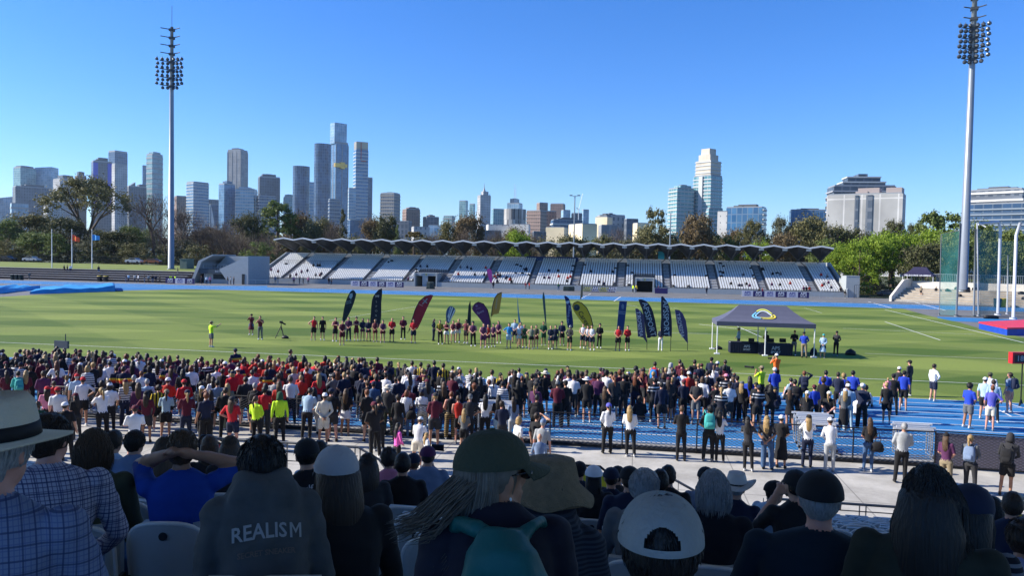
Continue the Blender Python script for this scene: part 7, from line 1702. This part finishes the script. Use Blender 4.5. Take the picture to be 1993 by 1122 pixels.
# photographers' cameras
def camera_thing(px, py, H, off, lens, label, lc='K'):
    p = ground(px, py, H); d = Vector((p.x, p.y, 0)).normalized(); b = MB(); b.box((0, 0, 0), (.13, .08, .10)); b.tube([(0, .04, 0), (0, .04+lens, 0)], [.035, .05], 10)
    o = b.build('camera', cloth(lc), None, False, p+Vector(off)); o.rotation_euler = (0, 0, R(60)); tag(o, label, 'camera')
camera_thing(1482, 712, 1.74, (-.35, .15, -.12), .32, 'camera with long white lens held by the lime vested photographer')
camera_thing(1512, 688, 1.74, (-.25, .2, -.30), .1, 'black camera held by the orange vested photographer')
# ================================================================ the seated people near the camera
def plaid(name, base, l1, l2, s=1.0):
    g = NT(name, .85); tc = g.n('TexCoord'); sp = g.n('SeparateXYZ'); g.l(tc.outputs['Object'], sp.inputs[0]); c = base
    ax = g.math('ADD', sp.outputs[0], g.math('MULTIPLY', sp.outputs[1], .6))
    for src, per, wd, col in ((ax, .022*s, .22, l1), (sp.outputs[2], .022*s, .22, l1), (ax, .055*s, .14, l2), (sp.outputs[2], .055*s, .14, l2)):
        f = g.math('FRACT', g.math('DIVIDE', src, per)); m_ = g.math('LESS_THAN', f, wd); c = g.mix(g.math('MULTIPLY', m_, .75), c, col)
    g.l(c, g.b.inputs['Base Color']); return g.m
def stripes(name, c1, c2, per, duty=.5, axis=2):
    g = NT(name, .85); tc = g.n('TexCoord'); sp = g.n('SeparateXYZ'); g.l(tc.outputs['Object'], sp.inputs[0])
    f = g.math('FRACT', g.math('DIVIDE', sp.outputs[axis], per)); m_ = g.math('LESS_THAN', f, duty); g.l(g.mix(m_, c1, c2), g.b.inputs['Base Color']); return g.m
NEAR = []
M_PLAID1 = plaid('plaid_pale_blue', (.17, .21, .31), (.10, .13, .26), (.04, .05, .12), .62)
M_PLAID2 = plaid('plaid_white_check', (.36, .36, .43), (.07, .06, .15), (.05, .05, .12), .85)
M_STRP = stripes('stripes_navy_grey', (.01, .012, .02), (.16, .17, .19), .035, .4)
M_KNIT = stripes('ribbed_navy_knit', (.012, .016, .026), (.030, .038, .055), .016, .5)
def strand_hair(b, n, roots, flow, r=.004, seed=1, mi=0):
    q = random.Random(seed)
    for i in range(n):
        p = roots(q); pts = [Vector(p)]; 
        for s_ in range(6): pts.append(Vector(flow(pts[-1], s_, q)))
        b.tube(pts, [r, r, r*.95, r*.9, r*.75, r*.5, r*.1], 4, mi, cap=False)
def nhairmat(c):
    nm = 'near_hair_'+HN[c].replace(' ', '_')
    if nm in _mats: return _mats[nm]
    g = NT(nm, .48); g.b.inputs['Specular IOR Level'].default_value = .35; tc = g.n('TexCoord'); mp = g.n('Mapping'); mp.inputs['Scale'].default_value = (110, 110, 5); g.l(tc.outputs['Object'], mp.inputs[0])
    n = g.n('TexNoise', i_Scale=1.0, i_Detail=3.0); g.l(mp.outputs[0], n.inputs['Vector']); h_ = HAIRC[c]
    g.l(g.mix(n.outputs[0], tuple(v*.5 for v in h_), tuple(min(1, v*1.6) for v in h_)), g.b.inputs['Base Color'])
    bp = g.n('Bump', i_Strength=.8, i_Distance=.012); g.l(n.outputs[0], bp.inputs['Height']); g.l(bp.outputs[0], g.b.inputs['Normal']); _mats[nm] = g.m; return g.m
def near_hair(style, seed=0):
    b = MB(); q = random.Random(seed)
    shell(b, (.087, .107, .113), 36, 24, amp=.05, seed=seed)
    if style == 'short':
        def roots(r_):
            a = r_.uniform(0, 6.28); ph = math.acos(r_.uniform(-.25, 1)); 
            return (.084*math.sin(ph)*math.cos(a), -.012+.103*math.sin(ph)*math.sin(a)*(1 if math.sin(a) < .3 else .92), .022+.108*math.cos(ph))
        def flow(p, s_, r_): d = (p-Vector((0, -.01, .02))).normalized(); t_ = Vector((p.x*.3, -.25, -.9)).normalized(); t_ = (t_-d*t_.dot(d)); return p+(d*.10+t_*.9+Vector((r_.uniform(-.3, .3), r_.uniform(-.2, .2), r_.uniform(-.2, .2))))*.0075
        strand_hair(b, 900, roots, flow, .0022, seed)
    if style in ('bob', 'long', 'wavy'):
        L = {'bob': .026, 'long': .072, 'wavy': .056}[style]
        if style == 'bob': b.loft([(0, -.04, -.125, .088, .058), (0, -.04, -.07, .104, .074), (0, -.035, .0, .100, .085), (0, -.03, .06, .085, .08)], 24)
        else:
            wv = .98 if style == 'wavy' else .90
            b.loft([(0, -.11, -.40, .085*wv, .035), (0, -.11, -.25, .118*wv, .055), (0, -.085, -.10, .122*wv, .078), (0, -.05, .02, .102, .09), (0, -.03, .08, .07, .07)], 28)
        def roots(r_):
            a = r_.uniform(math.pi*.94, math.pi*2.06); ph = math.acos(r_.uniform(-.2, .98)); return (.088*math.sin(ph)*math.cos(a), -.012+.110*math.sin(ph)*math.sin(a), .022+.115*math.cos(ph))
        def flow(p, s_, r_):
            w_ = (math.sin(p.z*45+p.x*30+seed)*.010 if style == 'wavy' else 0); sp = (1.10 if s_ < 2 else (1.08 if style == 'wavy' and s_ < 5 else 1.0)); hold = 1.0 if style != 'bob' or s_ < 4 else .93
            return (p.x*sp*hold+w_+r_.uniform(-.003, .003), p.y-.010*(1 if s_ < 3 else .15)+r_.uniform(-.003, .003), p.z-L*(.55+s_*.12)+r_.uniform(-.004, .004))
        strand_hair(b, 900, roots, flow, .0026, seed)
    return b.mesh('hair', True)
def near_person(px, ytop, Y, arms, fem, top, bottom, hair, hcol, label, sleeve='l', hat=None, hatc=None, lean=13, turn=0, hturn=0, vox=.013, fold=.006, wide=1.0, hoodie=False, skin=0, extra=None, fingers=False, legs='pants', hpitch=None, drop=.03, Hs=1.0, seed=None, tz=None, hi=True, hatscale=1.06):
    """head top at the given pixel, at distance Y along the view"""
    me, HM = body(arms, legs, fem, 'chair', R(lean), vox, 2, fold, wide, hoodie, seed=px*.13, extra=extra, headturn=R(hturn) if hturn else None, hpitch=R(lean*.75 if hpitch is None else hpitch), drop=drop, fingers=fingers)
    topz = (HM @ Vector((0, -.008, .125))); p = at(px, ytop, Y); s_ = Hs
    rz = math.atan2(p.y, p.x)-math.pi/2+R(turn)
    off = Matrix.Rotation(rz, 4, 'Z') @ Vector((topz.x*s_, topz.y*s_, 0))
    loc = Vector((p.x-off.x, p.y-off.y, p.z-topz.z*s_))
    o = link('person', me, None, loc, rz, s_); setmats(o, outfit(top, bottom, SKINS[skin], sleeve, legs, SHOES[1]))
    if hair:
        hm = near_hair(hair, int(px)) if hi else HM_[hair]
        if hi: hm.materials.append(None)
        h = link('hair', hm, o); h.matrix_local = HM; setmats(h, [nhairmat(hcol) if hi else hairmat(hcol)])
        if hat: h.scale = (.93, .94, .93) if hi and hair in ('long', 'wavy', 'bob') else (.915, .925, .895)
    if hat:
        h = link('cap' if 'cap' in hat else 'hat', HT_[hat] if not isinstance(hat, bpy.types.Mesh) else hat, o); h.matrix_local = HM @ Matrix.Scale(hatscale, 4); setmats(h, [cloth(hatc) if isinstance(hatc, str) else hatc, M_BLACK])
    tag(o, label, 'person', 'spectators seated near the camera'); NEAR.append((o, label))
    return o, HM
def wrap_text(o, txt, size, zc, arch, m, bold=.0, xoff=0):
    me = text_mesh(txt.replace('M', 'H') if txt == 'REALISM' else txt, size, 0, bold)
    if txt == 'REALISM':           # the last letter is cut by hand so that it keeps its shape on the cloth
        xs_ = [v.co.x for v in me.vertices]; x1 = max(xs_); x0 = x1-size*.52; bm = bmesh.new(); bm.from_mesh(me); bmesh.ops.delete(bm, geom=[v for v in bm.verts if v.co.x > x0-size*.03], context='VERTS'); ys_ = [v.co.y for v in me.vertices if v.co.x < x0]; lo, hi_ = min(ys_), max(ys_); w_ = size*.13; x1 += size*.14
        for q4 in (((x0, lo), (x0+w_, lo), (x0+w_, hi_), (x0, hi_)), ((x1-w_, lo), (x1, lo), (x1, hi_), (x1-w_, hi_)), ((x0+w_, hi_), (x0+w_, hi_-w_*1.5), ((x0+x1)/2, lo+size*.2), ((x0+x1)/2, lo+size*.2+w_*1.5)), ((x1-w_, hi_-w_*1.5), (x1-w_, hi_), ((x0+x1)/2, lo+size*.2+w_*1.5), ((x0+x1)/2, lo+size*.2))): bm.faces.new([bm.verts.new((x_, y_, 0)) for x_, y_ in q4])
    else: bm = bmesh.new(); bm.from_mesh(me)
    bmesh.ops.subdivide_edges(bm, edges=bm.edges[:], cuts=2, use_grid_fill=False); bmesh.ops.triangulate(bm, faces=bm.faces[:])
    src = o.data; bvh = BVHTree.FromPolygons([v.co for v in src.vertices], [tuple(p.vertices) for p in src.polygons])
    for v in bm.verts:
        x, z = v.co.x+xoff, zc+v.co.y-arch*(v.co.x**2); h = bvh.ray_cast(Vector((x, -1, z)), Vector((0, 1, 0)))
        v.co = Vector((x, (h[0].y if h[0] else -.1)-.006, z))
    me2 = bpy.data.meshes.new('lettering'); bm.to_mesh(me2); me2.materials.append(m); bm.free(); link('lettering', me2, o)
capw = {}
# 1 man in the pale hat at the left edge
o1, H1 = near_person(-14, 790, 2.0, 'lap', False, M_PLAID1, 'D', 'short', 'g', 'man in cream hat with dark band and pale blue plaid shirt, far left front', turn=-28, hturn=-12, lean=6, vox=.011, skin=3, wide=1.08)
b = MB(); b.loft([(0, -.01, .000, .175, .205), (0, -.01, .007, .176, .206), (0, -.01, .024, .105, .124), (0, -.01, .075, .097, .116), (0, -.01, .115, .088, .108), (0, -.01, .135, .070, .092), (0, -.01, .120, .03, .06)], 48)
for i, v in enumerate(b.v):
    if math.hypot(v[0], v[1]) > .13: b.v[i] = (v[0], v[1], v[2]+abs(v[0])**2*.9-.004+max(0, -v[1])*.05)
b.loft([(0, -.01, .026, .107, .126), (0, -.01, .062, .101, .120)], 40, 1)
hm = b.mesh('hat', True); hm.materials.append(mat('hat_cream_weave', (.58, .52, .40), .8, bump=.4, bscale=120)); hm.materials.append(mat('hat_band_dark', (.01, .01, .012), .7)); h = link('hat', hm, o1); h.matrix_local = H1 @ Matrix.Translation((0, 0, .018))
# 2 man in checked shirt
o2, H2 = near_person(95, 806, 3.55, 'lap', False, M_PLAID2, 'D', 'short', 'n', 'heavy man in white and dark checked shirt with short dark hair', turn=-10, hturn=-30, lean=10, wide=1.16, skin=3)
# his arm along the seat back and the crossed jeans leg
b = MB(); P = lambda x, y, d: at(x, y, d)
b.tube([P(215, 925, 4.4), P(262, 950, 4.5), P(300, 985, 4.6)], [.085, .085, .070], 12, 0); b.ell(P(215, 925, 4.4), (.09, .09, .09), 12, 8); b.tube([P(300, 985, 4.6), P(312, 1020, 4.7)], [.062, .052], 10)
c0 = P(300, 985, 4.6); b.v = [tuple(Vector(v)-c0) for v in b.v]; jm = remesh(b, 1, .015, 2, .004, 1, ()); jm.materials.clear(); jm.materials.append(cloth('D'))
t3, _h = near_person(183, 836, 4.55, 'lap', True, 'e', 'D', 'bob', 'm', 'woman with brown bobbed hair and olive grey top beside the checked shirt', turn=-8, lean=10)
near_person(222, 838, 7.6, 'lap', False, 'b', 'K', 's', 'n', 'dark haired person in pale blue shirt beyond the bobbed woman', turn=-30, vox=.02, hi=False)
near_person(263, 839, 7.3, 'lap', False, 'v', 'K', 'short', 'n', 'young man in slate shirt with neat dark hair, seated at left', turn=-15, hturn=-20, vox=.016)
near_person(320, 852, 7.0, 'lap', True, 'k', 'K', 'long', 'm', 'girl with long light brown hair seated left of the blue tee', turn=-10, vox=.018)
near_person(354, 838, 4.6, 'neck', False, mat('tee_cobalt', (.008, .05, .30), .85, noise=.1, nscale=6, bump=.4, bscale=9), 'K', 'short', 'm', 'man in cobalt blue tee with hands clasped behind his head', sleeve='t', turn=-4, lean=4, fingers=True, skin=1, wide=1.04)
near_person(408, 848, 8.0, 'lap', True, 'k', 'K', 'l', 'm', 'person with brown hair seated beyond the blue tee elbow', vox=.02, hi=False)
near_person(448, 850, 7.5, 'lap', True, 'k', 'K', 'long', 'm', 'girl with pale brown long hair between blue tee and hooded sweater', vox=.018)
# 8 hooded sweater with writing
M_HOOD = mat('sweat_washed_grey', (.080, .085, .088), .9, noise=.18, nscale=9, bump=.5, bscale=14)
o8, H8 = near_person(510, 850, 3.0, 'lap', False, M_HOOD, 'K', 'short', 'k', 'person in washed grey hooded sweater lettered across the shoulders', turn=4, lean=24, drop=.06, hoodie=True, wide=.84, vox=.011, fold=.009)
zs = .52+(1.385-.92)*math.cos(R(24))
wrap_text(o8, 'REALISM', .066, zs+.0, 1.3, mat('print_sweat_grey', (.34, .36, .37), .8), .0012)
wrap_text(o8, 'SECRET SNEAKER', .026, zs-.07, .8, mat('print_sweat_brown', (.16, .13, .11), .8), .0006)
o9, _ = near_person(597, 856, 5.8, 'lap', False, 'K', 'K', 'short', 'k', 'person in black tee and black cap with small white back lettering', hat='cap', hatc='K', vox=.016, turn=8)
wrap_text(o9, 'Caulfield', .07, .98, 0, mat('print_pale', (.5, .5, .52), .8), .001)
near_person(622, 858, 7.2, 'lap', False, 'b', 'K', 's', 'k', 'dark haired person half hidden right of the black cap', vox=.02, hi=False)
# 10 white cap, very long dark hair
near_person(655, 872, 3.3, 'lap', True, 'K', 'K', 'long', 'n', 'woman in black with very long dark hair and pale grey cap', hat='cap', hatc=mat('cap_pale_grey', (.40, .40, .42), .8, bump=.3, bscale=60), turn=12, wide=1.12, vox=.012)
for a in ((716, 884, 7.2, True, 'k', 'long', 'n', 'girl with long dark hair seated left of the pink top', None, None), (757, 876, 9.2, False, 'p', 'c', 'n', 'curly haired child in a pink top near the front', None, None), (784, 882, 7.6, False, 'K', 's', 'k', 'dark haired person in a black top right of the pink child', None, None),
          (805, 884, 9.6, False, 'b', 's', 'm', 'child in navy cap between black top and purple cap', 'cap', 'N'), (833, 870, 8.8, False, 'v', 's', 'n', 'man in blue shirt and purple cap holding a phone up', 'cap', 'P')):
    near_person(a[0], a[1], a[2], 'phone' if 'phone' in a[7] else 'lap', a[3], a[4], 'K', a[5], a[6], a[7], hat=a[8], hatc=a[9], vox=.018, hi=a[5] == 'long', fingers='phone' in a[7])
b = MB(); b.box((0, 0, 0), (.15, .01, .075)); ph = b.build('phone', M_BLACK, None, False, at(852, 872, 9.0)); tag(ph, 'black phone held up by the man in the purple cap', 'phone')
# 12 woman in the olive cap, hair blown to the left, teal pack
def ex12(b, MU, HM):
    b.ell((0, .10, -.018), (.012, .020, .018), 10, 8, 0, HM)      # nose, lips, chin in profile
    b.ell((0, .088, -.052), (.022, .014, .008), 8, 6, 0, HM); b.ell((0, .084, -.066), (.020, .013, .008), 8, 6, 0, HM); b.ell((0, .072, -.095), (.028, .022, .020), 8, 6, 0, HM)
o12, H12 = near_person(957, 842, 2.15, 'lap', True, mat('jacket_dark_navy', (.010, .011, .024), .8, noise=.1, nscale=5, bump=.4, bscale=10), 'K', None, 'g', 'woman in olive cap with wind blown hair and teal backpack, centre front', turn=8, hturn=-62, lean=24, drop=.06, wide=.93, vox=.010, extra=ex12, skin=1)
capm = cap_mesh(False, False, 48, 24); capm.materials.append(mat('cap_olive', (.050, .058, .036), .85, bump=.4, bscale=80)); h = link('cap', capm, o12); h.matrix_local = H12 @ Matrix.Translation((0, .004, .0)) @ Matrix.Scale(1.05, 4)
b = MB(); shell(b, (.085, .105, .108), 36, 24, amp=.05)
def r12(r_):
    a = r_.uniform(math.pi*.75, math.pi*1.9); return (.086*math.cos(a), -.012+.104*math.sin(a), r_.uniform(-.05, .05))
def f12(p, s_, r_):   # in head space: wind carries the hair backward past the neck
    return (p.x*1.0+r_.uniform(-.005, .005), p.y-.004-.0045*s_*r_.uniform(.2, 1.5), p.z-.045+.003*s_+r_.uniform(-.006, .006))
strand_hair(b, 900, r12, f12, .0030, 5)
def r12b(r_): a = r_.uniform(math.pi*1.2, math.pi*1.75); return (.086*math.cos(a), -.012+.104*math.sin(a), r_.uniform(-.03, .02))
def f12b(p, s_, r_): return (p.x-.004+r_.uniform(-.006, .006), p.y-.024-r_.uniform(0, .014), p.z-.026*(1 if s_ < 4 else .2)+r_.uniform(-.007, .007))
strand_hair(b, 90, r12b, f12b, .0022, 6)
hm = b.mesh('hair', True); hm.materials.append(mat('hair_ash_blonde', (.115, .10, .08), .5, noise=.35, nscale=30, spec=.4)); h = link('hair', hm, o12); h.matrix_local = H12
b = MB(); b.ell((.058, .068, .012), (.030, .012, .018), 12, 8); b.ell((-.02, .088, .012), (.034, .012, .019), 12, 8); b.tube([(.078, .055, .016), (.082, .0, .014)], .003, 5); gl = b.build('sunglasses', mat('lens_dark', (.01, .01, .012), .15, spec=.8), None, True); tag(gl, 'dark sunglasses worn by the woman in the olive cap', 'sunglasses')
bpy.context.view_layer.update(); gl.matrix_world = o12.matrix_basis @ H12
b = MB(); b.ell((.084, -.004, -.05), (.004, .004, .006), 8, 6); b.build('earring', mat('pearl', (.7, .7, .68), .2), o12, True).matrix_local = H12
# teal pack
b = MB(); MU = Matrix.Translation((0, 0, .52)) @ Matrix.Rotation(R(-22), 4, 'X') @ Matrix.Translation((0, 0, -.92+.15))
b.loft([(-.01, -.20, .80, .12, .06), (-.01, -.205, .90, .138, .08), (-.015, -.205, 1.02, .132, .08), (-.015, -.195, 1.14, .105, .07), (-.01, -.185, 1.22, .085, .06), (-.01, -.165, 1.27, .045, .035)], 24, 0, MU, 2.1)
for s_ in (-1, 1): b.tube([MU @ Vector(p) for p in ((s_*.03, -.155, 1.25), (s_*.075, -.135, 1.28), (s_*.105, -.085, 1.295), (s_*.12, -.02, 1.285), (s_*.13, .05, 1.20))], [.016, .015, .015, .015, .015], 8)
pk = remesh(b, 1, .009, 1, .012, 1, ()); pk.materials.clear(); pk.materials.append(mat('pack_teal', (.004, .10, .10), .55, noise=.1, nscale=6, bump=.4, bscale=12))
q = link('backpack', pk, None, o12.location, o12.rotation_euler.z); tag(q, 'teal backpack worn by the woman in the olive cap', 'backpack')
# 13 bucket hat
o13, H13 = near_person(1072, 893, 3.0, 'lap', True, M_KNIT, 'K', 'bob', 'n', 'person in tan woven bucket hat and dark ribbed knit', turn=-6, lean=22, wide=.97, vox=.012, hoodie=True)
b = MB(); b.loft([(0, -.01, -.035, .175, .185), (0, -.01, -.030, .176, .186), (0, -.01, .030, .118, .134), (0, -.01, .090, .104, .120), (0, -.01, .125, .094, .108), (0, -.01, .135, .05, .06)], 40)
for i, v in enumerate(b.v):
    if math.hypot(v[0], v[1]) > .15: b.v[i] = (v[0], v[1], v[2]+.012*math.sin(math.atan2(v[1], v[0])*5))
hm = b.mesh('hat', True); hm.materials.append(mat('hat_tan_weave', (.22, .165, .10), .9, noise=.15, nscale=30, bump=.7, bscale=150)); link('hat', hm, o13).matrix_local = H13
# 32 pale cap directly ahead
o32, H32 = near_person(1288, 970, 1.72, 'lap', False, 'k', 'K', 'short', 'k', 'person in pale grey cap with open back strap, nearest centre right', turn=2, lean=6, vox=.011, skin=1)
capm = cap_mesh(False, True, 120, 72); capm.materials.append(mat('cap_pale_cotton', (.27, .29, .29), .85, noise=.06, nscale=20, bump=.3, bscale=90)); link('cap', capm, o32).matrix_local = H32 @ Matrix.Scale(1.075, 4)
# row of heads in the middle
for a in ((1128, 900, 9.6, False, 'N', 's', 'k', 'person in dark cap and navy top, first right of the bucket hat', 'cap', 'K'), (1156, 908, 8.2, True, 'K', 'l', 'k', 'long haired person in white and navy mesh cap', 'cap', 'W'), (1190, 912, 8.6, False, 'N', 's', 'k', 'navy capped person left of the pair of caps', 'cap', 'N'),
          (1203, 909, 9.6, False, 'k', 's', 'k', 'dark capped head just behind the navy tee man', 'cap', 'K'), (1226, 910, 7.0, False, 'N', 's', 'n', 'man in navy tee and black cap with elbow out', 'cap', 'K'), (1285, 914, 7.0, False, 'k', 's', 'k', 'dark haired head right of the silver haired man', None, None),
          (1301, 906, 8.0, False, 'K', 's', 'k', 'person with cropped black hair in black shirt by the rail', None, None), (1374, 911, 8.5, False, 'v', 's', 'n', 'dark capped person left of the grey bobbed woman', 'cap', 'K')):
    near_person(a[0], a[1], a[2], 'lap', a[3], a[4], 'K', a[5], a[6], a[7], hat=a[8], hatc=a[9], vox=.018, hi=False, sleeve='t')
near_person(1256, 914, 4.9, 'lap', False, 'G', 'K', 'short', 'g', 'silver haired man with sunglasses in a grey jacket', turn=-6, hturn=-40, skin=3, wide=1.05)
near_person(1390, 916, 4.7, 'lap', True, mat('sweater_black', (.008, .009, .014), .9, bump=.3, bscale=20), 'K', 'bob', 'g', 'woman with silver blonde bob and black sweater', wide=1.1)
near_person(1434, 928, 7.6, 'lap', False, 'N', 'K', 's', 'g', 'person in white cowboy hat and dark teal jacket by the rail', hat='cowboy', hatc=mat('felt_white', (.55, .53, .49), .8), vox=.016, hi=False)
near_person(1509, 938, 7.8, 'phone', False, 'b', 'K', 's', 'k', 'person in pale tee and dark cap turned toward a camera', hat='cap', hatc='K', vox=.016, hi=False, turn=-50)
near_person(1550, 918, 6.0, 'phone', False, 'K', 'K', 's', 'k', 'person in black raising a camera with tattooed arm', hat='cap', hatc='K', vox=.015, hi=False, turn=20, sleeve='t', fingers=True, lean=4)
b = MB(); b.box((0, 0, 0), (.13, .07, .09)); b.tube([(0, .03, 0), (0, .16, 0)], .04, 12); cm_ = b.build('camera', M_BLACK, None, False, at(1540, 948, 6.4)); tag(cm_, 'black camera held up beside the black capped man', 'camera')
# 27 big man, 28 wavy hair, 29 striped
near_person(1597, 921, 3.2, 'lap', False, mat('tee_petrol', (.006, .016, .028), .85, noise=.1, nscale=5, bump=.3, bscale=9), 'K', 'short', 'g', 'broad man in black cap and petrol tee with grey hair', hat='cap', hatc='K', sleeve='t', wide=1.34, lean=7, turn=4, skin=3, vox=.012, hatscale=1.07)
near_person(1812, 908, 2.8, 'lap', True, mat('tee_olive_black', (.025, .028, .020), .9, noise=.1, nscale=5, bump=.3, bscale=9), 'K', 'wavy', 'k', 'woman with very long wavy black hair in olive tee, right front', wide=1.22, lean=9, vox=.012, sleeve='t')
near_person(1892, 948, 3.5, 'lap', True, M_STRP, 'K', 'long', 'k', 'person in navy and grey striped tee and dark cap, right front', hat='beanie', hatc='N', wide=1.0, turn=-10, sleeve='t')
near_person(1934, 968, 7.2, 'lap', True, 'K', 'K', 'o', 'k', 'dark haired person in black right of the striped tee', vox=.018, hi=False)
near_person(1972, 958, 6.4, 'lap', False, 'N', 'K', 's', 'n', 'person in navy with arm out at the right edge', vox=.018, hi=False, sleeve='t')
near_person(1996, 1010, 4.2, 'lap', False, mat('shirt_lavender', (.22, .25, .42), .85, bump=.4, bscale=8), 'K', 'short', 'n', 'person in lavender shirt cut by the right edge', wide=1.2, lean=26, skin=1)
near_person(1785, 950, 12.5, 'lap', False, 'T', 'K', 's', 'm', 'person partly hidden left of the wavy black hair, by the rail', vox=.02, hi=False)
near_person(1020, 905, 5.2, 'lap', True, 'k', 'K', 's', 'k', 'person mostly hidden between olive cap and bucket hat', vox=.02, hi=False)
# jacket draped and a shoe seen at the left
b = MB(); b.tube([at(300, 975, 4.9), at(330, 1005, 4.9), at(352, 1012, 4.8)], [.075, .06, .05], 10); 
# ---------------------------------------------------------------- give every person a label that singles them out
from collections import defaultdict
def look(p):
    tn = CN.get(p['top'], ''); lg = LEGN[p['legs']]
    if p['legs'] == 'coat': s = 'person in %s coat' % tn
    else: s = 'person in %s top and %s %s' % (tn, CN.get(p['bottom'], ''), lg)
    if p['hat']: s += ', %s %s' % (CN.get(p['hatc'], ''), HATN[p['hat']])
    else: s += ', %s %s hair' % (HAIRN.get(p['hair'], 'no'), HN.get(p['hcol'], ''))
    if p['desc'] == 'sitting': s = 'sitting '+s
    return s
gr = defaultdict(list)
for p in PEOPLE:
    if not p['label']: gr[look(p), p['zone']].append(p)
for (s, z), ps in gr.items():
    ps.sort(key=lambda p: p['px'])
    zn = {'athletes line': 'in the athletes line', 'turf': 'on the turf', 'front crowd': 'by the fence', 'dense ranks': 'in dense crowd'}[z]
    for i, p in enumerate(ps):
        if len(ps) == 1: p['label'] = '%s, %s' % (s, zn)
        else: p['label'] = '%s, %s %s' % (s, orderw(i+1), zn)
seen = set()
for p in PEOPLE:
    l = p['label']
    w_ = l.split()
    if len(w_) > 16: l = ' '.join(w_[:16])
    tag(p['o'], l, 'person', p['group'])
# bags carried by the standing people take the label of their bearer
for lst in (BPS,):
    pass
byobj = {p['o'].name: p for p in PEOPLE}
for o in list(COL.objects):
    if o.name.startswith('backpack') and 'numbered' in str(o.get('label', '')) or (o.name.startswith('handbag')):
        best = min(PEOPLE, key=lambda p: (p['o'].location-o.location).length)
        kind = 'backpack' if o.name.startswith('backpack') else 'shoulder bag'; c_ = CN[next(k_ for k_, v_ in CLR.items() if o.material_slots[0].material == _mats.get('cloth_'+CN[k_].replace(' ', '_')))]
        bl = best['label'].split(); bl = [w for w in bl if w not in ('a', 'the')]
        o['label'] = ' '.join(('%s %s of %s' % (c_, kind, ' '.join(bl))).split()[:16])
# ================================================================ seats of both stands
TAKEN = []
def add_seat(p, rz, label):
    t = empty('stadium_seat', p, rz); tag(t, label, 'seat', 'pale seats of the near grandstand')
    for nme, me in SP: link(nme, me, t)
for o, lab in NEAR:
    rz = o.rotation_euler.z*.4; s_ = o.scale.x; bk = Matrix.Rotation(rz, 4, 'Z') @ Vector((0, -.16, 0)); p = Vector(o.location)+bk; TAKEN.append((p.x, p.y))
    add_seat(p, rz, ' '.join(('pale seat of the '+lab).split()[:16]))
near_seats = len(TAKEN)
for k in range(NROW):
    y = yseat(k); z = ztread(y); cnt = 0; x = -14.0+.11*(k % 3)
    while x < 14:
        q = topix((x, y-.05, z+.84)); vis = -40 < q[0] < 2030 and q[1] < 1118; u0 = q[0]
        if vis and k >= 9 and (560 < u0 < 1190): vis = False
        if vis and k >= 12 and u0 < 1190: vis = False
        if vis and k < 2 and (u0 < 430 or u0 > 1150): vis = False
        if vis and k == 2 and u0 > 1500: vis = False
        if vis and any(abs(x-a) < .46 and abs(y-c_) < .62 for a, c_ in TAKEN): vis = False
        if vis:
            cnt += 1; near_seats += 1; add_seat((x, y, z), 0, 'empty pale seat, %s from the left in the %s shaded row from the front' % (orderw(cnt), orderw(NROW-k)))
        x += .50
print('near seats', near_seats)
FAR_SEATS.sort(key=lambda s: (s[0], s[1]))
nind = max(0, 298-near_seats)
front = [s for s in FAR_SEATS if s[0] == 0][:nind]
front += [s for s in FAR_SEATS if s[0] == 1][:max(0, nind-len(front))]
fset = set(id(s) for s in front)
for s in front:
    i, si, j, x, y, z = s
    o = link('stadium_seat', sme, None, (x, y, z)); tag(o, 'white far stand seat, %s from the left in the %s row of block %s' % (orderw(j+1), 'front' if i == 0 else 'second', orderw(si+1)), 'seat', 'front seats of the far stand')
base_v = np.array([v.co[:] for v in sme.vertices]); base_f = [tuple(p.vertices) for p in sme.polygons]; nb = len(base_v)
rest = [s for s in FAR_SEATS if id(s) not in fset]
V = np.concatenate([base_v+np.array([s[3], s[4], s[5]]) for s in rest]); FF = [tuple(v+nb*i for v in f) for i in range(len(rest)) for f in base_f]
me = bpy.data.meshes.new('far_seating'); me.from_pydata(V.tolist(), [], FF); me.materials.append(M_SEATW)
o = link('far_seating', me); o['kind'] = 'stuff'; o['label'] = 'rows upon rows of small white seats filling the far stand'
# ---------------------------------------------------------------- the slight haze of the afternoon air
hzm = bpy.data.materials.new('air_haze'); hzm.use_nodes = True; ht = hzm.node_tree
for n in list(ht.nodes):
    if n.type != 'OUTPUT_MATERIAL': ht.nodes.remove(n)
pv = ht.nodes.new('ShaderNodeVolumePrincipled'); pv.inputs['Density'].default_value = 4.2e-5; pv.inputs['Color'].default_value = (.62, .80, 1.0, 1); pv.inputs['Anisotropy'].default_value = .2
ht.links.new(pv.outputs[0], [n for n in ht.nodes if n.type == 'OUTPUT_MATERIAL'][0].inputs['Volume'])
b = MB(); b.b2((-2600, -260, -1.2), (2600, 6100, 420)); hz_o = b.build('haze', hzm); hz_o['kind'] = 'stuff'; hz_o['label'] = 'thin bluish haze over the distant skyline'
# labels that several things share are told apart by their place along the row
bylab = defaultdict(list)
for o in COL.objects:
    if o.parent is None and o.get('category') and o.get('label'): bylab[o['label']].append(o)
for l, os_ in bylab.items():
    if len(os_) > 1:
        os_.sort(key=lambda o: topix(o.location)[0])
        for i, o in enumerate(os_): w_ = l.split()[:11]; o['label'] = ' '.join(w_)+', %s from the left' % orderw(i+1)
for o in list(COL.objects): scene.collection.objects.link(o); COL.objects.unlink(o)
bpy.data.collections.remove(COL)
